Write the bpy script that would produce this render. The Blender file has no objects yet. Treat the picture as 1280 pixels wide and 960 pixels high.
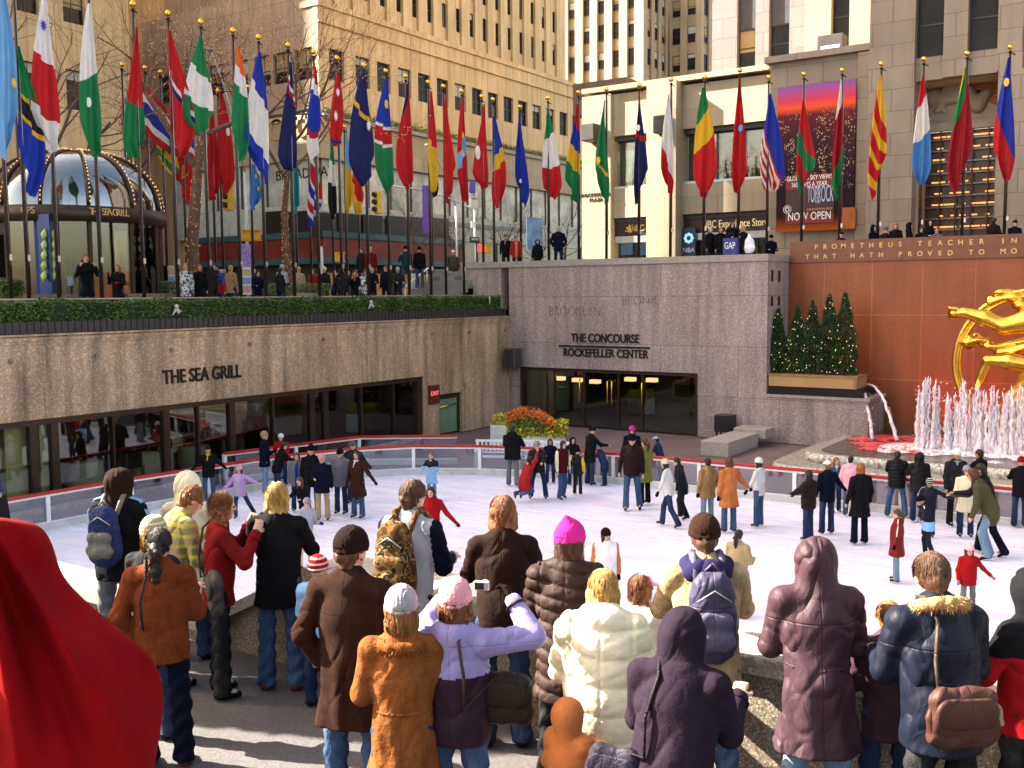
import bpy, math, random
import numpy as np
from mathutils import Vector, Matrix
R=math.radians
random.seed(7); np.random.seed(7)
SC=bpy.context.scene
COL=SC.collection
# ---------------- camera, world, sun, exposure ----------------
CAMZ=5.5; FPX=1280.0; YAW=R(34); PITCH=R(5.0); ROLL=0.0085
_F=Vector((math.cos(YAW)*math.cos(PITCH),math.sin(YAW)*math.cos(PITCH),-math.sin(PITCH)))
_R0=Vector((math.sin(YAW),-math.cos(YAW),0)); _U0=_R0.cross(_F)
_R=(_R0*math.cos(ROLL)-_U0*math.sin(ROLL)).normalized(); _U=_R.cross(_F).normalized()
EYE=Vector((0,0,CAMZ))
cd=bpy.data.cameras.new('camera'); cam=bpy.data.objects.new('camera',cd); COL.objects.link(cam)
cd.sensor_width=36; cd.lens=36*FPX/1280; cd.clip_end=2000; cd.clip_start=0.05
m=Matrix((( _R.x,_U.x,-_F.x,EYE.x),(_R.y,_U.y,-_F.y,EYE.y),(_R.z,_U.z,-_F.z,EYE.z),(0,0,0,1)))
cam.matrix_world=m; SC.camera=cam
SUN_HEAD=R(108.0); SUN_EL=R(35)      # heading of the sun measured from +X towards +Y
W=bpy.data.worlds.new('World'); SC.world=W; W.use_nodes=True
nt=W.node_tree; sk=nt.nodes.new('ShaderNodeTexSky'); sk.sky_type='NISHITA'; sk.sun_disc=False
sk.sun_elevation=SUN_EL; sk.sun_rotation=math.pi/2-SUN_HEAD; sk.air_density=1.0; sk.dust_density=4.0; sk.ozone_density=0.6
bg=nt.nodes['Background']; bg.inputs[1].default_value=0.09
wm=nt.nodes.new('ShaderNodeMix'); wm.data_type='RGBA'; wm.blend_type='MULTIPLY'; wm.inputs[0].default_value=1; wm.inputs[7].default_value=(1.16,1.0,0.80,1)
nt.links.new(sk.outputs[0],wm.inputs[6]); nt.links.new(wm.outputs[2],bg.inputs[0])
sd=bpy.data.lights.new('sun','SUN'); sd.energy=5.0; sd.angle=R(0.5); sd.color=(1,0.92,0.77)
so=bpy.data.objects.new('sun',sd); COL.objects.link(so)
_s=Vector((math.cos(SUN_HEAD)*math.cos(SUN_EL),math.sin(SUN_HEAD)*math.cos(SUN_EL),math.sin(SUN_EL)))
so.rotation_euler=_s.to_track_quat('Z','Y').to_euler(); so.location=(0,60,80)
vs=SC.view_settings; vs.view_transform='Standard'; vs.look='None'; vs.gamma=1; vs.exposure=2.95
SC.cycles.max_bounces=6; SC.cycles.diffuse_bounces=3; SC.cycles.glossy_bounces=3; SC.cycles.transparent_max_bounces=12
SC.cycles.use_denoising=True; SC.cycles.caustics_reflective=False; SC.cycles.caustics_refractive=False
# ---------------- photo-to-world helpers ----------------
def ray(px,py): return _F*FPX+_R*(px-640)-_U*(py-480)
def at_z(px,py,z):
    d=ray(px,py); t=(z-CAMZ)/d.z; return EYE+d*t
def at_x(px,py,x):
    d=ray(px,py); return EYE+d*(x/d.x)
def at_y(px,py,y):
    d=ray(px,py); return EYE+d*(y/d.y)
def at_d(px,py,dep):
    d=ray(px,py); return EYE+d*(dep/FPX)
# ---------------- object helpers ----------------
WOFF={}
def tag(o,label=None,cat=None,group=None,kind=None):
    if label: o['label']=label
    if cat: o['category']=cat
    if group: o['group']=group
    if kind: o['kind']=kind
    return o
def empty(name,loc,rz=0,label=None,cat=None,group=None):
    o=bpy.data.objects.new(name,None); COL.objects.link(o); o.location=loc; o.rotation_euler=(0,0,rz)
    o.empty_display_size=0.2
    WOFF[o.name]=Vector(loc); tag(o,label,cat,group); return o
class MB:
    def __init__(s): s.v=[]; s.f=[]; s.m=[]; s.sm=[]; s.uv=None
    def add(s,vs,fs,mi=0,sm=False):
        b=len(s.v); s.v+= [tuple(p) for p in vs]
        for f in fs: s.f.append(tuple(i+b for i in f)); s.m.append(mi); s.sm.append(sm)
        return s
    def box(s,x0,y0,z0,x1,y1,z1,mi=0,bev=0):
        if x0>x1:x0,x1=x1,x0
        if y0>y1:y0,y1=y1,y0
        if z0>z1:z0,z1=z1,z0
        if bev:
            b=bev; xs=(x0,x0+b,x1-b,x1); ys=(y0,y0+b,y1-b,y1); zs=(z0,z0+b,z1-b,z1)
            V=[];ix={}
            for i in(0,1):
                for j in(0,1):
                    for k in(0,1):
                        X=(xs[0],xs[3])[i];Y=(ys[0],ys[3])[j];Z=(zs[0],zs[3])[k]
                        Xi=(xs[1],xs[2])[i];Yi=(ys[1],ys[2])[j];Zi=(zs[1],zs[2])[k]
                        ix[i,j,k]=len(V); V+=[(X,Yi,Zi),(Xi,Y,Zi),(Xi,Yi,Z)]
            F=[]
            c=lambda i,j,k,a: ix[i,j,k]+a
            for i in(0,1):
                f=[c(i,0,0,0),c(i,1,0,0),c(i,1,1,0),c(i,0,1,0)]; F.append(f if i else f[::-1])
                f=[c(0,i,0,1),c(1,i,0,1),c(1,i,1,1),c(0,i,1,1)]; F.append(f[::-1] if i else f)
                f=[c(0,0,i,2),c(1,0,i,2),c(1,1,i,2),c(0,1,i,2)]; F.append(f if i else f[::-1])
            for i in(0,1):
                for j in(0,1):
                    F.append([c(i,j,0,0),c(i,j,0,1),c(i,j,1,1),c(i,j,1,0)])
                    F.append([c(i,0,j,0),c(i,0,j,2),c(i,1,j,2),c(i,1,j,0)])
                    F.append([c(0,i,j,1),c(0,i,j,2),c(1,i,j,2),c(1,i,j,1)])
                    for k in(0,1): F.append([c(i,j,k,0),c(i,j,k,1),c(i,j,k,2)])
            return s.add(V,F,mi)
        V=[(x0,y0,z0),(x1,y0,z0),(x1,y1,z0),(x0,y1,z0),(x0,y0,z1),(x1,y0,z1),(x1,y1,z1),(x0,y1,z1)]
        return s.add(V,[(0,3,2,1),(4,5,6,7),(0,1,5,4),(1,2,6,5),(2,3,7,6),(3,0,4,7)],mi)
    def tube(s,pts,rad,n=8,mi=0,caps=True,sm=True):
        pts=[Vector(p) for p in pts]
        if not hasattr(rad,'__len__'): rad=[rad]*len(pts)
        V=[];F=[]
        prev=None
        for i,p in enumerate(pts):
            d=(pts[min(i+1,len(pts)-1)]-pts[max(i-1,0)])
            if d.length<1e-9: d=Vector((0,0,1))
            d.normalize()
            if prev is None: a=d.orthogonal().normalized()
            else:
                a=prev-d*prev.dot(d)
                a=a.normalized() if a.length>1e-6 else d.orthogonal().normalized()
            prev=a; b=d.cross(a)
            for k in range(n):
                t=2*math.pi*k/n; V.append(p+(a*math.cos(t)+b*math.sin(t))*rad[i])
        for i in range(len(pts)-1):
            for k in range(n):
                k2=(k+1)%n; F.append((i*n+k,i*n+k2,(i+1)*n+k2,(i+1)*n+k))
        s.add(V,F,mi,sm)
        if caps:
            b=len(s.v)-len(V)
            s.f.append(tuple(b+k for k in reversed(range(n)))); s.m.append(mi); s.sm.append(False)
            s.f.append(tuple(b+(len(pts)-1)*n+k for k in range(n))); s.m.append(mi); s.sm.append(False)
        return s
    def lathe(s,c,prof,n=16,mi=0,sm=True):
        c=Vector(c); V=[];F=[]
        for r,z in prof:
            for k in range(n):
                t=2*math.pi*k/n; V.append(c+Vector((r*math.cos(t),r*math.sin(t),z)))
        for i in range(len(prof)-1):
            for k in range(n): k2=(k+1)%n; F.append((i*n+k,i*n+k2,(i+1)*n+k2,(i+1)*n+k))
        return s.add(V,F,mi,sm)
    def ball(s,c,r,mi=0,n=10):
        prof=[(max(1e-4,r*math.sin(math.pi*i/6)),-r*math.cos(math.pi*i/6)) for i in range(7)]
        return s.lathe(c,prof,n,mi)
    def prism(s,poly,z0,z1,mi=0):
        n=len(poly); V=[(x,y,z0) for x,y in poly]+[(x,y,z1) for x,y in poly]
        F=[tuple(reversed(range(n))),tuple(range(n,2*n))]+[(i,(i+1)%n,n+(i+1)%n,n+i) for i in range(n)]
        return s.add(V,F,mi)
    def build(s,name,mats,parent=None,label=None,cat=None,group=None,kind=None,local=False,origin=None):
        if not isinstance(mats,(list,tuple)): mats=[mats]
        v=np.array(s.v,float)
        if parent is not None:
            off=Vector((0,0,0)) if local else WOFF[parent.name]
        elif origin is not None: off=Vector(origin)
        elif local: off=Vector((0,0,0))
        else:
            mn=v.min(0); mx=v.max(0); off=Vector(((mn[0]+mx[0])/2,(mn[1]+mx[1])/2,mn[2]))
        v=v-np.array(off)
        me=bpy.data.meshes.new(name); me.from_pydata(v.tolist(),[],s.f)
        for mt in mats: me.materials.append(mt)
        me.polygons.foreach_set('material_index',s.m); me.polygons.foreach_set('use_smooth',s.sm)
        me.update()
        o=bpy.data.objects.new(name,me); COL.objects.link(o)
        if parent is not None:
            o.parent=parent
            WOFF[o.name]=off
        else:
            o.location=off; WOFF[o.name]=off
        tag(o,label,cat,group,kind); return o
def copy_tree(o,parent=None,loc=None,rz=None,label=None):
    c=o.copy(); COL.objects.link(c); c.parent=parent
    if loc is not None: c.location=loc
    if rz is not None: c.rotation_euler=(0,0,rz)
    if label: c['label']=label
    for ch in list(o.children): copy_tree(ch,c)
    return c
# ---------------- materials ----------------
MC={}
def nmat(name):
    m=bpy.data.materials.new(name); m.use_nodes=True
    return m,m.node_tree,m.node_tree.nodes['Principled BSDF']
def N(nt,t,**k):
    n=nt.nodes.new(t)
    for a,b in k.items():
        if a.startswith('i_'):
            key=a[2:]; key=int(key) if key.isdigit() else key.replace('_',' ')
            n.inputs[key].default_value=b
        else: setattr(n,a,b)
    return n
def c4(c): return (c[0],c[1],c[2],1)
def mixc(nt,fac,a,b,mode='MIX'):
    n=nt.nodes.new('ShaderNodeMix'); n.data_type='RGBA'; n.blend_type=mode
    for sock,v in((0,fac),(6,a),(7,b)):
        if hasattr(v,'links'): nt.links.new(v,n.inputs[sock])
        else: n.inputs[sock].default_value=c4(v) if sock and len(v)==3 else v
    return n.outputs[2]
def ramp(nt,src,stops,interp='LINEAR'):
    n=nt.nodes.new('ShaderNodeValToRGB'); cr=n.color_ramp; cr.interpolation=interp
    while len(cr.elements)<len(stops): cr.elements.new(0.5)
    for e,(p,c) in zip(cr.elements,stops):
        e.position=p; e.color=c4(c) if hasattr(c,'__len__') else (c,c,c,1)
    nt.links.new(src,n.inputs[0]); return n.outputs[0]
def coords(nt,scale=(1,1,1),world=True):
    if world: src=nt.nodes.new('ShaderNodeNewGeometry').outputs['Position']
    else: src=nt.nodes.new('ShaderNodeTexCoord').outputs['Object']
    mp=N(nt,'ShaderNodeMapping'); mp.inputs['Scale'].default_value=scale; nt.links.new(src,mp.inputs[0]); return mp.outputs[0]
def noise(nt,vec,scale,det=4,rough=.55,dist=0):
    n=N(nt,'ShaderNodeTexNoise'); n.inputs['Scale'].default_value=scale; n.inputs['Detail'].default_value=det
    n.inputs['Roughness'].default_value=rough; n.inputs['Distortion'].default_value=dist
    nt.links.new(vec,n.inputs['Vector']); return n.outputs['Fac']
def bump(nt,b,src,dist,strength=1.0,prev=None):
    n=N(nt,'ShaderNodeBump'); n.inputs['Strength'].default_value=strength; n.inputs['Distance'].default_value=dist
    nt.links.new(src,n.inputs['Height'])
    if prev is not None: nt.links.new(prev,n.inputs['Normal'])
    if b is not None: nt.links.new(n.outputs[0],b.inputs['Normal'])
    return n.outputs[0]
def plain(name,col,rough=.6,metal=0,var=.25,ns=3,bmp=.0,world=False,spec=.5,emit=0,coat=0):
    if name in MC: return MC[name]
    m,nt,b=nmat(name)
    v=coords(nt,world=world); f=noise(nt,v,ns)
    fr=ramp(nt,f,[(.3,1-var),(.7,1+var*.5)])
    o=mixc(nt,1.0,tuple(col),fr,'MULTIPLY'); nt.links.new(o,b.inputs['Base Color'])
    rr=N(nt,'ShaderNodeMapRange'); rr.inputs[3].default_value=max(0,rough-.08); rr.inputs[4].default_value=min(1,rough+.08)
    nt.links.new(f,rr.inputs[0]); nt.links.new(rr.outputs[0],b.inputs['Roughness'])
    b.inputs['Metallic'].default_value=metal; b.inputs['Specular IOR Level'].default_value=spec
    if coat: b.inputs['Coat Weight'].default_value=coat
    if emit: b.inputs['Emission Color'].default_value=c4(col); b.inputs['Emission Strength'].default_value=emit
    if bmp: bump(nt,b,noise(nt,v,ns*12,6),bmp)
    MC[name]=m; return m
def wallvec(nt):
    g=nt.nodes.new('ShaderNodeNewGeometry'); s=nt.nodes.new('ShaderNodeSeparateXYZ'); nt.links.new(g.outputs['Position'],s.inputs[0])
    a=N(nt,'ShaderNodeMath',operation='ADD'); nt.links.new(s.outputs[0],a.inputs[0]); nt.links.new(s.outputs[1],a.inputs[1])
    c=nt.nodes.new('ShaderNodeCombineXYZ'); nt.links.new(a.outputs[0],c.inputs[0]); nt.links.new(s.outputs[2],c.inputs[1]); return c.outputs[0]
def stone(name,col,col2,bw,bh,mortar=.012,joint=(.5,.5,.5),streak=.25,speck=0,specks=14,rough=.75,off=(0,0),bd=.01,polish=False,offset=.5):
    m,nt,b=nmat(name)
    wv=wallvec(nt)
    mp=N(nt,'ShaderNodeMapping'); mp.inputs['Location'].default_value=(off[0],off[1],0); nt.links.new(wv,mp.inputs[0])
    br=N(nt,'ShaderNodeTexBrick'); nt.links.new(mp.outputs[0],br.inputs['Vector']); br.offset=offset
    br.inputs['Scale'].default_value=1; br.inputs['Brick Width'].default_value=bw; br.inputs['Row Height'].default_value=bh
    br.inputs['Mortar Size'].default_value=mortar; br.inputs['Mortar Smooth'].default_value=.1
    br.inputs['Color1'].default_value=c4(col); br.inputs['Color2'].default_value=c4(col2)
    br.inputs['Mortar'].default_value=c4([c*j for c,j in zip(col,joint)])
    pos=coords(nt)
    mp2=N(nt,'ShaderNodeMapping'); mp2.inputs['Scale'].default_value=(1.3,.12,1); nt.links.new(wv,mp2.inputs[0])
    st=noise(nt,mp2.outputs[0],1.6,5,.6)
    o=mixc(nt,1.0,br.outputs['Color'],ramp(nt,st,[(.3,1-streak),(.65,1+streak*.35)]),'MULTIPLY')
    bl=noise(nt,pos,.35,4); o=mixc(nt,1.0,o,ramp(nt,bl,[(.3,.86),(.7,1.1)]),'MULTIPLY')
    if speck:
        vo=N(nt,'ShaderNodeTexVoronoi'); vo.inputs['Scale'].default_value=specks; nt.links.new(pos,vo.inputs['Vector'])
        s1=nt.nodes.new('ShaderNodeSeparateColor'); nt.links.new(vo.outputs['Color'],s1.inputs[0])
        o=mixc(nt,1.0,o,ramp(nt,s1.outputs[0],[(0,1-speck),(.3,1-speck*.5),(.75,1.0),(.9,1+speck*1.3)]),'MULTIPLY')
        bump(nt,b,s1.outputs[1],.004)
    else:
        bump(nt,b,br.outputs['Fac'],-bd,1.0,bump(nt,None,noise(nt,pos,9,6),.006))
    nt.links.new(o,b.inputs['Base Color']); b.inputs['Roughness'].default_value=rough
    return m
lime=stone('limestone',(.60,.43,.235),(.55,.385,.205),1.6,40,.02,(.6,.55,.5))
limeb=stone('limestone_blocks',(.28,.225,.17),(.24,.19,.145),1.7,.95,.02,(.62,.6,.58),streak=.15)
limel=stone('pale_limestone',(.37,.295,.195),(.34,.265,.17),1.9,1.5,.012,(.72,.68,.62),streak=.12)
limet=stone('tower_limestone',(.40,.30,.185),(.37,.275,.165),2.1,40,.02,(.8,.75,.7),streak=.18)
greyst=stone('grey_stone',(.185,.16,.16),(.155,.135,.135),1.6,1.1,.02,(.6,.6,.6),streak=.1)
purst=stone('shaded_limestone',(.36,.25,.165),(.325,.225,.15),1.6,1.6,.02,(.6,.6,.6),streak=.2)  # shade of the office side face put into a darker stone colour
gran=stone('pink_granite',(.37,.288,.265),(.335,.26,.24),3.2,1.9,.014,(.6,.52,.45),streak=.38,speck=.26,specks=24,rough=.55,off=(0.6,.32))
granw=stone('warm_granite',(.46,.315,.20),(.42,.285,.175),2.4,40,.014,(.7,.6,.45),streak=.62,speck=.28,specks=24,rough=.55)
granp=stone('terrace_granite',(.215,.175,.125),(.20,.16,.115),1.9,5,.012,(.55,.5,.45),streak=.2,speck=.65,specks=85,rough=.6)
cop=stone('coping_granite',(.36,.31,.27),(.34,.29,.25),2.2,50,.008,(.6,.6,.6),streak=.1,speck=.35,specks=60,rough=.5)
redst=stone('red_granite',(.27,.066,.018),(.235,.056,.017),1.75,2.35,.018,(1.3,1.6,2.0),streak=.2,rough=.3,off=(.3,.05),bd=0.004,offset=0)
bronze=plain('bronze',(.045,.026,.016),.4,.4,.3,2)
black=plain('black_metal',(.012,.011,.012),.4,.3,.3,4)
frame=plain('window_frame',(.045,.038,.032),.5,.2,.3,3)
white=plain('white_paint',(.72,.72,.74),.45,0,.12,3)
redp=plain('red_rail',(.42,.012,.012),.4,0,.15,3)
gold=plain('gold_leaf',(.88,.50,.07),.22,1,.2,2.5,.0)
goldpaint=plain('gold_letters',(.62,.42,.14),.45,.3,.2,3)
steel=plain('pale_steel',(.5,.5,.5),.35,.7,.2,3)
yel=plain('traffic_yellow',(.65,.38,.02),.45,0,.2,4)
def glassmat(name,tint,rough,alpha,refl=1.0,bumpy=.0):
    m,nt,b=nmat(name); out=nt.nodes['Material Output']
    tr=N(nt,'ShaderNodeBsdfTransparent'); tr.inputs[0].default_value=c4(tint)
    gl=N(nt,'ShaderNodeBsdfGlossy'); gl.inputs['Roughness'].default_value=rough; gl.inputs[0].default_value=(.9,.95,1,1)
    fr=N(nt,'ShaderNodeFresnel'); fr.inputs[0].default_value=1.5
    mr=N(nt,'ShaderNodeMapRange'); mr.inputs[1].default_value=0; mr.inputs[2].default_value=1; mr.inputs[3].default_value=alpha; mr.inputs[4].default_value=1
    nt.links.new(fr.outputs[0],mr.inputs[0])
    mx=N(nt,'ShaderNodeMixShader'); nt.links.new(mr.outputs[0],mx.inputs[0]); nt.links.new(tr.outputs[0],mx.inputs[1]); nt.links.new(gl.outputs[0],mx.inputs[2])
    if bumpy:
        bo=bump(nt,None,noise(nt,coords(nt),.5,2),bumpy); nt.links.new(bo,gl.inputs['Normal'])
    nt.links.new(mx.outputs[0],out.inputs[0]); return m
glass=glassmat('shop_glass',(.80,.82,.74),.02,.05,bumpy=.006)
clear=glassmat('clear_panel',(.80,.82,.86),.05,.06)
domeg=glassmat('dome_glass',(.45,.48,.5),.05,.20,bumpy=.06)
def panemat(name,col,rough=.08,spec=.9):
    m,nt,b=nmat(name); v=coords(nt); f=noise(nt,v,.6,3)
    o=mixc(nt,1.0,tuple(col),ramp(nt,f,[(.3,.5),(.7,1.5)]),'MULTIPLY'); nt.links.new(o,b.inputs['Base Color'])
    b.inputs['Roughness'].default_value=rough; b.inputs['Specular IOR Level'].default_value=spec
    bump(nt,b,noise(nt,v,1.2,2),.03); return m
pane=panemat('window_pane',(.018,.016,.014),.2,.12); paneb=panemat('bright_pane',(.11,.10,.08))
blind=plain('window_blind',(.42,.40,.36),.8,0,.15,2); blindw=plain('tan_blind',(.36,.24,.10),.8,0,.15,2)
dark=plain('dark_interior',(.03,.027,.025),.8,0,.4,.5)
# ice
def icemat():
    m,nt,b=nmat('ice'); v=coords(nt)
    f1=noise(nt,v,.22,4,.6,.5); o=mixc(nt,ramp(nt,f1,[(.3,0),(.7,1)]),(.74,.71,.88),(.84,.81,.94))
    mp=coords(nt,(1.0,.14,1)); f2=noise(nt,mp,3.2,6,.7,1.5)
    o=mixc(nt,1.0,o,ramp(nt,f2,[(.35,.80),(.65,1.10)]),'MULTIPLY')
    f3=noise(nt,v,.5,3); o=mixc(nt,ramp(nt,f3,[(.60,0),(.75,.35)]),o,(.74,.50,.66))
    nt.links.new(o,b.inputs['Base Color'])
    vs_=noise(nt,coords(nt,(3,.7,1)),5,8,.75,3); b.inputs['Specular IOR Level'].default_value=.35
    nt.links.new(ramp(nt,vs_,[(.3,.16),(.7,.5)]),b.inputs['Roughness']); bump(nt,b,vs_,.01)
    return m
ice=icemat()
def groundmat(name,col,sc=40,var=.45,tile=0,rough=.85,joint=.55):
    m,nt,b=nmat(name); v=coords(nt); f=noise(nt,v,sc,8,.75); g=noise(nt,v,.7,4)
    o=mixc(nt,1.0,tuple(col),ramp(nt,f,[(.3,1-var),(.72,1+var)]),'MULTIPLY')
    o=mixc(nt,1.0,o,ramp(nt,g,[(.3,.8),(.7,1.15)]),'MULTIPLY')
    if tile:
        br=N(nt,'ShaderNodeTexBrick'); nt.links.new(v,br.inputs['Vector']); br.inputs['Scale'].default_value=1
        br.inputs['Brick Width'].default_value=tile; br.inputs['Row Height'].default_value=tile*.7; br.inputs['Mortar Size'].default_value=.012
        br.inputs['Color1'].default_value=(1,1,1,1); br.inputs['Color2'].default_value=(.85,.85,.87,1); br.inputs['Mortar'].default_value=(joint,joint,joint,1)
        o=mixc(nt,1.0,o,br.outputs[0],'MULTIPLY')
    nt.links.new(o,b.inputs['Base Color']); b.inputs['Roughness'].default_value=rough; bump(nt,b,f,.006); return m
asph=groundmat('terrace_paving',(.068,.062,.066),55,.6); pavem=groundmat('plaza_paving',(.23,.21,.19),20,.2,1.2)
slate=groundmat('court_paving',(.16,.10,.095),10,.2,.8); road=groundmat('road',(.06,.06,.062),60,.4)
# text
def text(s,size,loc,axis,mat,name='lettering',parent=None,ext=.02,align='CENTER',sx=1.0,sy=1.0,spacing=1.0,label=None,off=0.0,**k):
    """axis 'x': on a wall facing -X (reads with -Y to the right); 'y': on a wall facing -Y (reads with +X to the right)"""
    cu=bpy.data.curves.new(name,'FONT'); cu.body=s; cu.size=size; cu.extrude=ext/2; cu.align_x=align; cu.align_y='BOTTOM'; cu.space_character=spacing; cu.offset=off
    o=bpy.data.objects.new(name+'_t',cu); COL.objects.link(o)
    dg=bpy.context.evaluated_depsgraph_get(); me=bpy.data.meshes.new_from_object(o.evaluated_get(dg)); bpy.data.objects.remove(o)
    n=len(me.vertices); co=np.empty(n*3); me.vertices.foreach_get('co',co); co=co.reshape(-1,3)
    fs=[tuple(p.vertices) for p in me.polygons]
    X=co[:,0]*sx; Y=co[:,1]*sy; Z=co[:,2]
    if axis=='x': v=np.stack([loc[0]-Z-ext/2,loc[1]-X,loc[2]+Y],1)
    elif axis=='y': v=np.stack([loc[0]+X,loc[1]-Z-ext/2,loc[2]+Y],1)
    else: v=np.stack([X,Y,Z],1)
    b=MB(); b.add(v.tolist(),fs); bpy.data.meshes.remove(me)
    return b.build(name,mat,parent,label=label,**k) if name else b
# ================= GROUND, COURT, RINK =================
YL=24.6      # plane of the dining-room wall
XC=36.3      # plane of the concourse wall
XR=38.6      # plane of the red wall
ZP=4.88; ZW=6.35; ZT=2.3
MB().box(6.2,-60,-.4,XC+9,YL+9,-.03).build('court_floor',slate,kind='structure')
bd_pts=[(7.0,22.9),(16,22.6),(20.5,22.1),(22.6,21.3),(24.2,20.0),(25.2,18.2),(25.8,16.2),(26,14),(26.05,6),(26.1,-2),(26.1,-20)]
ib=MB(); poly=[(x,y) for x,y in bd_pts]+[(7.0,-20)]
ib.add([(x,y,0) for x,y in poly],[tuple(range(len(poly)))[::-1]]); ib.build('ice',ice,kind='structure')
# upper plaza, street and terrace
b=MB(); b.box(-400,YL+9,ZP-.3,400,500,ZP-.02); b.box(-400,YL+.4,ZP-.3,XC+9,YL+9,ZP-.02); b.build('plaza_left',pavem,kind='structure')
MB().box(-200,37.5,ZP-.2,400,45,ZP-.008).build('road',road,kind='structure')
b=MB(); b.box(XR+.5,-200,ZW-.4,400,29.5,ZW); b.box(XC+.6,at_x(959,400,XC).y+.52,ZW-.4,XR+.5,29.5,ZW); b.build('plaza_right',pavem,kind='structure')
b=MB(); b.box(-60,-60,ZT-.4,6.3,60,ZT); b.build('terrace',asph,kind='structure')
b=MB()
for i in range(8): b.box(-9,-8,ZT-.1,2.0-i*.36,9,ZT+.17*(i+1))
b.build('steps',pavem,kind='structure')
MB().box(6.3,-60,-.3,6.45,60,ZT-.01).build('retaining_wall',granp,label='granite face of the terrace dropping to the ice below the crowd',cat='wall')
# foreground parapet
pw=MB(); pw.box(6.1,-12,ZT,6.5,6.2,ZT+.80); pw.add([(6.1,6.2,ZT),(6.5,6.2,ZT),(6.5,YL-1,ZT),(6.1,YL-1,ZT),(6.1,6.2,ZT+.8),(6.5,6.2,ZT+.8),(6.5,7.6,ZT+.12),(6.1,7.6,ZT+.12),(6.5,YL-1,ZT+.12),(6.1,YL-1,ZT+.12)],[(0,3,9,7,4),(1,5,6,8,2),(4,7,6,5),(7,9,8,6),(3,2,8,9)])
P=empty('parapet_wall',(6.3,0,ZT),0,'speckled granite parapet that the watching crowd leans on above the ice','wall')
pw.build('wall',granp,P)
k=MB()
for i in range(6): k.box(6.02,-12+i*3,ZT+.80,6.58,-12+i*3+2.992,ZT+.92,0,.012)
k.box(6.02,6.0,ZT+.80,6.58,6.2,ZT+.92)
k.add([(6.02,6.2,ZT+.80),(6.58,6.2,ZT+.80),(6.58,7.6,ZT+.122),(6.02,7.6,ZT+.122),(6.02,6.2,ZT+.92),(6.58,6.2,ZT+.92),(6.58,7.6,ZT+.22),(6.02,7.6,ZT+.22)],[(0,1,2,3)[::-1],(4,5,6,7),(0,4,7,3),(1,2,6,5),(3,7,6,2)])
k.box(6.02,7.603,ZT+.122,6.58,YL-1,ZT+.22)
k.build('coping',cop,P)
# ---- rink boards
RB=empty('rink_barrier',(25,10,0),0,'low rink barrier with red top rail, white posts and clear panels','rink barrier')
def boards(pts,par,h=.90,gap=None):
    kb=MB();rl=MB()
    # resample
    seg=[];
    for (x0,y0),(x1,y1) in zip(pts[:-1],pts[1:]):
        L=math.hypot(x1-x0,y1-y0); n=max(1,round(L/2.35))
        for i in range(n): seg.append(((x0+(x1-x0)*i/n,y0+(y1-y0)*i/n),(x0+(x1-x0)*(i+1)/n,y0+(y1-y0)*(i+1)/n)))
    for (a,c) in seg:
        A=Vector((a[0],a[1],0));B=Vector((c[0],c[1],0)); d=(B-A).normalized(); nrm=Vector((-d.y,d.x,0))
        mid=(A+B)/2
        if gap and gap[0]<mid.y<gap[1] and mid.x>25: continue
        def slab(mb,z0,z1,th,e=0):
            p=[A-d*e-nrm*th,B+d*e-nrm*th,B+d*e+nrm*th,A-d*e+nrm*th]; mb.prism([(q.x,q.y) for q in p],z0,z1)
        slab(kb,.0,.17,.07,.01); slab(rl,h-.05,h+.01,.075,.02)
        w=MB(); slab(w,h-.10,h-.037,.05); slab(w,.172,.20,.045); w.build('panel_frame',white,par)
        g=MB(); slab(g,.20,h-.10,.008); g.build('panel',clear,par)
        w=MB(); p=[A-d*.05-nrm*.06,A+d*.05-nrm*.06,A+d*.05+nrm*.055,A-d*.05+nrm*.055]; w.prism([(q.x,q.y) for q in p],.171,h-.037); w.build('post',white,par)
    kb.build('kick_board',plain('kick_board',(.50,.50,.47),.5),par); rl.build('top_rail',redp,par)
boards(bd_pts,RB)
RB2=empty('gate_barrier',(24,22.5,0),0,'short length of red topped barrier at the rink entrance before the dining room','rink barrier')
boards([(19.9,23.6),(24.6,22.6),(26.4,20.0)],RB2,.95)
# ================= SEA GRILL WALL (left) =================
SW=empty('dining_room_wall',(20,YL+.2,0),0,'long brown granite wall of the sunken restaurant with a glazed front','wall')
ztop=at_y(300,409,YL).z
zlin=at_y(0,529.7,YL).z
xw=at_y(529,470,YL).x; xd0=at_y(549,500,YL).x; xd1=at_y(577,500,YL).x; zd=at_y(560,492,YL).z
b=MB(); b.box(-20,YL,zlin,xw,YL+.4,ztop-.02); b.box(xw,YL,0,xd0,YL+.4,ztop-.02); b.box(xd0,YL,zd,xd1,YL+.4,ztop-.02); b.box(xd1,YL,0,XC+.5,YL+.4,ztop-.02)
b.box(-20,YL,-.03,xw,YL+.4,.12)
b.build('wall',granw,SW)
b=MB(); b.box(-20,YL-.05,ztop-.14,XC-.02,YL-.002,ztop-.05); b.box(-20,YL-.025,ztop-.22,XC-.02,YL-.002,ztop-.142); b.box(-20,YL-.08,ztop-.018,XC-.02,YL+.9,ztop+.03)
b.build('cornice',granw,SW)
# shallow raised panels near the corner
xp0=at_y(580,500,YL).x; xp1=at_y(594,500,YL).x
MB().box(xp0,YL-.06,0,xp1,YL-.003,at_y(587,478,YL).z).build('pilaster',granw,SW)
MB().box(at_y(622,500,YL).x,YL-.06,0,XC-.05,YL-.003,at_y(628,472,YL).z).build('pilaster',granw,SW)
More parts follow.
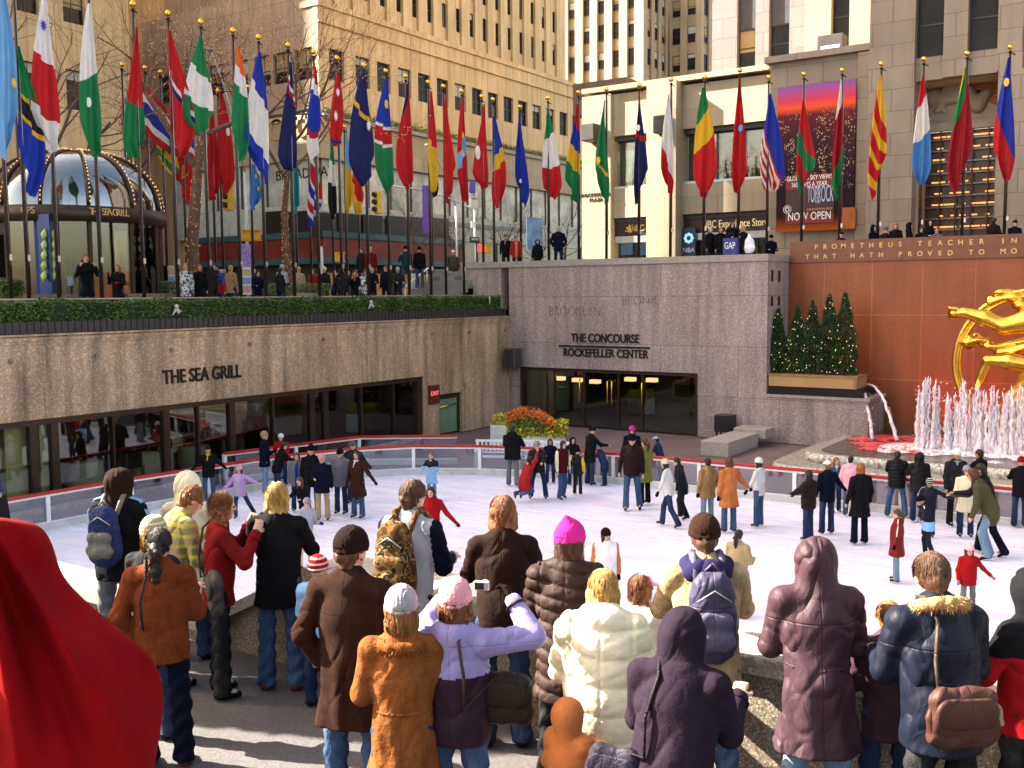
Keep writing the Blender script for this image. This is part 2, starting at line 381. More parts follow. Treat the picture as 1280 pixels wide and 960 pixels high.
# drain spouts: small round bosses
for i,(px,py) in enumerate([(13,452),(120,445),(214,437),(312,430),(404,424),(540,417),(586,415),(631,413)]):
    p=at_y(px,py,YL); MB().tube([(p.x,YL-.06,p.z),(p.x,YL-.003,p.z)],.06,8).build('drain_spout',granp,SW)
text('THE SEA GRILL',.56,(at_y(254,478,YL).x,YL,at_y(254,480,YL).z),'y',black,'lettering',SW,.05,sx=.78,off=.008)
# glazing
zs=.12
b=MB(); b.box(-20,YL+.06,zlin-.16,xw-.002,YL+.30,zlin-.002); b.box(-20,YL+.1,zs,xw-.002,YL+.3,zs+.08)
b.box(xw-.32,YL+.06,zs+.08,xw-.002,YL+.3,zlin-.16)
b.build('window_frame',bronze,SW)
mulx=[at_y(px,py,YL).x for px,py in ((-60,590),(-10,580),(47,590),(73,580),(146,570),(212,560),(252,560),(294,550),(345,540),(394,540),(411,540),(455,530),(495,520))]
thin={4,6,8,11,12}
prev=-20
edges=[-20]+mulx+[xw-.32]
for i,x in enumerate(mulx):
    w=.03 if i in thin else .10
    MB().box(x-w,YL+.08,zs+.08,x+w,YL+.28,zlin-.16).build('mullion',bronze,SW)
for a,c in zip(edges[:-1],edges[1:]):
    MB().box(a+.1,YL+.17,zs+.08,c-.1,YL+.18,zlin-.16).build('window_pane',glass,SW)
# dining room interior
b=MB(); b.box(-20,YL+.4,-.02,XC,YL+8.5,.05); b.build('dining_room_floor',plain('carpet',(.06,.035,.03),.9),kind='structure')
b=MB(); b.box(-20,YL+8.2,.05,xd0+.6,YL+8.5,4.2); b.box(xd0+.4,YL+.4,.05,xd0+.6,YL+8.2,4.2); b.box(-20,YL+.4,3.9,XC,YL+8.2,4.2)
b.build('dining_room_walls',plain('dining_wall',(.16,.085,.04),.8,0,.5,.6),SW)
cream=plain('cream_panel',(.82,.74,.42),.7,0,.15,1); ochre=plain('ochre_panel',(.75,.52,.16),.7,0,.25,1)
for px0,px1,dy,mt_ in ((-60,-25,.42,cream),(6,32,.44,cream),(33,43,.40,ochre),(50,71,.38,cream),(359,381,.46,ochre),(383,392,.42,cream),(398,409,.38,cream),(498,514,.5,ochre),(515,521,.44,cream)):
    x0=at_y(px0,560,YL+dy).x; x1=at_y(px1,560,YL+dy).x
    MB().box(x0,YL+dy,.05,x1,YL+dy+.25,3.88).build('room_divider',mt_,SW)
cloth=plain('table_linen',(.75,.73,.68),.8,0,.1,3)
def dtable(x,y):
    t=empty('dining_table',(x,y,.05),0,None,'table','laid tables behind the dining room glass')
    t['label']='white clothed restaurant table standing inside behind the dining room glass'
    m_=MB(); m_.lathe((0,0,0),[(.55,.12),(.53,.4),(.5,.72),(.49,.75),(.01,.752)],14); m_.build('tablecloth_top',cloth,t,local=True)
    m_=MB()
    for k in range(4):
        a=k*1.57+.5; m_.lathe((.3*math.cos(a),.3*math.sin(a),.755),[(.03,0),(.006,.01),(.006,.09),(.035,.12),(.03,.19)],8)
    m_.build('glassware',glassmat('wine_glass',(.9,.9,.9),.05,.3) if 'wg' not in MC else MC['wg'],t,local=True)
    return t
t0=dtable(12.2,YL+1.9)
for i,x in enumerate((14.6,17.3,19.2,21.0,23.3,25.2,27.0,28.8,15.8,22.2,26.1)):
    copy_tree(t0,None,(x,YL+(1.9 if i<8 else 4.6)+random.uniform(-.2,.2),.05),random.random()*3)
m_=MB(); m_.box(-.2,-.2,.42,.2,.2,.48); m_.box(-.2,-.2,.48,-.14,.2,.95)
for q in(-1,1):
    for r_ in (-1,1): m_.box(q*.17-.02,r_*.17-.02,0,q*.17+.02,r_*.17+.02,.42)
ch0=m_.build('dining_chair',bronze,None,'dark chair drawn up to a laid table behind the dining room glass','chair','chairs at the dining room tables',local=True)
for i,t_ in enumerate([o for o in COL.objects if o.get('category')=='table']):
    for q in (0,1):
        a=i*1.3+q*2.9; c=ch0 if (i==0 and q==0) else ch0.copy()
        if c is not ch0: COL.objects.link(c)
        c.location=(t_.location.x+.85*math.cos(a),t_.location.y+.85*math.sin(a),.05); c.rotation_euler=(0,0,a+math.pi)
# small red lamps and warm lights inside
for i,(x,y) in enumerate(((19.8,3),(23.4,3.2),(14.5,2.5),(16.5,5),(27.5,4))):
    l=empty('ceiling_lamp',(x,YL+y,3.9),0,'small shaded lamp glowing under the dining room ceiling','lamp','lamps hanging in the dining room')
    MB().lathe((0,0,-.7),[(.02,.7),(.02,.25),(.16,.2),(.2,0),(.19,0)],10).build('lamp_shade',plain('lamp_shade',(.9,.25,.08),.5,emit=.5),l,local=True)
# side door with exit sign
D=empty('side_door',((xd0+xd1)/2,YL+.2,0),0,'green glass side door with a brass push bar beside the exit sign','door')
b=MB(); b.box(xd0+.002,YL+.1,.05,xd0+.14,YL+.25,zd-.002); b.box(xd1-.14,YL+.1,.05,xd1-.002,YL+.25,zd-.002); b.box(xd0+.14,YL+.1,zd-.2,xd1-.14,YL+.25,zd-.002); b.build('door_frame',bronze,D)
MB().box(xd0+.14,YL+.15,.05,xd1-.14,YL+.17,zd-.2).build('door_pane',plain('green_pane',(.17,.26,.17),.15,0,.5,.6),D)
MB().tube([(xd0+.1,YL+.08,1.1),(xd1-.1,YL+.08,1.18)],.03,8).build('push_bar',gold,D)
p0=at_y(541,493,YL); 
E=empty('exit_sign',(p0.x,YL,p0.z),0,'small dark red exit sign on the brown granite beside the side door','sign')
MB().box(p0.x-.3,YL-.1,p0.z-.36,p0.x+.3,YL-.003,p0.z+.36).build('sign_box',plain('exit_red',(.12,.012,.012),.5),E)
text('EXIT',.24,(p0.x,YL-.1,p0.z-.08),'y',plain('exit_letters',(.8,.12,.10),.5,emit=.2),'lettering',E,.01)
# hedge + planter + railing
PL=empty('hedge_planter',(10,YL+.5,ztop+.03),0,'long ribbed lead planter on top of the dining room wall','planter')
xh1=at_y(633,386,YL).x
b=MB(); b.box(-20,YL+.02,ztop+.031,xh1,YL+.9,ztop+.33)
x=-4.0
while x<xh1-.1: b.box(x,YL-.005,ztop+.04,x+.15,YL+.018,ztop+.34); x+=.19
b.build('planter_box',plain('lead',(.028,.022,.024),.6,0,.3,3),PL)
def leafcloud(mb,fn,n,size,rnd=random):
    for _ in range(n):
        p,nn=fn(); 
        a=rnd.random()*6.28; d1=Vector((math.cos(a),math.sin(a),rnd.uniform(-.6,.6))).normalized(); 
        d2=d1.cross(Vector(nn)+Vector((rnd.uniform(-.7,.7),rnd.uniform(-.7,.7),rnd.uniform(-.7,.7)))).normalized()
        s=size*rnd.uniform(.6,1.3); p=Vector(p)
        mb.add([p-d1*s,p-d2*s*.5,p+d1*s,p+d2*s*.5],[(0,1,2,3)],0 if rnd.random()<.6 else 1)
def leafm(name,c):
    m,nt,b=nmat(name); o=nt.nodes.new('ShaderNodeNewGeometry')
    r_=ramp(nt,noise(nt,coords(nt),2.2,5),[(.3,.55),(.7,1.45)]); nt.links.new(mixc(nt,1.0,c,r_,'MULTIPLY'),b.inputs['Base Color'])
    b.inputs['Roughness'].default_value=.65; b.inputs['Specular IOR Level'].default_value=.3; return m
hl1=leafm('yew_leaf',(.035,.075,.012)); hl2=leafm('yew_leaf_light',(.085,.13,.022))
rr=random.Random(3)
hz0=ztop+.30; hz1=at_y(300,373,YL+.3).z
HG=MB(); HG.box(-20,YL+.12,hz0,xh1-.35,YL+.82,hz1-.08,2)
def hfn():
    x=rr.uniform(6,xh1-.3); s=rr.random(); lump=.06*math.sin(x*2.1)+.05*math.sin(x*5.3+1)
    if s<.62: return (x,YL+.1+rr.uniform(-.06,.05)+lump*.5,rr.uniform(hz0,hz1+lump*.6)),(0,-1,.2)
    if s<.95: return (x,rr.uniform(YL+.1,YL+.85),hz1-.06+rr.uniform(-.05,.05)+lump*.6),(0,0,1)
    return (xh1-.32,rr.uniform(YL+.1,YL+.8),rr.uniform(hz0,hz1)),(1,0,0)
leafcloud(HG,hfn,26000,.045,rr)
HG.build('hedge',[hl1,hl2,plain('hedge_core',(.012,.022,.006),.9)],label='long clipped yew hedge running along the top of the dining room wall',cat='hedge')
RL=empty('plaza_railing',(20,YL+1.3,ZP),0,'thin bronze railing behind the clipped hedge along the left plaza','railing')
zr=at_y(150,373.5,YL+1.3).z
b=MB(); xr1=at_y(600,368,YL+1.3).x
b.tube([(-10,YL+1.3,zr),(xr1,YL+1.3,zr)],.03,8); b.build('top_rail',plain('rail_metal',(.42,.33,.27),.4,.3),RL)
x=2.
b=MB()
while x<xr1: b.box(x,YL+1.285,ZP,x+.03,YL+1.315,zr); x+=.62
b.build('balusters',bronze,RL)
# ================= CONCOURSE WALL =================
yE=at_x(959,400,XC).y
zct=at_x(800,322,XC).z
CW=empty('concourse_wall',(XC,18,0),0,'tall mauve speckled granite wall with the concourse entrance opening','wall')
ya=at_x(649,500,XC).y; yb=at_x(872,500,XC).y; zo=at_x(760,462.5,XC).z
yB=at_x(1085,530,XC).y; zB=at_x(1000,498,XC).z
b=MB(); b.box(XC,YL,0,XC+.55,ya,zct-.25); b.box(XC,ya,zo,XC+.55,yb,zct-.25); b.box(XC,yb,0,XC+.55,yE,zct-.25)
b.box(XC+.55,yE,0,XR+.4,yE+.5,zct-.25)
b.build('wall',gran,CW)
b=MB(); b.box(XC-.06,YL-.01+.012,zct-.25,XC+.6,YL+2.5,zct); b.box(XC-.06,yE-.03,zct-.25,XC+.6,YL,zct); b.box(XC+.6,yE-.03,zct-.25,XR+.45,yE+.55,zct)
b.build('coping',cop,CW)
MB().box(XC,YL+.4,ztop,XC+.55,YL+2.5,zct-.25).build('wall_return',gran,CW)
for (pa,pb) in ((422,434),(408,412)): pass
# slots in the narrow warm return face
for z0,z1 in ((5.9,6.3),(5.0,5.35)):
    for xx in (XC+.35,XC+1.1): MB().box(xx,yE-.012,z0,xx+.22,yE-.003,z1).build('wall_slot',black,CW)
p=at_x(756,431,XC); text('THE CONCOURSE',.50,(XC,p.y,p.z),'x',black,'lettering',CW,.05,sx=.76,off=.006)
p=at_x(756,447.5,XC); text('ROCKEFELLER CENTER',.46,(XC,p.y,p.z-.05),'x',black,'lettering',CW,.05,sx=.82,off=.006)
p=at_x(699,432.4,XC);q=at_x(812.5,435,XC); MB().box(XC-.05,p.y,(p.z+q.z)/2-.03,XC-.003,q.y,(p.z+q.z)/2+.04).build('underline',black,CW)
ghost=stone('worn_granite',(.20,.15,.14),(.20,.15,.14),30,30,0,speck=.4,specks=13)
p=at_x(718,398,XC); text('BROOKLYN',.55,(XC-.001,p.y,p.z),'x',ghost,'worn_lettering',CW,.006,sx=.85)
p=at_x(799,384,XC); text('BRONX',.5,(XC-.001,p.y,p.z),'x',ghost,'worn_lettering',CW,.006,sx=.9)
# entrance glazing + interior
b=MB(); b.box(XC+.1,ya-.002,zo-.14,XC+.4,yb+.002,zo-.002)
b.box(XC+.1,ya-.14,.06,XC+.4,ya-.002,zo-.14); b.box(XC+.1,yb+.002,.06,XC+.4,yb+.14,zo-.14)
b.build('window_frame',bronze,CW)
ys=[ya-.14,at_x(690,500,XC).y,at_x(727,500,XC).y,at_x(770,500,XC).y,at_x(800,500,XC).y,yb+.14]
for yy in ys[1:-1]: MB().box(XC+.18,yy-.04,.06,XC+.3,yy+.04,zo-.14).build('mullion',bronze,CW)
for a,c in zip(ys[:-1],ys[1:]): MB().box(XC+.24,c+.05,.06,XC+.25,a-.05,zo-.14).build('window_pane',glass,CW)
for px in (723,757.5,763,800.5):
    p=at_x(px,530,XC); MB().tube([(XC+.14,p.y,1.0),(XC+.10,p.y,1.1),(XC+.10,p.y,1.9),(XC+.14,p.y,2.0)],.035,6).build('door_handle',gold,CW)
b=MB(); b.box(XC+.55,yb-.5,-.02,XC+9,YL-.02,.06); b.build('concourse_floor',plain('lobby_floor',(.08,.06,.05),.4),kind='structure')
b=MB(); b.box(XC+8.5,yE+.5,.06,XC+9,YL-.02,4.8); b.box(XC+.55,yb-.9,.06,XC+8.5,yb-.5,4.8); b.box(XC+.55,ya+.4,.06,XC+8.5,ya+.8,4.8); b.box(XC+.55,yb-.5,4.3,XC+8.5,ya+.4,4.8)
b.box(XC+5,18.5,.06,XC+5.4,20,4.3); b.build('lobby_walls',plain('lobby_wall',(.10,.065,.04),.7,0,.4,.6),CW)
for i,(px,py) in enumerate(((722,474),(744,476),(788,473),(700,472),(815,474))):
    p=at_x(px,py,XC+3.5); MB().box(p.x-.15,p.y-.22,p.z-.12,p.x+.15,p.y+.22,p.z+.05).build('lobby_lamp',plain('lobby_light',(1,.75,.35),.5,emit=.25),label='small lit ceiling lamp inside the concourse lobby',cat='lamp',group='lamps inside the concourse lobby')
# black loudspeaker in the corner
p=at_x(637,448,XC-.6); S=empty('wall_loudspeaker',(XC-.4,YL-.4,p.z),0,'dark boxy loudspeaker hung in the corner where the two granite walls meet','loudspeaker')
b=MB(); b.box(XC-.75,YL-.75,p.z-.42,XC-.2,YL-.2,p.z+.42,0,.03); b.build('speaker_case',plain('speaker_case',(.05,.04,.035),.6),S)
b=MB(); b.box(XC-.4,YL-.2,p.z-.06,XC-.3,YL-.003,p.z+.06); b.build('bracket',black,S)
MB().box(XC-.757,YL-.68,p.z-.36,XC-.752,YL-.27,p.z+.36).build('speaker_grille',plain('grille',(.025,.02,.02),.8,0,.5,60),S)
# speaker box on the ground right of the opening + stone bench
p=at_x(906,552,XC-.5); S=empty('floor_monitor',(XC-.5,p.y,0),0,'square black box standing against the mauve granite right of the entrance','box')
b=MB(); b.box(XC-.75,p.y-.33,.35,XC-.2,p.y+.33,.98,0,.02); b.build('cabinet',black,S); b=MB()
for q in(-.28,.22):
    for r_ in (-.7,-.3): b.box(XC+r_,p.y+q,-.03,XC+r_+.06,p.y+q+.06,.35)
b.build('legs_frame',black,S)
p=at_x(935,566,33.2)
BN=empty('stone_ramp_wall',(33,p.y,0),0,'low sloping stone ledge before the mauve wall near the fountain','ledge')
p=at_x(931,563,35); b=MB(); b.box(32.2,p.y-.5,-.03,35,p.y+.5,.5,0,.02) if 1 else b.add([(28.6,p.y+1.0,-.03),(35.0,p.y+1.0,-.03),(35.0,p.y-.55,-.03),(28.6,p.y-.1,-.03),(28.6,p.y+1.0,.12),(35.0,p.y+1.0,.52),(35.0,p.y-.55,.52),(28.6,p.y-.1,.12)],[(0,1,2,3)[::-1],(4,5,6,7)[::-1],(0,4,5,1),(1,5,6,2),(2,6,7,3),(3,7,4,0)]); b.build('ledge_slab',cop,BN)
MB().box(35.02,p.y-.75,.28,36.0,p.y+.45,.62,0,.02).build('ledge_cap',cop,BN)
# ---- bench and flower planter near corner
def bench(x,y,rz,lab):
    t=empty('park_bench',(x,y,-.03),rz,lab,'bench','white slatted benches by the rink')
    for q in(-.8,.8):
        m_=MB(); m_.box(q-.04,-.25,0,q+.04,-.18,.62); m_.box(q-.04,.22,0,q+.04,.28,.92); m_.box(q-.04,-.18,.36,q+.04,.22,.41); m_.box(q-.05,-.3,.6,q+.05,.22,.64); m_.build('leg',white,t,local=True)
    m_=MB()
    for k in range(5): m_.box(-.86,-.24+k*.09,.41,.86,-.24+k*.09+.07,.435)
    m_.build('seat',white,t,local=True); m_=MB()
    m_.box(-.86,.23,.86,.86,.28,.93); m_.box(-.86,.23,.50,.86,.28,.55)
    for k in range(13): m_.box(-.8+k*.13,.24,.55,-.8+k*.13+.05,.265,.86)
    m_.build('backrest',white,t,local=True); return t
p=at_z(606,588,0); bench(p.x+.5,p.y-.3,R(-62),'white slatted bench to the left of the flower planter')
p=at_z(675,590,0); bench(p.x+.3,p.y,R(-75),'white slatted bench standing before the orange flower planter')
p=at_z(672,570,0)
FP=empty('flower_planter',(p.x,p.y,-.03),R(-60),'white tub of orange and yellow shrubs beside the entrance glass','planter')
b=MB(); b.box(-.95,-.5,.0,.95,.5,.75,0,.02); b.build('planter_tub',white,FP,local=True)
fl=[leafm('orange_leaf',(.55,.10,.012)),leafm('green_leaf',(.10,.16,.02)),leafm('yellow_leaf',(.55,.42,.02))]
b=MB(); 
for _ in range(3800):
    x=rr.uniform(-1.6,1.6)*.64; x0_=x; x=x/.64; y=rr.uniform(-.65,.6); top=.75+ (1.0-.22*(x+.6)**2)*(.95) if x<.9 else 1.25
    hh=rr.uniform(.72,max(.85,top)); d1=Vector((rr.uniform(-1,1),rr.uniform(-1,1),rr.uniform(.1,1))).normalized(); d2=d1.orthogonal().normalized(); s=.06*rr.uniform(.6,1.5)
    mi=0 if hh>top-.32 and x<.9 and rr.random()<.75 else (2 if (x>.5 or hh<1.05) and rr.random()<.6 else 1)
    q=Vector((x0_,y,hh)); b.add([q-d1*s,q-d2*s*.4,q+d1*s,q+d2*s*.4],[(0,1,2,3)],mi)
b.build('shrub_foliage',fl,FP,local=True)
p=at_z(633,560,0); FP2=empty('flower_planter',(p.x+1,p.y+.6,-.03),0,'small white tub of yellow leaves in the corner behind the left bench','planter')
b=MB(); b.box(-.6,-.4,.0,.6,.4,.75,0,.02); b.build('planter_tub',white,FP2,local=True)
b=MB()
for _ in range(900):
    q=Vector((rr.uniform(-.6,.6),rr.uniform(-.45,.45),rr.uniform(.72,1.15))); d1=Vector((rr.uniform(-1,1),rr.uniform(-1,1),rr.uniform(.1,1))).normalized(); d2=d1.orthogonal().normalized(); s=.06
    b.add([q-d1*s,q-d2*s*.4,q+d1*s,q+d2*s*.4],[(0,1,2,3)],rr.choice((1,2,2)))
b.build('shrub_foliage',fl,FP2,local=True)
# ================= RED WALL, BLOCK, PLANTER WITH TREES =================
zrt=at_x(972,303,XR).z
RW=empty('red_granite_wall',(XR,0,0),0,'polished red granite wall with gilt inscription behind the golden statue','wall')
zb_=zrt-.80
MB().box(XR,-30,0,XR+.4,yE-.002,zb_-.01).build('wall',redst,RW)
MB().box(XR-.06,-30,zb_,XR+.5,yE-.04,zrt).build('inscription_band',plain('red_band',(.17,.05,.022),.4,0,.3,1.2),RW)
T1='PROMETHEUS TEACHER IN'; T2='THAT HATH PROVED TO MO'
def spread(s,pts,z,size):
    (x0,y0),(x1,y1)=pts
    a=at_x(x0,y0,XR).y; c=at_x(x1,y1,XR).y
    for i,ch in enumerate(s):
        if ch!=' ': text(ch,size,(XR-.062,a+(c-a)*i/(len(s)-1),z),'x',goldpaint,'gilt_letter',RW,.012,off=.004)
spread(T1,((1021,304),(1268,297)),zrt-.36,.25); spread(T2,((1010,313),(1268,306)),zrt-.71,.24)
b=MB(); b.box(XC,yB,0,XC+2.2,yE-.003,zB); 
BL=empty('granite_block',(37.4,(yB+yE)/2,0),0,'low speckled granite block below the row of lit conical trees','plinth'); b.build('block',gran,BL)
MB().box(XC-.05,yB-.05,zB+.002,XC+2.25,yE-.004,zB+.1).build('coping',cop,BL)
b=MB(); y2=at_x(1078,490,XC).y
for i in range(4): b.box(XC+.1+i*.01,y2+.05,zB+.102+i*.075,XC+2.0,yE-.06,zB+.152+i*.075)
b.box(XC+.2,y2+.1,zB+.1,XC+1.9,yE-.1,zB+.40)
b.build('louvre_base',black,BL)
tp0=at_x(961,470,XC).z-.0; y3=at_x(1070,480,XC).y; zt0=zB+.41; zt1=at_x(1010,470,XC).z
TB=empty('tree_trough',(XC+.9,(y3+yE)/2,zt0),0,'long tan wooden trough holding five small lit evergreens','planter')
b=MB(); b.box(XC+.05,y3,zt0,XC+1.4,yE-.07,zt1-.03); b.build('trough',plain('tan_wood',(.42,.235,.09),.6,0,.15,1),TB)
b=MB(); b.box(XC+.02,y3-.03,zt1-.03,XC+1.43,yE-.05,zt1+.03); b.box(XC+.04,y3-.01,zt0,XC+.12,y3+.1,zt1-.03); b.build('rim',plain('dark_tan',(.30,.15,.055),.6),TB)
cone1=leafm('conifer_leaf',(.022,.055,.018)); cone2=leafm('conifer_leaf_light',(.05,.10,.03))
bulb=plain('warm_bulb',(1,.66,.30),.4,emit=.16)
for i,(px,pt,w,lab) in enumerate(((973,386,.36,'shortest lit conical evergreen at the end beside the mauve wall'),(997,382,.36,'second lit conical evergreen in the trough counting from the mauve wall'),(1016,376,.38,'middle lit conical evergreen of the five in the tan trough'),(1037,368,.40,'fourth lit conical evergreen in the trough counting from the mauve wall'),(1057,366,.42,'tallest lit conical evergreen at the free end of the trough'))):
    p=at_x(px,pt,XC+.7); h=p.z-zt1; w*=.98
    t=empty('conical_tree',(p.x,p.y,zt1),0,lab,'tree','lit conical evergreens in the trough')
    MB().tube([(0,0,-.1),(0,0,h*.5),(0,0,h*.95)],[.05,.03,.008],6).build('trunk',bronze,t,local=True)
    rs=random.Random(i); m_=MB()
    for _ in range(3600):
        u=rs.random()**.75; z=.05+(h-.05)*(1-u) ; rad=w*(min(1,u*1.6)**.7)*(1-.12*math.sin(z*9+i))*(.55+.5*math.sqrt(rs.random()))
        a=rs.random()*6.28; q=Vector((rad*math.cos(a),rad*math.sin(a),z)); out=Vector((math.cos(a),math.sin(a),1.6)).normalized()
        d2=out.cross(Vector((rs.uniform(-1,1),rs.uniform(-1,1),rs.uniform(-1,1)))).normalized(); s=.07*rs.uniform(.6,1.2)
        m_.add([q-out*s,q-d2*s*.3,q+out*s,q+d2*s*.3],[(0,1,2,3)],rs.choice((0,0,1)))
    m_.build('crown',[cone1,cone2],t,local=True)
    m_=MB()
    for _ in range(52):
        u=rs.random()**.7; z=.1+(h-.12)*(1-u); rad=w*(min(1,u*1.6)**.7)*1.03; a=rs.random()*6.28
        m_.ball((rad*math.cos(a),rad*math.sin(a),z),.017,0,5)
    m_.build('string_lights',bulb,t,local=True,kind='stuff')
# ================= FOUNTAIN =================
wat,ntw,bw=nmat('fountain_water'); vw=coords(ntw)
bw.inputs['Base Color'].default_value=(.05,.045,.03,1); bw.inputs['Roughness'].default_value=.06; bw.inputs['Specular IOR Level'].default_value=.9
bump(ntw,bw,noise(ntw,vw,4,4,.6,1),.06)
def travert():
    m,nt,b=nmat('wet_basin_stone'); v=coords(nt,(5,5,.7)); f=noise(nt,v,3.5,6,.7,.6)
    o=mixc(nt,ramp(nt,f,[(.35,0),(.62,1)]),(.12,.09,.06),(.62,.56,.48)); nt.links.new(o,b.inputs['Base Color'])
    b.inputs['Roughness'].default_value=.25; bump(nt,b,f,.08); return m
trav=travert()
FB=empty('fountain_basin',(34,0,0),0,'stepped stone fountain basin with water spilling over its rims','fountain')
yl_=at_z(1000,566,.45).y
def basinpoly(x0,yl,r):
    pts=[(XR-.003,yl)]
    for k in range(7):
        a=R(90+15*k); pts.append((x0+r+r*math.cos(a),yl-r+r*math.sin(a)))
    pts+= [(x0,-28),(XR-.003,-28)]; return pts[::-1]
MB().prism(basinpoly(31.4,yl_,1.1),.22,.45).build('upper_tier',trav,FB)
MB().prism(basinpoly(30.3,yl_+.7,1.2),-.02,.205).build('lower_tier',trav,FB)
MB().prism(basinpoly(31.75,yl_-.35,1.0),.452,.462).build('basin_water',wat,FB)
def cascade(x0,yl,r,z0,z1,nm):
    m_=MB(); rs=random.Random(nm)
    for pl in (0,1):
        path=[]; yy=yl-r; 
        for k in range(0,9): a=R(100+10*k); path.append((x0+r+(r+.04)*math.cos(a),yl-r+(r+.04)*math.sin(a)))
        for k in range(1,300): path.append((x0-.04,yl-r-k*.07))
        V=[]
        for i,(x,y) in enumerate(path):
            j=rs.uniform(-.05,.05); V+=[(x+.03,y,z1+.02),(x-.10+j,y,z1-.05),(x-.12+j+rs.uniform(-.04,.04),y,(z0+z1)/2),(x-.08+rs.uniform(-.05,.05),y,z0+rs.uniform(-.01,.06))]
        F=[(i*4+k,i*4+k+1,i*4+k+5,i*4+k+4) for i in range(len(path)-1) for k in range(3) if rs.random()<(.82 if k==2 else .97)]
        m_.add(V,F,0,True)
    m_.build('water_curtain',foam,FB)
def foamm(name='foam',c=(.80,.78,.80),a0=.15,a1=.95):
    m,nt,b=nmat(name); v=coords(nt,(1,1,.28)); f=noise(nt,v,9,6,.75,.5)
    b.inputs['Base Color'].default_value=c4(c); b.inputs['Roughness'].default_value=.3
    b.inputs['Subsurface Weight'].default_value=0
    nt.links.new(ramp(nt,f,[(.38,a0),(.55,a1)]),b.inputs['Alpha']); return m
foam=foamm('water_spill',(.62,.58,.50),.05,.8); jetm=foamm('water_jet_foam',(.92,.80,.86),.2,.9); jetr=foamm('red_glow_colour',(.9,.10,.10),.2,.9)
cascade(31.4,yl_,1.1,.2,.45,5); cascade(30.3,yl_+.7,1.2,-.02,.2,6)
def jet(px,ptop,pbot,w,xx=34.2):
    w=w*.72; p=at_x(px,ptop,xx); zb=.46; h=p.z-zb; rs=random.Random(int(px*7)); lab=None
    t=empty('water_jet',(xx,p.y,zb),0,'pinkish white foaming vertical jet rising before the golden statue','water jet','water jets in front of the statue')
    m_=MB(); 
    for s in range(9):
        dx=rs.gauss(0,w*.28); dy=rs.gauss(0,w*.38); hh=h*rs.uniform(.62,1.0) if s else h
        pts=[];rad=[]
        for k in range(15):
            u=k/14; pts.append((dx*(1+.5*u)+rs.gauss(0,.02),dy*(1.15-.35*u)+rs.gauss(0,.022),hh*u)); rad.append(w*(.30-.18*u)*rs.uniform(.7,1.3)*(1 if k<14 else .3))
        m_.tube(pts,rad,7)
    for _ in range(60):
        a=rs.gauss(0,w*.65); m_.ball((rs.gauss(0,w*.5),a,rs.uniform(0,h*.95)),rs.uniform(.012,.03),0,4)
    m_.build('water_column',jetm,t,local=True)
    return t
for px,pt,w in ((1152,483,.26),(1160,470,.26),(1170,472,.30),(1187,490,.30),(1197,491,.3),(1204,473,.3),(1216,480,.26),(1228,486,.3),(1242,481,.3),(1257,489,.3),(1268,482,.28),(1279,479,.3),(1292,484,.3),(1306,480,.3)): jet(px,pt,567,w)
for i,(x0,y0,x1,y1,top,lab) in enumerate(((1074,485,1090,566,484,'thin arcing spout of water falling nearest the granite block'),(1083,481,1121,562,478,'thin arcing spout of water reaching farther along the red wall'))):
    a=at_x(x0,y0,37.6); c=at_x(x1,y1,35.6); c.z=.47
    pts=[];n=20
    for k in range(n+1):
        u=k/n; p=a.lerp(c,u); p.z=a.z+(a.z*.0+ .25)*math.sin(min(1,u*2)*math.pi)*.6*(1-u) -(a.z-c.z)*(u**2.2); p.z=max(p.z,.46); p.z=a.z+ (.9*u if 0 else .0)+ .55*u -(a.z-c.z+.55)*(u**2); pts.append(p+Vector((rr.gauss(0,.01),rr.gauss(0,.01),0)))
    m_=MB(); m_.tube(pts,[.035+.03*k/n for k in range(n+1)],6)
    for _ in range(40):
        p=pts[rr.randrange(8,n+1)]; m_.ball(p+Vector((rr.gauss(0,.06),rr.gauss(0,.06),rr.gauss(0,.06))),.018,0,4)
    m_.build('water_spout',jetm,label=lab,cat='water spout')
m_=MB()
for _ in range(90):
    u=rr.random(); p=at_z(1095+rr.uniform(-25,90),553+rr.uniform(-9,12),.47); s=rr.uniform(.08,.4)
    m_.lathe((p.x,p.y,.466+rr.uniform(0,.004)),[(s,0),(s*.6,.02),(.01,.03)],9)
m_.build('red_painted_ripples',[jetr],label='ripples painted red as if glowing under the arcing spouts at the red wall',cat='water ripples',kind='stuff')  # red light on the water is put into the ripple colour
m_=MB()
for _ in range(260):
    p=Vector((34.2+rr.gauss(0,.5),at_x(1215,560,34.2).y+rr.uniform(-2.6,2.6),0)); s=rr.uniform(.06,.3)
    m_.lathe((p.x,p.y,.466+rr.uniform(0,.006)),[(s,0),(s*.6,.03),(.01,.05)],8)
m_.build('foam_patch',[foamm('white_foam',(.9,.84,.88),.1,.9)],label='churned white foam around the feet of the jets',cat='foam',kind='stuff')
l=bpy.data.lights.new('red_spot','SPOT'); l.energy=35; l.color=(1,.08,.05); l.spot_size=R(95); l.shadow_soft_size=.15; lo=bpy.data.objects.new('red_spot',l); COL.objects.link(lo)  # red spot light just above the water, no fixture modelled
p=at_x(1190,540,36.4); lo.location=(p.x,p.y,.9); lo.rotation_euler=(Vector((-1,.15,-.9))).to_track_quat('Z','Y').to_euler()
tag(lo,'red spot light above the water lighting the wall behind the jets','lamp')
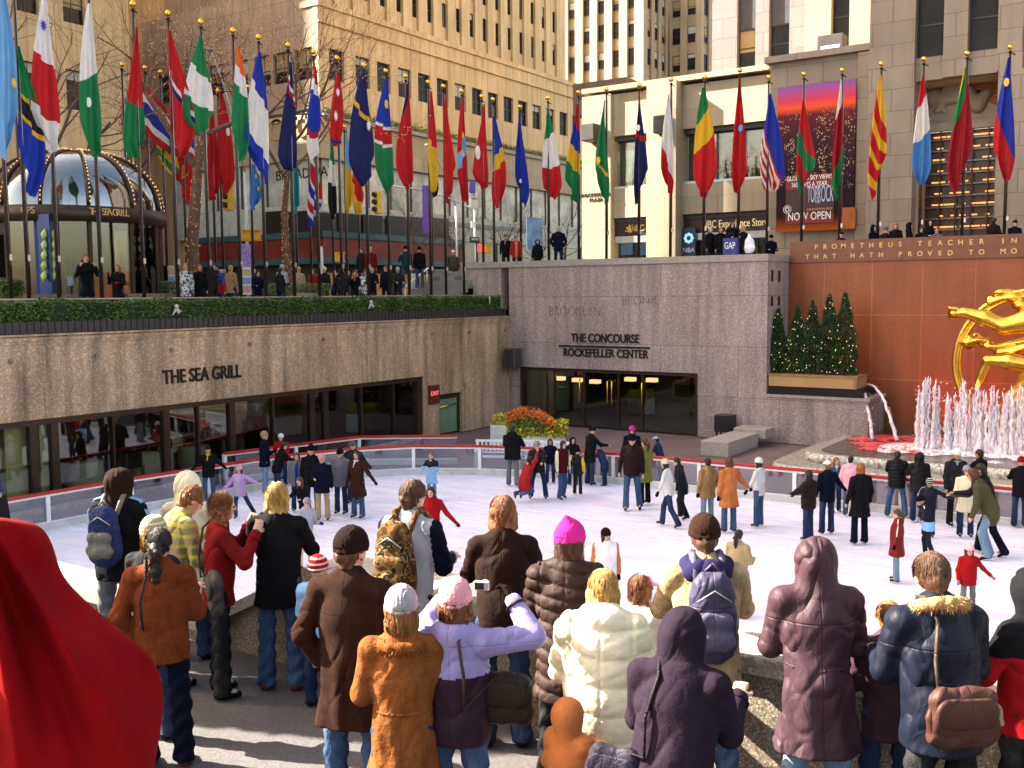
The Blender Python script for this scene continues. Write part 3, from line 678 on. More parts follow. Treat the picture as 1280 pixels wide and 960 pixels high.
# ================= BUILDINGS =================
WMESH={}
def window_mesh(w,h,ax,var):
    key=(round(w,2),round(h,2),ax,var)
    if key in WMESH: return WMESH[key]
    m_=MB(); fr=.06
    def bx(a0,z0,a1,z1,d0,d1,mi):
        if ax=='x': m_.box(d0,a0,z0,d1,a1,z1,mi)
        else: m_.box(a0,d0,z0,a1,d1,z1,mi)
    W2=w/2
    bx(-W2,0,-W2+fr,h,-.06,.02,0); bx(W2-fr,0,W2,h,-.06,.02,0); bx(-W2+fr,0,W2-fr,fr,-.06,.02,0); bx(-W2+fr,h-fr,W2-fr,h,-.06,.02,0)
    bx(-W2+fr,h*.5-.03,W2-fr,h*.5+.03,-.04,.02,0)
    if w>1.2: bx(-.025,fr,.025,h*.5-.03,-.03,.02,0); bx(-.025,h*.5+.03,.025,h-fr,-.03,.02,0)
    bl={0:0,1:.25,2:.45,3:.6,4:0,5:0}[var]; 
    if bl: bx(-W2+fr,h*(1-bl),W2-fr,h-fr,-.008,-.003,2)
    bx(-W2+fr,fr,W2-fr,h-fr,0,.015,1)
    me_mats=[frame,pane if var!=4 else paneb,blind if var!=3 else blindw]
    res=[]
    for mi in (0,1,2):
        s_=MB(); fs=[f for f,q in zip(m_.f,m_.m) if q==mi]
        if not fs: res.append(None); continue
        us=sorted({i for f in fs for i in f}); mp_={i:k for k,i in enumerate(us)}; s_.add([m_.v[i] for i in us],[tuple(mp_[i] for i in f) for f in fs]); o=s_.build('window',me_mats[mi],local=True,origin=(0,0,0)); res.append(o.data); bpy.data.objects.remove(o)
    WMESH[key]=res; return res
def facade(par,ax,c,a0,a1,z0,z1,cols,rows,mat,depth=.45,pier=.0,spand=.10,wmats=None,seed=1,bright=0,name='wall'):
    """a wall in the plane ax=c facing the smaller ax, with real window recesses; cols [(centre,width)], rows [(z,h)]"""
    rs=random.Random(seed); m_=MB(); cols=sorted(cols); rows=sorted(rows)
    def bx(p0,q0,p1,q1,d0,d1):
        if p1-p0<.005 or q1-q0<.005: return
        if ax=='x': m_.box(c+d0,p0,q0,c+d1,p1,q1)
        else: m_.box(p0,c+d0,q0,p1,c+d1,q1)
    e=a0
    for cc,w in cols:
        bx(e,z0,cc-w/2,z1,-pier,depth)
        zz=z0
        for (z,h) in rows: bx(cc-w/2,zz,cc+w/2,z,spand,depth); zz=z+h
        bx(cc-w/2,zz,cc+w/2,z1,spand,depth)
        e=cc+w/2
    bx(e,z0,a1,z1,-pier,depth)
    m_.build(name,mat,par)
    for cc,w in cols:
        for z,h in rows:
            v=4 if rs.random()<bright else (rs.choice((1,2,2)) if (w>1.2 and h>2.5) else rs.choice((0,0,1,1,2,3,5)))
            me=window_mesh(w,h,ax,v); o=bpy.data.objects.new('window',me[0]); COL.objects.link(o); o.parent=par
            for nm_,mm in (('pane',me[1]),('blind',me[2])):
                if mm: q_=bpy.data.objects.new(nm_,mm); COL.objects.link(q_); q_.parent=o
            p=Vector((c+depth*.55,cc,z)) if ax=='x' else Vector((cc,c+depth*.55,z)); o.location=p-WOFF[par.name]
def cx(px,py,X): return at_x(px,py,X).y
# ---- long office building across the street (front Y=46)
YB=46.0
OB=empty('office_building',(60,55,ZP),0,'long tan limestone office block with rows of sash windows across the street','building')
xc=at_y(400,150,YB).x; xe=at_y(727,140,YB).x+6
cw=[448.7,475,500.8,524.9,547.9,570,591,610.6,629.9,647.8,665.3,682,698.6,714.5]
cols=[(at_y(px+6,150,YB).x,at_y(px+13,150,YB).x-at_y(px,150,YB).x) for px in cw]
cols=[(at_y(421,90,YB).x,cols[0][1])]+cols
wmean=sum(w for _,w in cols)/len(cols); cols=[(c_,wmean) for c_,_ in cols]
z0=at_y(481,116,YB).z; z1=at_y(481,79,YB).z
zled=at_y(480,158,YB).z; zpar=at_y(440,20,YB).z
facade(OB,'y',YB,xc,xe,zled,zpar,cols,[(z0,z1-z0)],lime,seed=4,spand=0.02)
b=MB(); b.box(xc-.05,YB-.12,zpar,xe,YB+1.5,zpar+.35); b.box(xc-.05,YB-.15,zpar-1.0,xe,YB-.003,zpar-.9); b.build('cornice',lime,OB)
b=MB(); b.box(xc-.1,YB-.45,zled-.28,xe,YB-.002,zled); b.build('ledge',plain('ledge_stone',(.30,.27,.22),.8),OB)
gb=MB(); 
for _ in range(5200):
    q=Vector((rr.uniform(xc,xe),YB-.3+rr.uniform(-.2,.2),zled+rr.uniform(0,.45)*(.4+.6*abs(math.sin(rr.random()*3))))); d1=Vector((rr.uniform(-1,1),rr.uniform(-1,1),rr.uniform(-.3,1))).normalized(); d2=d1.orthogonal().normalized(); s=.09
    gb.add([q-d1*s,q-d2*s*.5,q+d1*s,q+d2*s*.5],[(0,1,2,3)],rr.choice((0,1,1)))
gb.build('ledge_greenery',[hl1,leafm('ledge_leaf',(.22,.26,.05))],OB)
# upper setback
YU=50.5
cu_=[479,499,519.4,538,556,574,590.5,606.7,622,637.5,651.8,666,679.5,692.7]
x0=at_y(cu_[0],30,YU).x; x1=at_y(cu_[-1],30,YU).x; st=(x1-x0)/13
colsu=[(x0+st*i,st*.42) for i in range(-4,15)]
zr0=at_y(692.7,40,YU).z; zr1=at_y(692.7,14,YU).z; pitch=zr1-at_y(692.7,55,YU).z
rows=[(zr0+pitch*k,zr1-zr0) for k in (-2,-1,0,1,2,3)]
ztopb=zr0+pitch*4.2
xue=at_y(706,60,YU).x
facade(OB,'y',YU,xc+2,xue,zpar-3,ztopb,[c_ for c_ in colsu if xc+3.2<c_[0]<xue-.6],rows,lime,seed=9,bright=.3,spand=.15,pier=.06,name='upper_wall')
b=MB(); b.box(xc+2.5,YU+.46,zpar-3,xue,YU+22,ztopb); b.box(xc+.05,YU-4,zpar-.4,xe,YU-.1,zpar-.05); b.box(xc+.5,YB+.5,ZP,xe-.5,YU+20,zpar-.5); b.build('core_block',lime,OB)
# side face (parallel Y) facing -X
ysd=at_x(180,100,xc).y
sw_=[(390,.0),(356,.0),(330,0),(238,0),(205,0)]
scols=[(cx(px,90,xc),1.5) for px in (380,352,328,300,270,238,208)]
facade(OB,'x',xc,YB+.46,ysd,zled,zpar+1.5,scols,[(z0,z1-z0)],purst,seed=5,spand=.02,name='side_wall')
MB().box(xc-.4,YB-.2,zled-.28,xc-.003,ysd,zled).build('ledge',lime,OB)
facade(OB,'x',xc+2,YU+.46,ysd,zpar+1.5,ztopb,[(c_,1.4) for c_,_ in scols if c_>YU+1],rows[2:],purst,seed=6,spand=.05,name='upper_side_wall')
# shop front under the ledge
zf0=at_y(480,300,YB).z; zf1=at_y(480,318,YB).z
zs1=zled-.3; zsg=at_y(480,206,YB).z
zsign0=at_y(450,205,YB).z
b=MB(); b.box(xc-.3,YB-.28,zsign0,xe,YB-.0,zs1); b.box(xc-.3,YB,zsign0,xc-.004,YB+14,zs1); b.build('fascia',limel,OB)
b=MB()
zA=at_y(480,262,YB).z; zB2=at_y(480,290,YB).z
b.box(xc,YB,ZP,xe,YB+.2,zf1-1.2+.0) if 0 else None
b.box(xc-.15,YB-.12,zB2-.3,xe,YB+.05,zB2+1.5); b.box(xc-.15,YB+.05,zB2-.3,xc,YB+14,zB2+1.5); b.build('spandrel_band',plain('pale_band',(.44,.44,.38),.6),OB)
b=MB(); b.box(xc-.2,YB-.2,zB2+.75,xe-14,YB-.125,zB2+1.05); b.build('grey_strip',plain('grey_strip',(.2,.22,.22),.6),OB)
b=MB(); b.box(xc-.02,YB+.1,zB2+1.5,xe,YB+.13,zsign0); b.box(xc-.02,YB+.13,zB2+1.5,xc+.02,YB+14,zsign0)
b.build('shop_glass',panemat('papered_glass',(.42,.41,.36),.25,.5),OB)
for i in range(16):
    x=xc+i*2.2; MB().box(x-.06,YB+.0,zB2+1.5,x+.06,YB+.09,zsign0).build('glazing_bar',frame,OB)
for i in range(1,6): MB().box(xc-.1,YB+i*2.4-.06,zB2+1.5,xc-.03,YB+i*2.4+.06,zsign0).build('glazing_bar',frame,OB)
# red awning fascia
xa1=at_y(569,310,YB).x
redaw=plain('awning_red',(.16,.012,.010),.5,0,.35,1.5); teal=plain('awning_teal',(.03,.085,.10),.4,.2,.2,2)
AW=empty('shop_awning',(xc,YB-.5,ZP+3),0,'dark red and teal awning band wrapping the corner shop','awning')
b=MB(); b.box(xc-.7,YB-.7,zf1-.35,xa1,YB-.3,zf0-.1); b.box(xc-.7,YB-.3,zf1-.35,xc-.3,YB+12,zf0-.1); b.build('red_fascia',redaw,AW)
b=MB(); 
for za,zb3 in ((zf0-.1,zf0+.28),(zf1-.75,zf1-.35)): b.box(xc-.8,YB-.8,za,xa1+.1,YB-.3,zb3); b.box(xc-.8,YB-.3,za,xc-.3,YB+12,zb3)
b.build('teal_bands',teal,AW)
b=MB(); b.box(xc,YB,ZP,xa1,YB+.3,zf1-.75); b.box(xc,YB+.3,ZP,xc+.3,YB+12,zf1-.75); b.build('shop_window_dark',dark,OB)
for i in range(9):
    x=xc+.3+i*2.3; MB().box(x,YB-.03,ZP+.3,x+1.3,YB-.004,zf1-1.3).build('lit_display',plain('amber_display',(.30,.15,.04),.7,0,.5,2,emit=.05),OB)
b=MB(); b.box(xa1,YB-.05,ZP,xe,YB+.2,zB2-.31); b.build('pale_infill',plain('pale_infill',(.50,.47,.36),.7,0,.2,.7),OB)
for i in range(9):
    x=xa1+i*2.6; MB().box(x-.08,YB-.16,ZP,x+.08,YB-.06,zB2-.31).build('glazing_bar',frame,OB)
for i,px in enumerate((344,376,403,435,465,495,523,550)):
    if px<398: p=at_x(px,279,xc-.5); M_=MB().box(p.x-.1,p.y-1.0,p.z-.75,p.x+.1,p.y+1.0,p.z+.75)
    else: p=at_y(px,282+(px-400)*.035,YB-.5); M_=MB().box(p.x-.95,YB-.6,p.z-.8,p.x+.95,YB-.4,p.z+.8)
    bo=M_.build('hanging_banner',black,label=None,cat='banner',group='black square banners on the shop band'); bo['label']='black square banner fixed on the pale band above the awning'
    t_=None if 1 else text('G',1.0,(p.x,YB-.6,p.z-.35),'y',plain('dim_letter',(.10,.10,.10),.6),'emblem',None,.01)
    if t_: t_.parent=bo; t_.location=t_.location-bo.location; 
p=at_x(345,176,xc-.3); gl_=plain('sign_gold',(.55,.30,.10),.4,.3,.3,2)
text('LENBO  US',1.9,(xc-.3,at_x(340,182,xc-.3).y,zsign0+1.0),'x',gl_,'lettering',OB,.1,sx=.9)
text('M   E',1.9,(at_y(427,175,YB).x,YB-.28,zsign0+1.0),'y',gl_,'lettering',OB,.1,sx=1.4)
text('ON   BROADWAY',.9,(xc-.02,at_x(365,208,xc).y,zsign0-1.3),'x',black,'lettering',OB,.03)
# ---- left tall building (unseen tall part is sized to shade the rink)
LB=empty('corner_building',(20,60,ZP),0,'tall tan limestone building behind the glass dome pavilion','building')
XL1=at_y(168,200,58).x
lc=[]
zs_=[]
rowz=[at_y(95,y,58).z for y in (262,163,48)]
colsl=[(at_y(px,100,58).x,1.5) for px in (-60,-30,0,46,93,128,150,175)]
rz=at_y(128,142,58).z; pitchl=(at_y(128,30,58).z-at_y(128,135,58).z)
rowsl=[(rz-pitchl*2+pitchl*k,2.4) for k in range(0,12)]
facade(LB,'y',58,-8.5,31,ZP,ZP+52,[(3+ i*3.05,1.5) for i in range(6)],rowsl[:8],lime,depth=.6,seed=12,spand=.12,pier=.05)
facade(LB,'y',58.02,31,XL1,ZP,ZP+20.5,[(32.4+i*3.05,1.5) for i in range(3)],rowsl[:4],lime,depth=.6,seed=14,spand=.12,name='lower_block')
b=MB(); b.box(-8.5,58.63,ZP,31,80,ZP+52); b.box(31,58.63,ZP,XL1-.05,80,ZP+20.5); b.build('core_block',lime,LB)
facade(LB,'x',XL1+.01,58.62,80,ZP,ZP+52,[(60.5+i*3,1.5) for i in range(6)],rowsl[:10],lime,depth=.5,seed=13,spand=.1,name='side_wall') if 0 else None
MB().box(-60,62,ZP,-14,90,ZP+9).build('distant_block',limeb,label='low stone block far off behind the left end of the hedge',cat='building')
# building that closes the gap between them
GB=empty('infill_building',(46,72,ZP),0,'plain tan building in shade between the two nearer blocks','building')
facade(GB,'y',74,XL1-4,xc+4,ZP,ZP+46,[(XL1+i*3.2,1.5) for i in range(3)],[(ZP+6+4.1*k,2.4) for k in range(6)],lime,seed=15,spand=.1)
# ---- far tower
XT=115.0
TW=empty('office_tower',(120,60,ZP),0,'pale far tower with vertical piers rising above the low store building','building')
ye=cx(805,60,XT); yl=cx(700,60,XT)
tc=[(cx(px,60,XT),cx(px-4.6,60,XT)-cx(px+4.6,60,XT)) for px in (715,733.6,751.6,770,789)]
tr=[]; za=at_x(789,44.5,XT).z; zb=at_x(789,24,XT).z; pt_=zb-at_x(789,59.5,XT).z
rows=[(za+pt_*k,zb-za) for k in (-3,-2,-1,0,1,2)]
facade(TW,'x',XT,ye,yl+20,ZP+8,zb+pt_*2.4,tc+[(tc[0][0]+(tc[0][0]-tc[1][0])*k,tc[0][1]) for k in (1,2,3)],rows,limet,seed=21,spand=.35,pier=.2)
xt2=at_y(835,60,ye).x
tcy=[(at_y(px,60,ye).x,at_y(px+2.6,60,ye).x-at_y(px-2.6,60,ye).x) for px in (812,821,830)]
facade(TW,'y',ye,XT+.46,xt2,ZP+8,zb+pt_*2.4,tcy,rows,limet,seed=22,spand=.3,name='side_wall')
xt3=xt2+.46
y877=cx(877,60,xt3)
facade(TW,'x',xt3,y877,ye-.02,ZP+8,zb+pt_*2.4,[(cx(px,60,xt3),1.15) for px in (845,864)],rows,limet,seed=23,spand=.3,name='wing_wall')
facade(TW,'y',y877,xt3+.46,xt3+16,ZP+8,zb+pt_*2.4,[(at_y(883,60,y877).x,1.6)],rows,limet,seed=24,spand=.3,name='wing_side_wall')
MB().box(XT+.5,ye+.5,ZP,XT+60,yl+19,zb+pt_*2.2).build('core_block',limet,TW)
# small roof hut
p=at_x(741,112,62); HT=MB(); HT.box(60,cx(800,110,62),p.z-2,66,cx(735,110,62),at_x(760,108,62).z); HT.build('roof_hut',plain('roof_dark',(.16,.10,.07),.8),label='small brown plant room on the roof of the store building',cat='roof hut')
# ---- store building (NBC) X=50
XN=50.0
NB=empty('store_building',(53,20,ZW),0,'pale limestone store building with dark shop windows and piers','building')
def seg(x0p,x1p,yt,yb_,d0,d1,mat,name='wall',X=XN,par=None,zt=None,zb_=None):
    ya_=cx(x0p,(yt+yb_)/2,X); yb2=cx(x1p,(yt+yb_)/2,X); xm=(x0p+x1p)/2
    z1_=zt if zt is not None else at_x(xm,yt,X).z; z0_=zb_ if zb_ is not None else at_x(xm,yb_,X).z
    return MB().box(X+d0,ya_,z0_,X+d1,yb2,z1_).build(name,mat,par or NB)
ZN=at_x(800,112,XN).z
zw1=at_x(790,167,XN).z; zw0=at_x(790,234,XN).z; zl1=at_x(790,271,XN).z
seg(727,763,0,0,0,4,limel,'pier',zt=ZN,zb_=ZW); seg(814,851,0,0,-.5,4,limel,'pier',zt=ZN+.15,zb_=ZW)
for a_,c_ in ((763.3,813.7),(851.3,962)):
    seg(a_,c_,0,0,.25,4,limel,'upper_wall',zt=ZN-.02,zb_=zw1); seg(a_,c_,0,0,.25,1,limel,'spandrel',zt=zw0,zb_=zl1)
    seg(a_,c_,0,0,.9,1.0,glass,'window_pane',zt=zw1-.1,zb_=zw0+.1)
    seg(a_,c_,0,0,.5,1.0,frame,'window_head',zt=zw1-.003,zb_=zw1-.25); seg(a_,c_,0,0,.3,1.0,steel,'window_sill',zt=zw0+.12,zb_=zw0+.003)
    seg(a_,c_,0,0,.5,.9,bronze,'sign_fascia',zt=zl1-.25,zb_=zl1-1.0); seg(a_,c_,0,0,.45,.95,frame,'fascia_trim',zt=zl1-.003,zb_=zl1-.24)
    seg(a_,c_,0,0,.4,.95,steel,'fascia_base',zt=zl1-1.003,zb_=zl1-1.35)
    seg(a_,c_,0,0,.9,.93,glass,'shop_pane',zt=zl1-1.36,zb_=ZW+.1)
for px in (868,890,925,955): seg(px-.8,px+.8,0,0,.8,.88,frame,'glazing_bar',zt=zw1-.26,zb_=zw0+.13)
for px in (790,870,895,930): seg(px-.5,px+.5,0,0,.82,.88,frame,'glazing_bar',zt=zl1-1.36,zb_=ZW)
MB().box(XN+4,cx(962,150,XN),ZW,XN+20,cx(727,150,XN),ZN-.05).build('core_block',dark,NB)
b=MB(); b.box(XN-.08,cx(962,150,XN),ZN-.02+.02,XN+6,cx(727,150,XN),ZN+.12) if 0 else None
seg(727,962,0,0,-.04,6,limel,'parapet_coping',zt=ZN+.42,zb_=ZN+.153)
text('NBC',.5,(XN+.5,cx(792,280,XN),zl1-.85),'x',goldpaint,'lettering',NB,.04,sx=.8)
b=MB(); 
for k in range(6):
    a=R(15+k*30); b.add([(XN+.46,cx(783.5,280,XN)-.02*0+0.0,zl1-.82),(XN+.46,cx(783.5,280,XN)+.34*math.cos(a)+.05,zl1-.82+.4*math.sin(a)),(XN+.46,cx(783.5,280,XN)+.34*math.cos(a)-.05,zl1-.82+.44*math.sin(a)+.03),(XN+.48,cx(783.5,280,XN)-.02,zl1-.80)],[(0,1,2,3)])
b.build('fan_emblem',goldpaint,NB)
text('NBC Experience Store',.56,(XN+.5,cx(914,272,XN),zl1-.87),'x',plain('sign_cream',(.75,.6,.32),.4,emit=.05),'lettering',NB,.04,sx=.68)
text('ROCKEFELLER\nPLAZA',.27,(XN,cx(745,255,XN),at_x(745,253,XN).z),'x',black,'lettering',NB,.03,sx=.85,spacing=1.3)
# display inside: shirt, lights, blue sign
p=at_x(778,207,XN+1.8); b=MB(); b.box(p.x,p.y-.55,p.z-.9,p.x+.1,p.y+.55,p.z+.8); b.box(p.x,p.y-.95,p.z+.15,p.x+.1,p.y-.55,p.z+.75); b.box(p.x,p.y+.55,p.z+.15,p.x+.1,p.y+.95,p.z+.75)
b.build('display_shirt',plain('pale_shirt',(.45,.6,.6),.8,emit=.06),label='pale blue shirt hung in the upper store window',cat='shirt')
b=MB()
for k in range(11): q=at_x(768+k*4.4,297,XN+1.3); b.ball(q,.06,0,6)
b.build('window_lights',plain('spot_lights',(1,.8,.4),.5,emit=.4),label='row of tiny warm lights above the lower store window',cat='lights')
b=MB()
for i in range(3): q=at_x(781+i*9+(18 if i else 0),305,XN+1.25); b.box(q.x,q.y-.5,q.z-.6,q.x+.05,q.y+.5,q.z+.6)
b.build('display_screens',plain('blue_screen',(.10,.22,.45),.4,emit=.06),label='blue pictures behind the lower store window glass',cat='pictures')
def panel(px0,px1,py0,py1,X,mat,name,label,cat,th=.1):
    a=at_x(px0,py0,X); c=at_x(px1,py1,X); e=empty(name,(X,(a.y+c.y)/2,min(a.z,c.z)),0,label,cat)
    MB().box(X-th,a.y,min(a.z,c.z),X,c.y,max(a.z,c.z)).build('board',mat,e); return e,a,c
navy=plain('navy_sign',(.015,.035,.10),.4,0,.2,3)
e,a,c=panel(854,870,285,322,XN+.3,navy,'store_poster','dark blue poster with a pale rosette left of the store entrance','poster')
b=MB(); yc=(a.y+c.y)/2
for k in range(8): an=k*.785; b.ball((XN+.19,yc+.2*math.cos(an),a.z-.55+.2*math.sin(an)),.09,0,8)
b.build('rosette',plain('pale_cyan',(.35,.65,.75),.5,emit=.1),e)
for j,s_ in enumerate(('NBA',)): text(s_,.34,(XN+.19,yc,a.z-1.35-.36*j),'x',plain('sign_white',(.8,.8,.8),.5),'lettering',e,.01)
# ---- wall lamps on store
for px,py in ((742,167),(832,157)):
    p=at_x(px,py,XN-.3); MB().box(XN-1.0,p.y-.4,p.z-.45,XN-.003 if px<800 else XN-.503,p.y+.4,p.z+.45,0,.04).build('wall_floodlight',frame,label='boxy dark floodlight on the %s limestone pier of the store'%('end' if px<800 else 'middle'),cat='floodlight')
# ---- main grey limestone building (right)
XM=47.0; XPW=48.6
MBd=empty('grand_building',(52,5,ZW),0,'blocky grey limestone building with a deep carved and gilded entrance','building')
yE1=cx(1085,150,XM)
zwb=at_x(1161,70,XM).z; w1=(cx(1143.8,40,XM)+cx(1179.5,40,XM))/2; ww1=cx(1143.8,40,XM)-cx(1179.5,40,XM)
w2=(cx(1210,40,XM)+cx(1247,40,XM))/2
zrec=at_x(1193,95,XM).z; ry0=cx(1141,180,XM); ry1=cx(1245,180,XM)
wsp=w1-w2
facade(MBd,'x',XM,ry1-40,yE1,zrec,ZW+34,[(w1-wsp*k,ww1) for k in range(0,6)],[(zwb,2.75),(zwb+4.2,2.75),(zwb+8.4,2.75)],limeb,depth=.8,spand=.25,seed=31)
b=MB(); b.box(XM,ry0,ZW,XM+.8,yE1,zrec-.002); b.box(XM,ry1-3.6,ZW,XM+.8,ry1,zrec-.002); b.box(XM+.02,ry1-40,ZW,XM+.7,ry1-3.6,zrec-.002)
b.build('lower_wall',limeb,MBd)
b=MB(); b.box(XM+.8,ry0,ZW,XM+3,ry0+.4,zrec+.3); b.box(XM+.8,ry1-.4,ZW,XM+3,ry1,zrec+.3); b.box(XM+.8,ry1,zrec,XM+3,ry0,zrec+.4); b.build('recess_reveal',lime,MBd)
b=MB(); b.box(XM+.81,yE1-.5,ZW,XM+10,yE1,ZW+34); b.build('side_wall',limeb,MBd)
zg1=at_x(1193,142,XM).z
b=MB(); b.box(XM+2.4,ry1+.01,zg1,XM+2.6,ry0-.01,zrec-.01); b.box(XM+2.2,ry1+.01,zg1-.35,XM+2.6,ry0-.01,zg1-.003); b.build('relief_panel',plain('relief_stone',(.33,.28,.20),.7,0,.3,1),MBd)
b=MB(); 
for k in range(5): b.add([(XM+2.36,ry1+.02,zg1+ .35+k*.28),(XM+2.36,ry1+.02,zg1+.5+k*.28),(XM+2.36,ry1+1.6,zrec-.03+(k-4)*.02),(XM+2.36,ry1+1.75,zrec-.2+(k-4)*.02)],[(0,1,2,3)],0)
b.box(XM+2.3,ry1+.1,zrec-.28,XM+2.39,ry0-.1,zrec-.02,0)
b.build('painted_rays',plain('ray_red',(.30,.09,.04),.6),MBd)
# glazed screen with amber lights
b=MB(); b.box(XM+2.6,ry1+.01,ZW,XM+2.8,ry0-.01,zg1-.36); b.build('screen_backing',plain('screen_brown',(.06,.025,.012),.3,.2,.4,2),MBd)
amber=plain('amber_lamps',(1,.36,.08),.4,emit=.2)
b=MB(); g=MB(); rs=random.Random(5)
nr=11
for k in range(nr):
    z=ZW+.9+(zg1-.7-ZW-.9)*k/(nr-1)
    g.box(XM+2.42,ry1+.05,z-.05,XM+2.5,ry0-.05,z+.02,0 )
    for q in range(5):
        y=ry0-.4-(ry0-ry1-.8)*(q+.5)/5+rs.uniform(-.1,.1)
        if rs.random()<.8: 
            w_=rs.uniform(.06,.30); MB().box(XM+2.5,y-w_,z+.08,XM+2.56,y+w_,z+.14).build('amber_lamp',amber,MBd)
g.build('cast_glass_bars',plain('cast_glass',(.16,.15,.17),.2,.4,.4,2),MBd)
b=MB()
for q in range(1,5): y=ry0-(ry0-ry1)*q/5; b.box(XM+2.36,y-.03,ZW,XM+2.42,y+.03,zg1-.36)
b.build('screen_mullions',bronze,MBd)
# poster wall
yp0=cx(962,180,XPW)
zl_=at_x(1025,72,XPW).z
PW=empty('setback_wing',(52,15,ZW),0,'grey and sunlit upper wing set back behind the skyline poster wall','building')
MB().box(XPW,yE1+.01,ZW,XPW+.8,yp0,zl_).build('wall',limeb,PW)
MB().box(XPW-.25,yE1+.01,ZW,XPW-.003,cx(1072,200,XPW),zl_-.05).build('pilaster',limeb,PW)
MB().box(XPW-.3,yE1+.01,zl_+.002,XPW+6,yp0+.2,zl_+.3).build('coping',limeb,PW)
XG=56.0
yg0=cx(890,60,XG); yg1=cx(1006,60,XG)
gc=[(cx(932.5,60,XG),cx(921,60,XG)-cx(944,60,XG)),(cx(973.5,60,XG),cx(961,60,XG)-cx(986.5,60,XG))]
zg=at_x(973,70,XG).z
facade(PW,'x',XG,yg1-2,yg0,ZW+6,ZW+45,gc,[(zg-.3+3.7*k,2.05) for k in range(0,9)],greyst,depth=.7,spand=.3,seed=41,name='upper_wall')
for c_,w_ in gc:
    for k in range(0,8): MB().box(XG+.26,c_-w_/2+.02,zg+1.77+3.7*k,XG+.297,c_+w_/2-.02,zg+3.38+3.7*k).build('dark_spandrel',plain('spandrel_metal',(.05,.045,.05),.5,.2,.3,4),PW)
MB().box(XG+.71,yg0-.5,ZW+6,XG+14,yg0,ZW+45).build('side_wall',limel,PW)
XG2=53.5; y1_=cx(1006,40,XG2); y2_=cx(1085,40,XG2)
facade(PW,'x',XG2,y2_-1,y1_,zl_+.3,ZW+42,[(cx(1050,30,XG2),cx(1039,30,XG2)-cx(1062,30,XG2))],[(zl_+1.6+4.2*k,2.9) for k in range(6)],limel,depth=.7,spand=.4,seed=42,name='pier_wall')
MB().box(XG2+.71,y1_-.5,zl_+.3,XG2+4,y1_,ZW+42).build('pier_side',limel,PW)
p=at_x(1041,58,XG2-.6); FLm=empty('wall_floodlight',(p.x,p.y,p.z-.6),0,'boxy lit floodlight standing on the ledge above the skyline poster','floodlight')
b=MB(); b.box(p.x-.5,p.y-.65,p.z-.4,p.x+.3,p.y+.65,p.z+.5,0,.04); b.build('lamp_case',frame,FLm)
b=MB(); b.box(p.x-.53,p.y-.5,p.z-.36,p.x-.505,p.y+.45,p.z-.05); b.build('lamp_lens',plain('violet_lens',(.5,.45,1),.3,emit=.5),FLm)
b=MB(); b.tube([(p.x,p.y-.3,p.z-1.2),(p.x,p.y-.3,p.z-.4)],.05,6); b.tube([(p.x,p.y+.3,p.z-1.2),(p.x,p.y+.3,p.z-.4)],.05,6); b.build('legs_frame',frame,FLm)
# skyline poster
def skyline():
    m,nt,b=nmat('skyline_print'); tc=nt.nodes.new('ShaderNodeTexCoord'); s=nt.nodes.new('ShaderNodeSeparateXYZ'); nt.links.new(tc.outputs['Generated'],s.inputs[0])
    z=s.outputs[2]
    base=ramp(nt,z,[(0,(.35,.07,.01)),(.10,(.03,.012,.015)),(.3,(.02,.012,.02)),(.66,(.05,.02,.03)),(.80,(.12,.02,.03)),(.85,(.75,.10,.03)),(.90,(.60,.05,.10)),(1,(.22,.10,.35))])
    v=N(nt,'ShaderNodeTexVoronoi',distance='CHEBYCHEV'); v.inputs['Scale'].default_value=1; mp=N(nt,'ShaderNodeMapping'); mp.inputs['Scale'].default_value=(1,52,80); nt.links.new(tc.outputs['Generated'],mp.inputs[0]); nt.links.new(mp.outputs[0],v.inputs['Vector'])
    sc=nt.nodes.new('ShaderNodeSeparateColor'); nt.links.new(v.outputs['Color'],sc.inputs[0])
    lit=ramp(nt,sc.outputs[0],[(.55,0),(.62,1)],'LINEAR')
    dd=ramp(nt,v.outputs['Distance'],[(.25,1),(.38,0)])
    band=ramp(nt,z,[(.27,0),(.32,1),(.78,1),(.84,0)])
    big=noise(nt,mp.outputs[0],.16,2); bigr=ramp(nt,big,[(.45,.0),(.55,1)])
    a=N(nt,'ShaderNodeMath',operation='MULTIPLY'); nt.links.new(lit,a.inputs[0]); nt.links.new(dd,a.inputs[1])
    a2=N(nt,'ShaderNodeMath',operation='MULTIPLY'); nt.links.new(a.outputs[0],a2.inputs[0]); nt.links.new(band,a2.inputs[1])
    a3=N(nt,'ShaderNodeMath',operation='MULTIPLY'); nt.links.new(a2.outputs[0],a3.inputs[0]); nt.links.new(bigr,a3.inputs[1])
    o=mixc(nt,a3.outputs[0],base,(.55,.42,.20)); nt.links.new(o,b.inputs['Base Color']); b.inputs['Roughness'].default_value=.9; b.inputs['Specular IOR Level'].default_value=.1; return m
a=at_x(975.5,112,XPW); c=at_x(1073,100,XPW); zb0=at_x(975.5,290.5,XPW).z; zt0_=a.z
PO=empty('skyline_poster',(XPW,(a.y+c.y)/2,zb0),0,'huge dusk city skyline banner with white headline text on the grey wall','poster')
MB().box(XPW-.35,a.y,zb0,XPW-.26,c.y,zt0_).build('print',skyline(),PO)
wht=plain('print_white',(.85,.85,.85),.6); dred=plain('print_red',(.20,.015,.02),.6)
XQ=XPW-.353
pa=at_x(982,272,XQ); pb=at_x(1042,272,XQ)
def pz(py): return at_x(1010,py,XQ).z
MB().box(XQ-.02,pa.y,pz(236),XQ,pb.y,pz(218.5)).build('headline_box',dred,PO)
MB().box(XQ-.02,pa.y,pz(279),XQ,pb.y,pz(267)).build('footer_box',dred,PO)
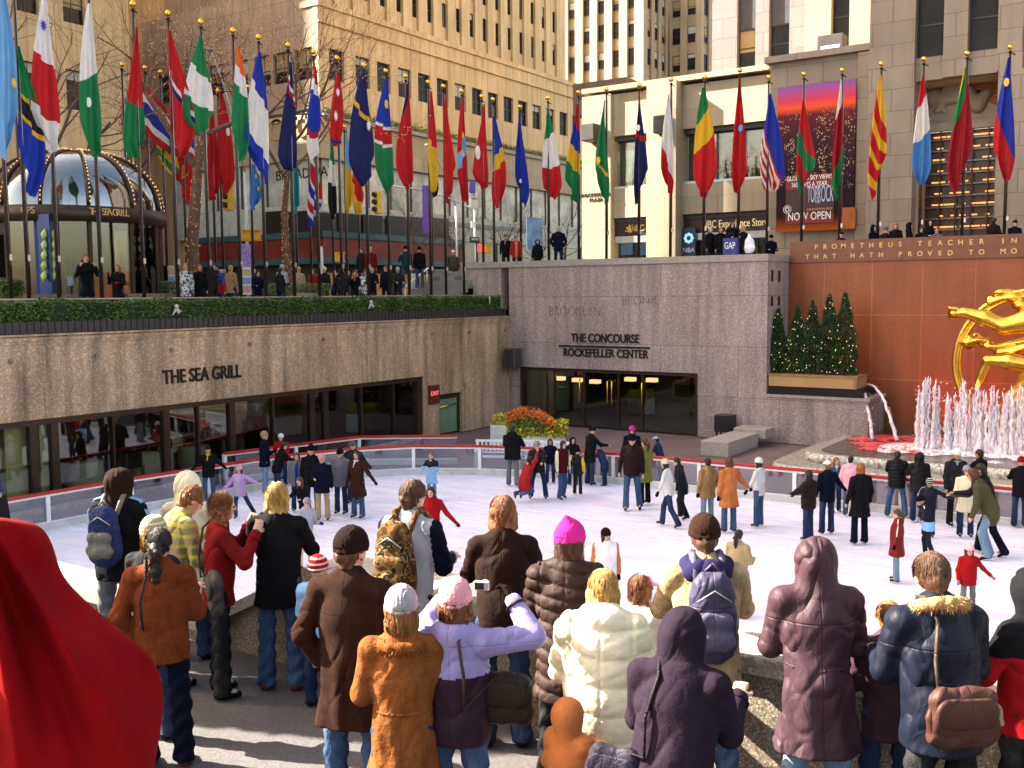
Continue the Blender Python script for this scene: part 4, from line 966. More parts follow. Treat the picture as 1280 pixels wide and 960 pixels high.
MB().box(XQ-.012,pa.y,pz(266.5),XQ,pb.y,pz(236.5)).build('info_box',plain('print_dark',(.05,.018,.02),.6),PO)
ym=(pa.y+pb.y)/2
text('GLORIOUS SKY VIEWS.',.30,(XQ-.02,ym,pz(226.5)),'x',wht,'lettering',PO,.01,sx=.72)
text('365 DAYS A YEAR.',.30,(XQ-.02,ym,pz(234.5)),'x',wht,'lettering',PO,.01,sx=.72)
pbl=plain('print_blue',(.45,.55,.75),.6)
text('TOP',1.0,(XQ-.02,at_x(1015.5,250,XQ).y,pz(259)),'x',pbl,'lettering',PO,.01,sx=.24,sy=1.1)
text('OF\nTHE',.2,(XQ-.02,at_x(1022,250,XQ).y,pz(256)),'x',pbl,'lettering',PO,.01,sx=.6)
text('ROCK',1.0,(XQ-.02,at_x(1032,250,XQ).y,pz(259)),'x',pbl,'lettering',PO,.01,sx=.27,sy=1.1)
text('OBSERVATION DECK',.14,(XQ-.02,at_x(1025,250,XQ).y,pz(264)),'x',plain('print_orange',(.7,.3,.15),.6),'lettering',PO,.01,sx=.9)
text('NOW OPEN',.52,(XQ-.02,ym,pz(277.5)),'x',wht,'lettering',PO,.01,sx=.72)
b=MB(); q=at_x(984,262,XQ-.02); 
for r_ in (.18,.09):
    for k in range(14): an=k*.449; b.ball((q.x,q.y+r_*math.cos(an),q.z+r_*math.sin(an)),.03,0,5)
b.build('round_emblem',wht,PO)
b=MB(); q=at_x(1061,275,XQ)
b.prism([(XQ-.012,q.y-.30),(XQ,q.y-.30),(XQ,q.y+.30),(XQ-.012,q.y+.30)],pz(288),pz(262)); b.build('orange_tower_print',plain('print_ember',(.42,.10,.01),.6,0,.5,2),PO)
# ---- terrace of the store: stairs rails
for i,(x0,y0,x1,y1) in enumerate(((505,360,535,335),(562,366,600,328))):
    a=at_y(x0,y0,29.3); c=at_y(x1,y1,29.3)
    b=MB(); b.tube([a,c],.045,6)
    for u in (.05,.5,.95): p=a.lerp(c,u); b.tube([(p.x,p.y,ZP),p],.03,6)
    b.build('stair_handrail',white,label='white sloping handrail of the plaza steps, %s one'%('lower left' if i==0 else 'by the granite corner'),cat='handrail')
b=MB()
for k in range(10): b.box(XC-2+k*.33,26.5,ZP-.02,XC+8,29.4,ZP+.18*(k+1))
b.build('stair_flight',pavem,kind='structure')
# ================= SIGNED-DISTANCE BODY BUILDER =================
BIG=9.0
class SDF:
    def __init__(s,lo,hi,vox):
        s.lo=np.array(lo,float); s.vox=vox; s.n=np.maximum(3,np.ceil((np.array(hi)-s.lo)/vox).astype(int)+1)
        s.F=np.full(s.n,BIG,np.float32); s.ax=[s.lo[i]+vox*np.arange(s.n[i]) for i in range(3)]
    def _sl(s,lo,hi):
        a=np.clip(np.floor((np.array(lo)-s.lo)/s.vox).astype(int),0,s.n-1); b=np.clip(np.ceil((np.array(hi)-s.lo)/s.vox).astype(int)+1,1,s.n)
        if (b<=a).any(): return None
        sl=tuple(slice(int(a[i]),int(b[i])) for i in range(3))
        X=s.ax[0][sl[0]][:,None,None]; Y=s.ax[1][sl[1]][None,:,None]; Z=s.ax[2][sl[2]][None,None,:]
        return sl,X,Y,Z
    def _put(s,sl,d,k,mode='u'):
        F=s.F[sl]; d=d.astype(np.float32)
        if mode=='u':
            if k>0:
                h=np.maximum(k-np.abs(F-d),0)/k; F[...]=np.minimum(F,d)-h*h*k*.25
            else: F[...]=np.minimum(F,d)
        else: F[...]=np.maximum(F,-d)
    def cap(s,a,b,ra,rb,k=.03,flat=None,fold=None,mode='u'):
        """round cone from a to b; flat=(direction, factor) squeezes it along that direction"""
        a=np.array(a,float); b=np.array(b,float); R_=max(ra,rb)*(max(1,flat[1]) if flat else 1)+k+3*s.vox+.02
        r=s._sl(np.minimum(a,b)-R_,np.maximum(a,b)+R_)
        if r is None: return s
        sl,X,Y,Z=r
        px,py,pz=X-a[0],Y-a[1],Z-a[2]; ab=b-a
        f=1.0
        if flat:
            n=np.array(flat[0],float); n/=np.linalg.norm(n); f=flat[1]; g=1/f-1
            dn=px*n[0]+py*n[1]+pz*n[2]; px=px+dn*n[0]*g; py=py+dn*n[1]*g; pz=pz+dn*n[2]*g; ab=ab+n*np.dot(ab,n)*g
        L2=max(np.dot(ab,ab),1e-9); t=np.clip((px*ab[0]+py*ab[1]+pz*ab[2])/L2,0,1)
        d=np.sqrt((px-t*ab[0])**2+(py-t*ab[1])**2+(pz-t*ab[2])**2)-(ra+(rb-ra)*t)
        d=d*(min(f,1)**.5)
        if fold is not None: d=d+fold(X,Y,Z)
        s._put(sl,d,k,mode); return s
    def ell(s,c,r,k=.03,mode='u',M=None,fold=None):
        c=np.array(c,float); r=np.array(r,float); R_=r.max()+k+3*s.vox
        q=s._sl(c-R_,c+R_)
        if q is None: return s
        sl,X,Y,Z=q; px,py,pz=X-c[0],Y-c[1],Z-c[2]
        if M is not None:
            M=np.array(M,float); px,py,pz=(M[0,0]*px+M[1,0]*py+M[2,0]*pz,M[0,1]*px+M[1,1]*py+M[2,1]*pz,M[0,2]*px+M[1,2]*py+M[2,2]*pz)
        d=(np.sqrt((px/r[0])**2+(py/r[1])**2+(pz/r[2])**2)-1)*r.min()
        if fold is not None: d=d+fold(X,Y,Z)
        s._put(sl,d,k,mode); return s
    def cutplane(s,p,n):   # keep the side n points away from
        p=np.array(p,float);n=np.array(n,float)
        X=s.ax[0][:,None,None];Y=s.ax[1][None,:,None];Z=s.ax[2][None,None,:]
        d=(X-p[0])*n[0]+(Y-p[1])*n[1]+(Z-p[2])*n[2]; s.F=np.maximum(s.F,d.astype(np.float32)); return s
    def displace(s,fn): 
        X=s.ax[0][:,None,None];Y=s.ax[1][None,:,None];Z=s.ax[2][None,None,:]
        s.F=(s.F+fn(X,Y,Z)).astype(np.float32); return s
    def mesh(s):
        F=s.F.copy(); 
        for ax_ in range(3):
            sl=[slice(None)]*3; sl[ax_]=0; F[tuple(sl)]=np.maximum(F[tuple(sl)],.01); sl[ax_]=-1; F[tuple(sl)]=np.maximum(F[tuple(sl)],.01)
        ins=F<0; nx,ny,nz=F.shape
        c=np.zeros((nx-1,ny-1,nz-1),np.int8)
        for i in(0,1):
            for j in(0,1):
                for k in(0,1): c+=ins[i:nx-1+i,j:ny-1+j,k:nz-1+k]
        act=(c>0)&(c<8); ids=np.argwhere(act)
        if len(ids)==0: return [],[]
        idx=np.full(act.shape,-1,np.int64); idx[act]=np.arange(len(ids))
        acc=np.zeros((len(ids),3)); cnt=np.zeros(len(ids))
        I,J,K=ids.T
        for ax_ in range(3):
            for u in(0,1):
                for v in(0,1):
                    o=[0,0,0]; oo=[i for i in range(3) if i!=ax_]; o[oo[0]]=u; o[oo[1]]=v
                    a=F[I+o[0],J+o[1],K+o[2]]; o2=list(o); o2[ax_]+=1; b=F[I+o2[0],J+o2[1],K+o2[2]]
                    m_=(a<0)!=(b<0); t=np.where(m_,a/np.where(m_,a-b,1),0)
                    p=np.zeros((len(ids),3)); p[:,0]=o[0];p[:,1]=o[1];p[:,2]=o[2]; p[:,ax_]+=t
                    acc[m_]+=p[m_]; cnt[m_]+=1
        P=s.lo+(ids+acc/cnt[:,None])*s.vox
        Q=[]
        for ax_ in range(3):
            o=[i for i in range(3) if i!=ax_]
            sa=[slice(1,-1)]*3; sa[ax_]=slice(0,-1); sb=[slice(1,-1)]*3; sb[ax_]=slice(1,None)
            A=ins[tuple(sa)];B=ins[tuple(sb)]; e=np.argwhere(A!=B)
            if len(e)==0: continue
            e[:,o[0]]+=1; e[:,o[1]]+=1
            def g(du,dv):
                q=e.copy(); q[:,o[0]]+=du; q[:,o[1]]+=dv; return idx[q[:,0],q[:,1],q[:,2]]
            q=np.stack([g(-1,-1),g(0,-1),g(0,0),g(-1,0)],1)
            w=e.copy(); flip=ins[w[:,0],w[:,1],w[:,2]]
            if ax_==1: flip=~flip
            q[~flip]=q[~flip][:,::-1]; Q.append(q)
        Q=np.concatenate(Q); Q=Q[(Q>=0).all(1)]
        return P.tolist(),Q.tolist()
def sdf_obj(name,sd_,mat,parent=None,extra=None,**k):
    v,f=sd_.mesh(); m_=MB(); m_.add(v,f,0,True)
    if extra: extra(m_)
    return m_.build(name,mat,parent,local=True,**k)
# ================= CLOTH MATERIALS =================
def cloth_mat(kind,col):
    key=('cloth',kind,tuple(round(c,3) for c in col))
    if key in MC: return MC[key]
    m,nt,b=nmat('%s_cloth'%kind if kind in('wool','knit','denim','down','suede','fleece','nylon','cord','leather') else kind)
    v=coords(nt,world=False); f=noise(nt,v,3,4); base=mixc(nt,1.0,tuple(col),ramp(nt,f,[(.3,.8),(.7,1.12)]),'MULTIPLY')
    b.inputs['Roughness'].default_value=.88; b.inputs['Specular IOR Level'].default_value=.07
    if kind=='denim':
        base=mixc(nt,ramp(nt,noise(nt,coords(nt,(1,1,.35),False),5,5,.6),[(.4,0),(.72,.5)]),base,[min(1,c*2.0+.05) for c in col]); bump(nt,b,noise(nt,coords(nt,(1,1,.6),False),9,6,.7),.03)
    elif kind=='down':
        b.inputs['Roughness'].default_value=.62; b.inputs['Specular IOR Level'].default_value=.12; bump(nt,b,noise(nt,v,18,4,.5,.6),.008)
    elif kind=='nylon':
        b.inputs['Roughness'].default_value=.55; b.inputs['Specular IOR Level'].default_value=.16; bump(nt,b,noise(nt,coords(nt,(1,1,.5),False),13,4,.5,.8),.010)
    elif kind=='leather': b.inputs['Roughness'].default_value=.4; bump(nt,b,noise(nt,v,12,5,.6,1),.02)
    elif kind=='knit':
        w=N(nt,'ShaderNodeTexWave'); w.inputs['Scale'].default_value=55; w.bands_direction='X'; w.inputs['Distortion'].default_value=1.5; nt.links.new(v,w.inputs[0]); bump(nt,b,w.outputs['Fac'],.006,.8,bump(nt,None,noise(nt,v,60,4),.008))
    elif kind=='cord':
        w=N(nt,'ShaderNodeTexWave'); w.inputs['Scale'].default_value=70; w.bands_direction='X'; nt.links.new(v,w.inputs[0]); base=mixc(nt,1.0,base,ramp(nt,noise(nt,coords(nt,(1,1,.15),False),18,5,.7),[(.3,.65),(.7,1.3)]),'MULTIPLY')
        bump(nt,b,w.outputs['Fac'],.004,.8,bump(nt,None,noise(nt,v,8,5),.03))
    elif kind=='suede':
        base=mixc(nt,1.0,base,ramp(nt,noise(nt,coords(nt,(1,1,.5),False),11,6,.7,.8),[(.3,.68),(.7,1.28)]),'MULTIPLY'); bump(nt,b,noise(nt,v,10,6,.65),.03)
    elif kind in('plaid','camo','stripes','pattern'):
        pass
    else:
         bump(nt,b,noise(nt,v,11,6,.6,.5),.012)
    if kind in('nylon','wool','fleece','suede','down','denim','cord','leather'):
        cv=coords(nt,(1,.9,.62),False); n1=noise(nt,cv,4.2,2,.4,.5); ab=N(nt,'ShaderNodeMath',operation='SUBTRACT'); ab.inputs[1].default_value=.5; nt.links.new(n1,ab.inputs[0]); a2=N(nt,'ShaderNodeMath',operation='ABSOLUTE'); nt.links.new(ab.outputs[0],a2.inputs[0])
        rd=ramp(nt,a2.outputs[0],[(0,0),(.10,.6),(.28,1)]); old=b.inputs['Normal'].links[0].from_socket if b.inputs['Normal'].links else None
        dd_={'nylon':.019,'down':.004,'leather':.012,'denim':.012,'wool':.010,'fleece':.012,'suede':.009,'cord':.012}[kind]
        sx=nt.nodes.new('ShaderNodeSeparateXYZ'); nt.links.new(v,sx.inputs[0]); sa=N(nt,'ShaderNodeMath',operation='ABSOLUTE'); nt.links.new(sx.outputs[0],sa.inputs[0])
        seam=ramp(nt,sa.outputs[0],[(0,0),(.002,0),(.0045,1)]); yk=N(nt,'ShaderNodeMath',operation='SUBTRACT'); yk.inputs[1].default_value=1.33; nt.links.new(sx.outputs[2],yk.inputs[0]); ya2=N(nt,'ShaderNodeMath',operation='ABSOLUTE'); nt.links.new(yk.outputs[0],ya2.inputs[0]); sm2=ramp(nt,ya2.outputs[0],[(0,0),(.002,0),(.005,1)])
        nb=bump(nt,None,rd,dd_,1.0,old)
        if kind in('suede','nylon','cord','wool'): nb=bump(nt,None,seam,.003,1.0,nb)
        if kind in('nylon','cord'): nb=bump(nt,None,sm2,.003,1.0,nb)
        nt.links.new(nb,b.inputs['Normal'])
    if kind=='plaid':
        s=nt.nodes.new('ShaderNodeSeparateXYZ'); nt.links.new(v,s.inputs[0]); o=base
        for k_,c_ in ((0,(.02,.06,.01)),(2,(.45,.42,.03))):
            w=N(nt,'ShaderNodeMath',operation='SINE'); q=N(nt,'ShaderNodeMath',operation='MULTIPLY'); q.inputs[1].default_value=75; nt.links.new(s.outputs[k_],q.inputs[0]); nt.links.new(q.outputs[0],w.inputs[0])
            o=mixc(nt,ramp(nt,w.outputs[0],[(.35,0),(.5,.6)]),o,c_)
        base=o
    if kind=='camo':
        base=ramp(nt,noise(nt,v,9,2,.5,1.5),[(0,(.045,.022,.008)),(.42,(.13,.065,.02)),(.5,(.012,.010,.008)),(.56,(.19,.13,.06)),(.64,(.05,.025,.009))],'CONSTANT')
    if kind=='stripes':
        s=nt.nodes.new('ShaderNodeSeparateXYZ'); nt.links.new(v,s.inputs[0]); q=N(nt,'ShaderNodeMath',operation='MULTIPLY'); q.inputs[1].default_value=160; nt.links.new(s.outputs[2],q.inputs[0]); w=N(nt,'ShaderNodeMath',operation='SINE'); nt.links.new(q.outputs[0],w.inputs[0])
        base=mixc(nt,ramp(nt,w.outputs[0],[(.4,0),(.6,1)]),base,(.5,.48,.42))
    if kind=='pattern':
        base=mixc(nt,ramp(nt,noise(nt,v,14,3,.6,1),[(.45,0),(.55,1)]),base,(.03,.03,.035))
    nt.links.new(base,b.inputs['Base Color']); MC[key]=m; return m
def hair_mat(col):
    key=('hair',col)
    if key in MC: return MC[key]
    m,nt,b=nmat('hair'); v=coords(nt,(1,1,.16),False); f=noise(nt,v,48,5,.7,.6)
    o=mixc(nt,1.0,tuple(col),ramp(nt,f,[(.3,.35),(.7,1.7)]),'MULTIPLY'); nt.links.new(o,b.inputs['Base Color'])
    b.inputs['Roughness'].default_value=.5; b.inputs['Specular IOR Level'].default_value=.3; bump(nt,b,f,.012); MC[key]=m; return m
def skin_mat(col):
    key=('skin',col)
    if key in MC: return MC[key]
    m,nt,b=nmat('skin'); v=coords(nt,world=False); o=mixc(nt,1.0,tuple(col),ramp(nt,noise(nt,v,9,4),[(.3,.85),(.7,1.12)]),'MULTIPLY')
    nt.links.new(o,b.inputs['Base Color']); b.inputs['Roughness'].default_value=.5; b.inputs['Subsurface Weight'].default_value=.0; MC[key]=m; return m
SK={'l':(.52,.29,.20),'m':(.36,.19,.11),'d':(.10,.05,.03)}
eyem=plain('eye_dark',(.02,.015,.012),.3); lipm=plain('lip',(.32,.08,.06),.5); blade=plain('skate_blade',(.6,.6,.62),.25,.9,.1,3)
CL={'black':(.014,.014,.018),'char':(.035,.035,.04),'navy':(.008,.013,.035),'blue':(.02,.06,.30),'jean':(.06,.115,.23),'djean':(.025,.05,.13),'ljean':(.17,.25,.37),
 'brown':(.07,.028,.018),'dbrown':(.035,.016,.012),'maroon':(.12,.012,.018),'red':(.36,.008,.012),'dred':(.25,.012,.012),'rust':(.24,.055,.015),'tan':(.42,.25,.11),'suede':(.32,.105,.028),'orange':(.55,.17,.05),
 'cream':(.66,.60,.42),'white':(.78,.76,.74),'grey':(.20,.20,.23),'lgrey':(.40,.40,.45),'lav':(.30,.25,.50),'plum':(.042,.013,.034),'mauve':(.095,.045,.065),'purple':(.036,.022,.042),'pink':(.75,.33,.40),'mag':(.75,.03,.32),
 'olive':(.12,.11,.04),'green':(.26,.28,.06),'khaki':(.42,.31,.17),'lilac':(.48,.28,.55),'yellow':(.65,.42,.03),'teal':(.03,.10,.12),'lblue':(.22,.42,.68),'brownq':(.065,.033,.028)}
for _k,_c in list(CL.items()):
    _l=max(_c); _f=.42 if _l<.16 else (.55 if _l<.35 else (.80 if _l<.6 else .95)); CL[_k]=tuple(q*_f for q in _c)
HC={'blond':(.42,.24,.065),'brown':(.075,.032,.014),'dark':(.016,.010,.008),'red':(.30,.075,.02),'ginger':(.24,.10,.028),'grey':(.35,.34,.33),'auburn':(.20,.07,.025)}
for _k,_c in list(HC.items()): HC[_k]=tuple(q*.78 for q in _c)
def V3(*a): return np.array(a,float)
def rotx(p,o,a):  # rotate about an x axis through o: positive leans forward (+y)
    y,z=p[1]-o[1],p[2]-o[2]; c,s_=math.cos(a),math.sin(a); return V3(p[0],o[1]+y*c+z*s_,o[2]+z*c-y*s_)
ARMS={'down':((.18,.03,-1),(.05,.16,-1)),'relax':((.25,-.02,-1),(.08,.35,-1)),'bent':((.22,.18,-1),(-.25,1,.05)),'rest':((.25,.45,-.8),(-.35,.9,-.15)),'pocket':((.42,-.10,-1),(-.45,.38,-1)),
 'cam':((.30,.55,-.65),(-.42,.55,1.15)),'out':((1,.12,-.45),(.95,.25,-.25)),'outlow':((.6,.1,-.85),(.75,.15,-.7)),'fwd':((.12,.8,-.75),(-.05,1,-.1)),'camhigh':((.55,.75,.35),(-.22,.42,1.0)),
 'back':((.2,-.5,-.85),(-.1,-.1,-1)),'cross':((.25,.25,-1),(-.75,.75,.12)),'up':((.4,.3,.9),(-.1,.3,1)),'hold':((.2,.3,-1),(-.1,1,.45)),'phone':((.35,.35,-.9),(-.25,.55,1.0))}
LEGS={'stand':(((.05,.02,-1),(.02,-.02,-1)),((.05,.02,-1),(.02,-.03,-1))),'apart':(((.2,.05,-1),(.1,-.03,-1)),((.2,.0,-1),(.1,-.05,-1))),
 'stride':(((.02,.42,-1),(.0,.1,-1)),((.02,-.20,-1),(.0,-.55,-1))),'skate':(((.06,.25,-1),(.04,-.12,-1)),((.10,.06,-1),(.08,-.38,-1))),'push':(((.05,.30,-1),(.03,-.05,-1)),((.35,-.25,-1),(.35,-.45,-1))),
 'kneel':(((.1,.55,-.8),(.0,-1,-.12)),((.1,.45,-.9),(.0,-1,-.12))),'sit':(((.1,1,-.05),(.0,.05,-1)),((.1,1,-.05),(.0,.05,-1))),'bend':(((.1,.35,-1),(.05,-.3,-1)),((.1,.35,-1),(.05,-.3,-1)))}
PCOUNT=[0]
def person(pos,H,face,label,jacket=('wool','black',.47),trou=('denim','djean'),head=('hair','brown','short'),arms=('down','down'),legs='stand',lean=0,hyaw=0,hpitch=0,skin='l',shoes='shoe',vox=.03,group=None,fat=1.0,extras=(),shoe_c='black',glove=None,skirt=None,scarf=None,twist=0,wave=1.0):
    PCOUNT[0]+=1; rs=random.Random(PCOUNT[0]*17); hi=vox<.02; seed=PCOUNT[0]
    rz=(YAW-R(face))-math.pi/2
    S=H/1.75; W=fat
    child=H<1.35
    hs=(1.22 if H<1.2 else 1.12) if child else 1.0       # children have bigger heads for their height
    lean=R(lean)
    hipz=.515*H if legs not in('kneel','sit') else (.42*H if legs=='kneel' else .27*H)
    UL,LL=.245*H,.235*H
    # legs
    J={}
    for sd_,nm in((1,'R'),(-1,'L')):
        lt=LEGS[legs][0 if sd_==1 else 1]
        hip=V3(sd_*.055*H,0,hipz); d1=V3(lt[0][0]*sd_,lt[0][1],lt[0][2]); d1/=np.linalg.norm(d1); d2=V3(lt[1][0]*sd_,lt[1][1],lt[1][2]); d2/=np.linalg.norm(d2)
        kn=hip+d1*UL; an=kn+d2*LL; J['hip'+nm]=hip; J['kn'+nm]=kn; J['an'+nm]=an
    if legs not in('kneel','sit'):
        low=min(J['anR'][2],J['anL'][2]); dz=.045*H+(.035 if shoes=='skate' else 0)-low
        for k_ in J: J[k_]=J[k_]+V3(0,0,dz)
    hipc=(J['hipR']+J['hipL'])/2
    T=lambda p: rotx(V3(*p)+hipc,hipc,lean)
    base=hipc*0
    chest=T((0,.0,.20*H)); shc=T((0,-.01*H,.298*H)); neck=T((0,.0,.326*H)); waist=T((0,.005*H,.09*H)); 
    up=(neck-hipc)/np.linalg.norm(neck-hipc)
    Mh=np.array((Matrix.Rotation(-R(hyaw),3,'Z')@Matrix.Rotation(-R(hpitch)-lean*.35,3,'X')))
    def Hd(x,y,z): return headc+Mh@(V3(x,y,z)*S*hs)
    headc=neck+up*.026*H+Mh@V3(0,.012*H,.060*H*hs)
    fwd=Mh@V3(0,1,0)
    arm={}
    for sd_,nm,ap in((1,'R',arms[0]),(-1,'L',arms[1])):
        a=ARMS[ap] if isinstance(ap,str) else ap; ap=ap if isinstance(ap,str) else 'cam'; sh=T((sd_*.098*H*(.5+.5*W),-.005*H,.283*H)); ca,sa=math.cos(lean*.7),math.sin(lean*.7)
        def dd(v):
            v=V3(v[0]*sd_,v[1],v[2]); v=V3(v[0],v[1]*ca+v[2]*sa*0+0,v[2]); return v/np.linalg.norm(v)
        el=sh+dd(a[0])*.165*H; wr=el+dd(a[1])*.145*H; arm[nm]=(sh,el,wr,dd(a[1]),ap)
    skm=skin_mat(SK[skin]); 
    lo=V3(-.75*S,-.62*S,-.02); hi_=V3(.75*S,.75*S,H*1.12+.05)
    allp=[J[k_] for k_ in J]+[headc]+[q for nm in'RL' for q in arm[nm][:3]]
    mn=np.min(allp,0)-.26*S; mx=np.max(allp,0)+.26*S; mn[2]=max(mn[2],-.02)
    # ---------- body
    bv=max(.011 if hi else vox*.85,.009)
    B=SDF(mn,mx,bv)
    for nm in'RL':
        B.cap(J['hip'+nm],J['kn'+nm],.068*S,.046*S,.02); B.cap(J['kn'+nm],J['an'+nm],.046*S,.032*S,.02)
        B.cap(J['an'+nm],J['an'+nm]+V3(0,.10*S,-.03*S),.03*S,.028*S,.02)
        sh,el,wr,dr,ap=arm[nm]; B.cap(sh,el,.042*S,.034*S,.02); B.cap(el,wr,.034*S,.024*S,.02)
    B.cap(hipc,waist,.115*S,.105*S,.04,flat=((0,1,0),.72)); B.cap(waist,chest,.105*S,.125*S,.04,flat=((0,1,0),.7)); B.cap(chest,shc,.125*S,.09*S,.04,flat=((0,1,0),.68))
    B.cap(shc,headc-V3(0,0,.04*S),.052*S,.05*S,.03)
    B.ell(headc+Mh@V3(0,-.008,.018)*S*hs,V3(.075,.095,.098)*S*hs,.02,M=Mh)       # skull
    B.cap(Hd(0,.028,-.03),Hd(0,.045,-.078),.052*S*hs,.034*S*hs,.03)               # face and jaw
    B.cap(Hd(0,.090,.008),Hd(0,.104,-.022),.009*S*hs,.014*S*hs,.012)              # nose
    B.cap(Hd(-.03,.078,.022),Hd(.03,.078,.022),.014*S*hs,.014*S*hs,.012)          # brow
    for q in(-1,1): B.ell(Hd(q*.076,-.005,-.008),V3(.012,.022,.032)*S*hs,.008,M=Mh); 
    if hi:
        for q in(-1,1): B.ell(Hd(q*.03,.092,.003),V3(.014,.012,.009)*S*hs,.006,mode='s')
    handm=MB()
    def hand(nm):
        sh,el,wr,dr,ap=arm[nm]; sd_=1 if nm=='R' else -1
        hd_=SDF(wr-.2*S,wr+.2*S,.0068 if hi else .011) if hi else None
        tgt=hd_ if hd_ else B
        d=dr.copy(); side=np.cross(d,V3(0,0,1)); side=side/(np.linalg.norm(side)+1e-6) if np.linalg.norm(side)>.1 else V3(0,1,0)
        if ap in('down','relax','outlow','back','pocket'): side=V3(0,1,0); side=side-d*np.dot(side,d); side/=np.linalg.norm(side)
        if ap in('cam','camhigh','phone'): side=V3(-sd_*.3,1,.2); side=side-d*np.dot(side,d); side/=np.linalg.norm(side)
        nrm=np.cross(d,side); nrm=nrm if np.dot(nrm,V3(-sd_,0,-.2))>0 else -nrm      # palm side
        palm=wr+d*.045*S
        tgt.cap(wr-d*.03*S,palm,.024*S,.036*S,.015,flat=(nrm,.55)); tgt.cap(palm,palm+d*.035*S,.036*S,.036*S,.01,flat=(nrm,.5))
        curl=.75 if ap in('cam','camhigh','phone','hold') else .4
        if hi:
            for k_,(off,ln) in enumerate(((-.030,.060),(-.010,.072),(.010,.076),(.029,.068))):
                b0=palm+d*.045*S+side*off*S; m1=b0+(d*math.cos(curl*.6)+nrm*math.sin(curl*.6))*ln*.5*S; m2=m1+(d*math.cos(curl*2)+nrm*math.sin(curl*2))*ln*.5*S
                hd_.cap(palm+side*off*.8*S,b0,.010*S,.0095*S,.006); hd_.cap(b0,m1,.0095*S,.009*S,.004); hd_.cap(m1,m2,.009*S,.0075*S,.004)
            t0=wr+d*.03*S+side*.026*S; t1=t0+(side*.8+d*.5+nrm*.35)*.040*S; t2=t1+(d*.9+nrm*.5)*.032*S
            hd_.cap(wr+d*.025*S,t0,.014*S,.013*S,.008); hd_.cap(t0,t1,.013*S,.011*S,.006); hd_.cap(t1,t2,.011*S,.009*S,.004)
            return hd_
        else:
            B.cap(palm+d*.03*S,palm+d*.075*S+nrm*.03*S,.03*S,.02*S,.01,flat=(nrm,.6)); B.cap(wr+d*.03*S+side*.02*S,wr+d*.06*S+side*.05*S+nrm*.02*S,.013*S,.011*S,.006)
    hh=[hand(nm) for nm in'RL']
    v,f=B.mesh(); bm_=MB(); bm_.add(v,f,0,True)
    gl=glove
    gloves=[]
    if hi:
        for h_ in hh:
            v,f=h_.mesh()
            if gl: gloves.append((v,f))
            else: bm_.add(v,f,0,True)
    for q in(-1,1):
        p=Hd(q*.03,.088,.003); bm_.ball(Vector(p),.0095*S*hs if hi else .014*S*hs,1,6)
    p0=Hd(-.022,.084,-.048); p1=Hd(.022,.084,-.048); pm_=Hd(0,.090,-.047)
    bm_.tube([Vector(p0),Vector(pm_),Vector(p1)],[.004*S,.0075*S,.004*S],6,2)
    P=bm_.build('person',[skm,eyem,lipm],None,label,'person',group,local=True)
    P.location=pos; P.rotation_euler=(0,0,rz); WOFF[P.name]=Vector(pos)
    if glove:
        if hi:
            for v,f in gloves: g_=MB(); g_.add(v,f,0,True); g_.build('glove',cloth_mat('knit',CL[glove]),P,local=True)
        else:
            for nm in'RL':
                g_=MB(); sh,el,wr,dr,ap=arm[nm]; a=wr+dr*.01*S; b_=wr+dr*.11*S
                G=SDF(np.minimum(a,b_)-.07*S,np.maximum(a,b_)+.07*S,.013); G.cap(a,b_,.036*S,.042*S,.01); v,f=G.mesh(); g_.add(v,f,0,True); g_.build('glove',cloth_mat('knit',CL[glove]),P,local=True)
    # ---------- trousers
    tk,tcn=trou; amp=.008 if hi else 0
    k1=rs.uniform(0,6)
    fold=(lambda X,Y,Z: amp*np.sin(Z*46+3*np.sin(X*22+k1)+2*np.sin(Y*19))*1.0) if amp else None
    mn2=np.min([J[k_] for k_ in J],0)-.2*S; mx2=np.max([J[k_] for k_ in J],0)+.2*S; mn2[2]=max(mn2[2],-.02); mx2[2]+=.05
    Tz=SDF(mn2,mx2,max(.012,vox*.95) if hi else vox*.9)
    flare=.078 if not child else .07
    if skirt:
        Tz.cap(hipc+V3(0,0,.05*H),hipc-V3(0,0,.22*H),.13*S,.22*S,.03,flat=((0,1,0),.85)); Tz.cutplane(hipc-V3(0,0,.26*H),(0,0,-1))
    else:
        for nm in'RL':
            kn_,an_=J['kn'+nm],J['an'+nm]; d2=(an_-kn_)/np.linalg.norm(an_-kn_)
            Tz.cap(J['hip'+nm]+V3(0,0,.01),kn_,.088*S*(.6+.4*W),.066*S,.03,fold=fold); Tz.cap(kn_,an_+d2*.015,.064*S,flare*S,.03,fold=fold)
            Tz.cap(kn_,an_,.066*S,.058*S,.02,fold=fold)
        Tz.cap(hipc-V3(0,0,.01),hipc+V3(0,.0,.05*H),.125*S*W,.125*S*W,.03,flat=((0,1,0),.8))
        if legs not in('kneel','sit'): Tz.cutplane((0,0,min(J['anR'][2],J['anL'][2])-.045*S),(0,0,-1))
    sdf_obj('skirt' if skirt else 'trousers',Tz,cloth_mat(tk if not skirt else 'wool',CL[tcn] if not skirt else CL[skirt]),P)
    # ---------- shoes or skates
    for nm in'RL':
        sm_=MB(); hb=MB()
        an_=J['an'+nm]; kn_=J['kn'+nm]; d2=(an_-kn_)/np.linalg.norm(an_-kn_); f_=V3(d2[0]*0,1,0)-d2*np.dot(V3(0,1,0),d2); f_/=np.linalg.norm(f_)
        if f_[1]<0: f_=-f_
        tilt=f_ if abs(d2[2])>.8 else f_
        s0=an_+d2*.035*S-f_*.03*S; s1=an_+d2*.045*S+f_*.13*S
        G=SDF(np.minimum(s0,s1)-.13*S,np.maximum(s0,s1)+.14*S,.012 if hi else .018)
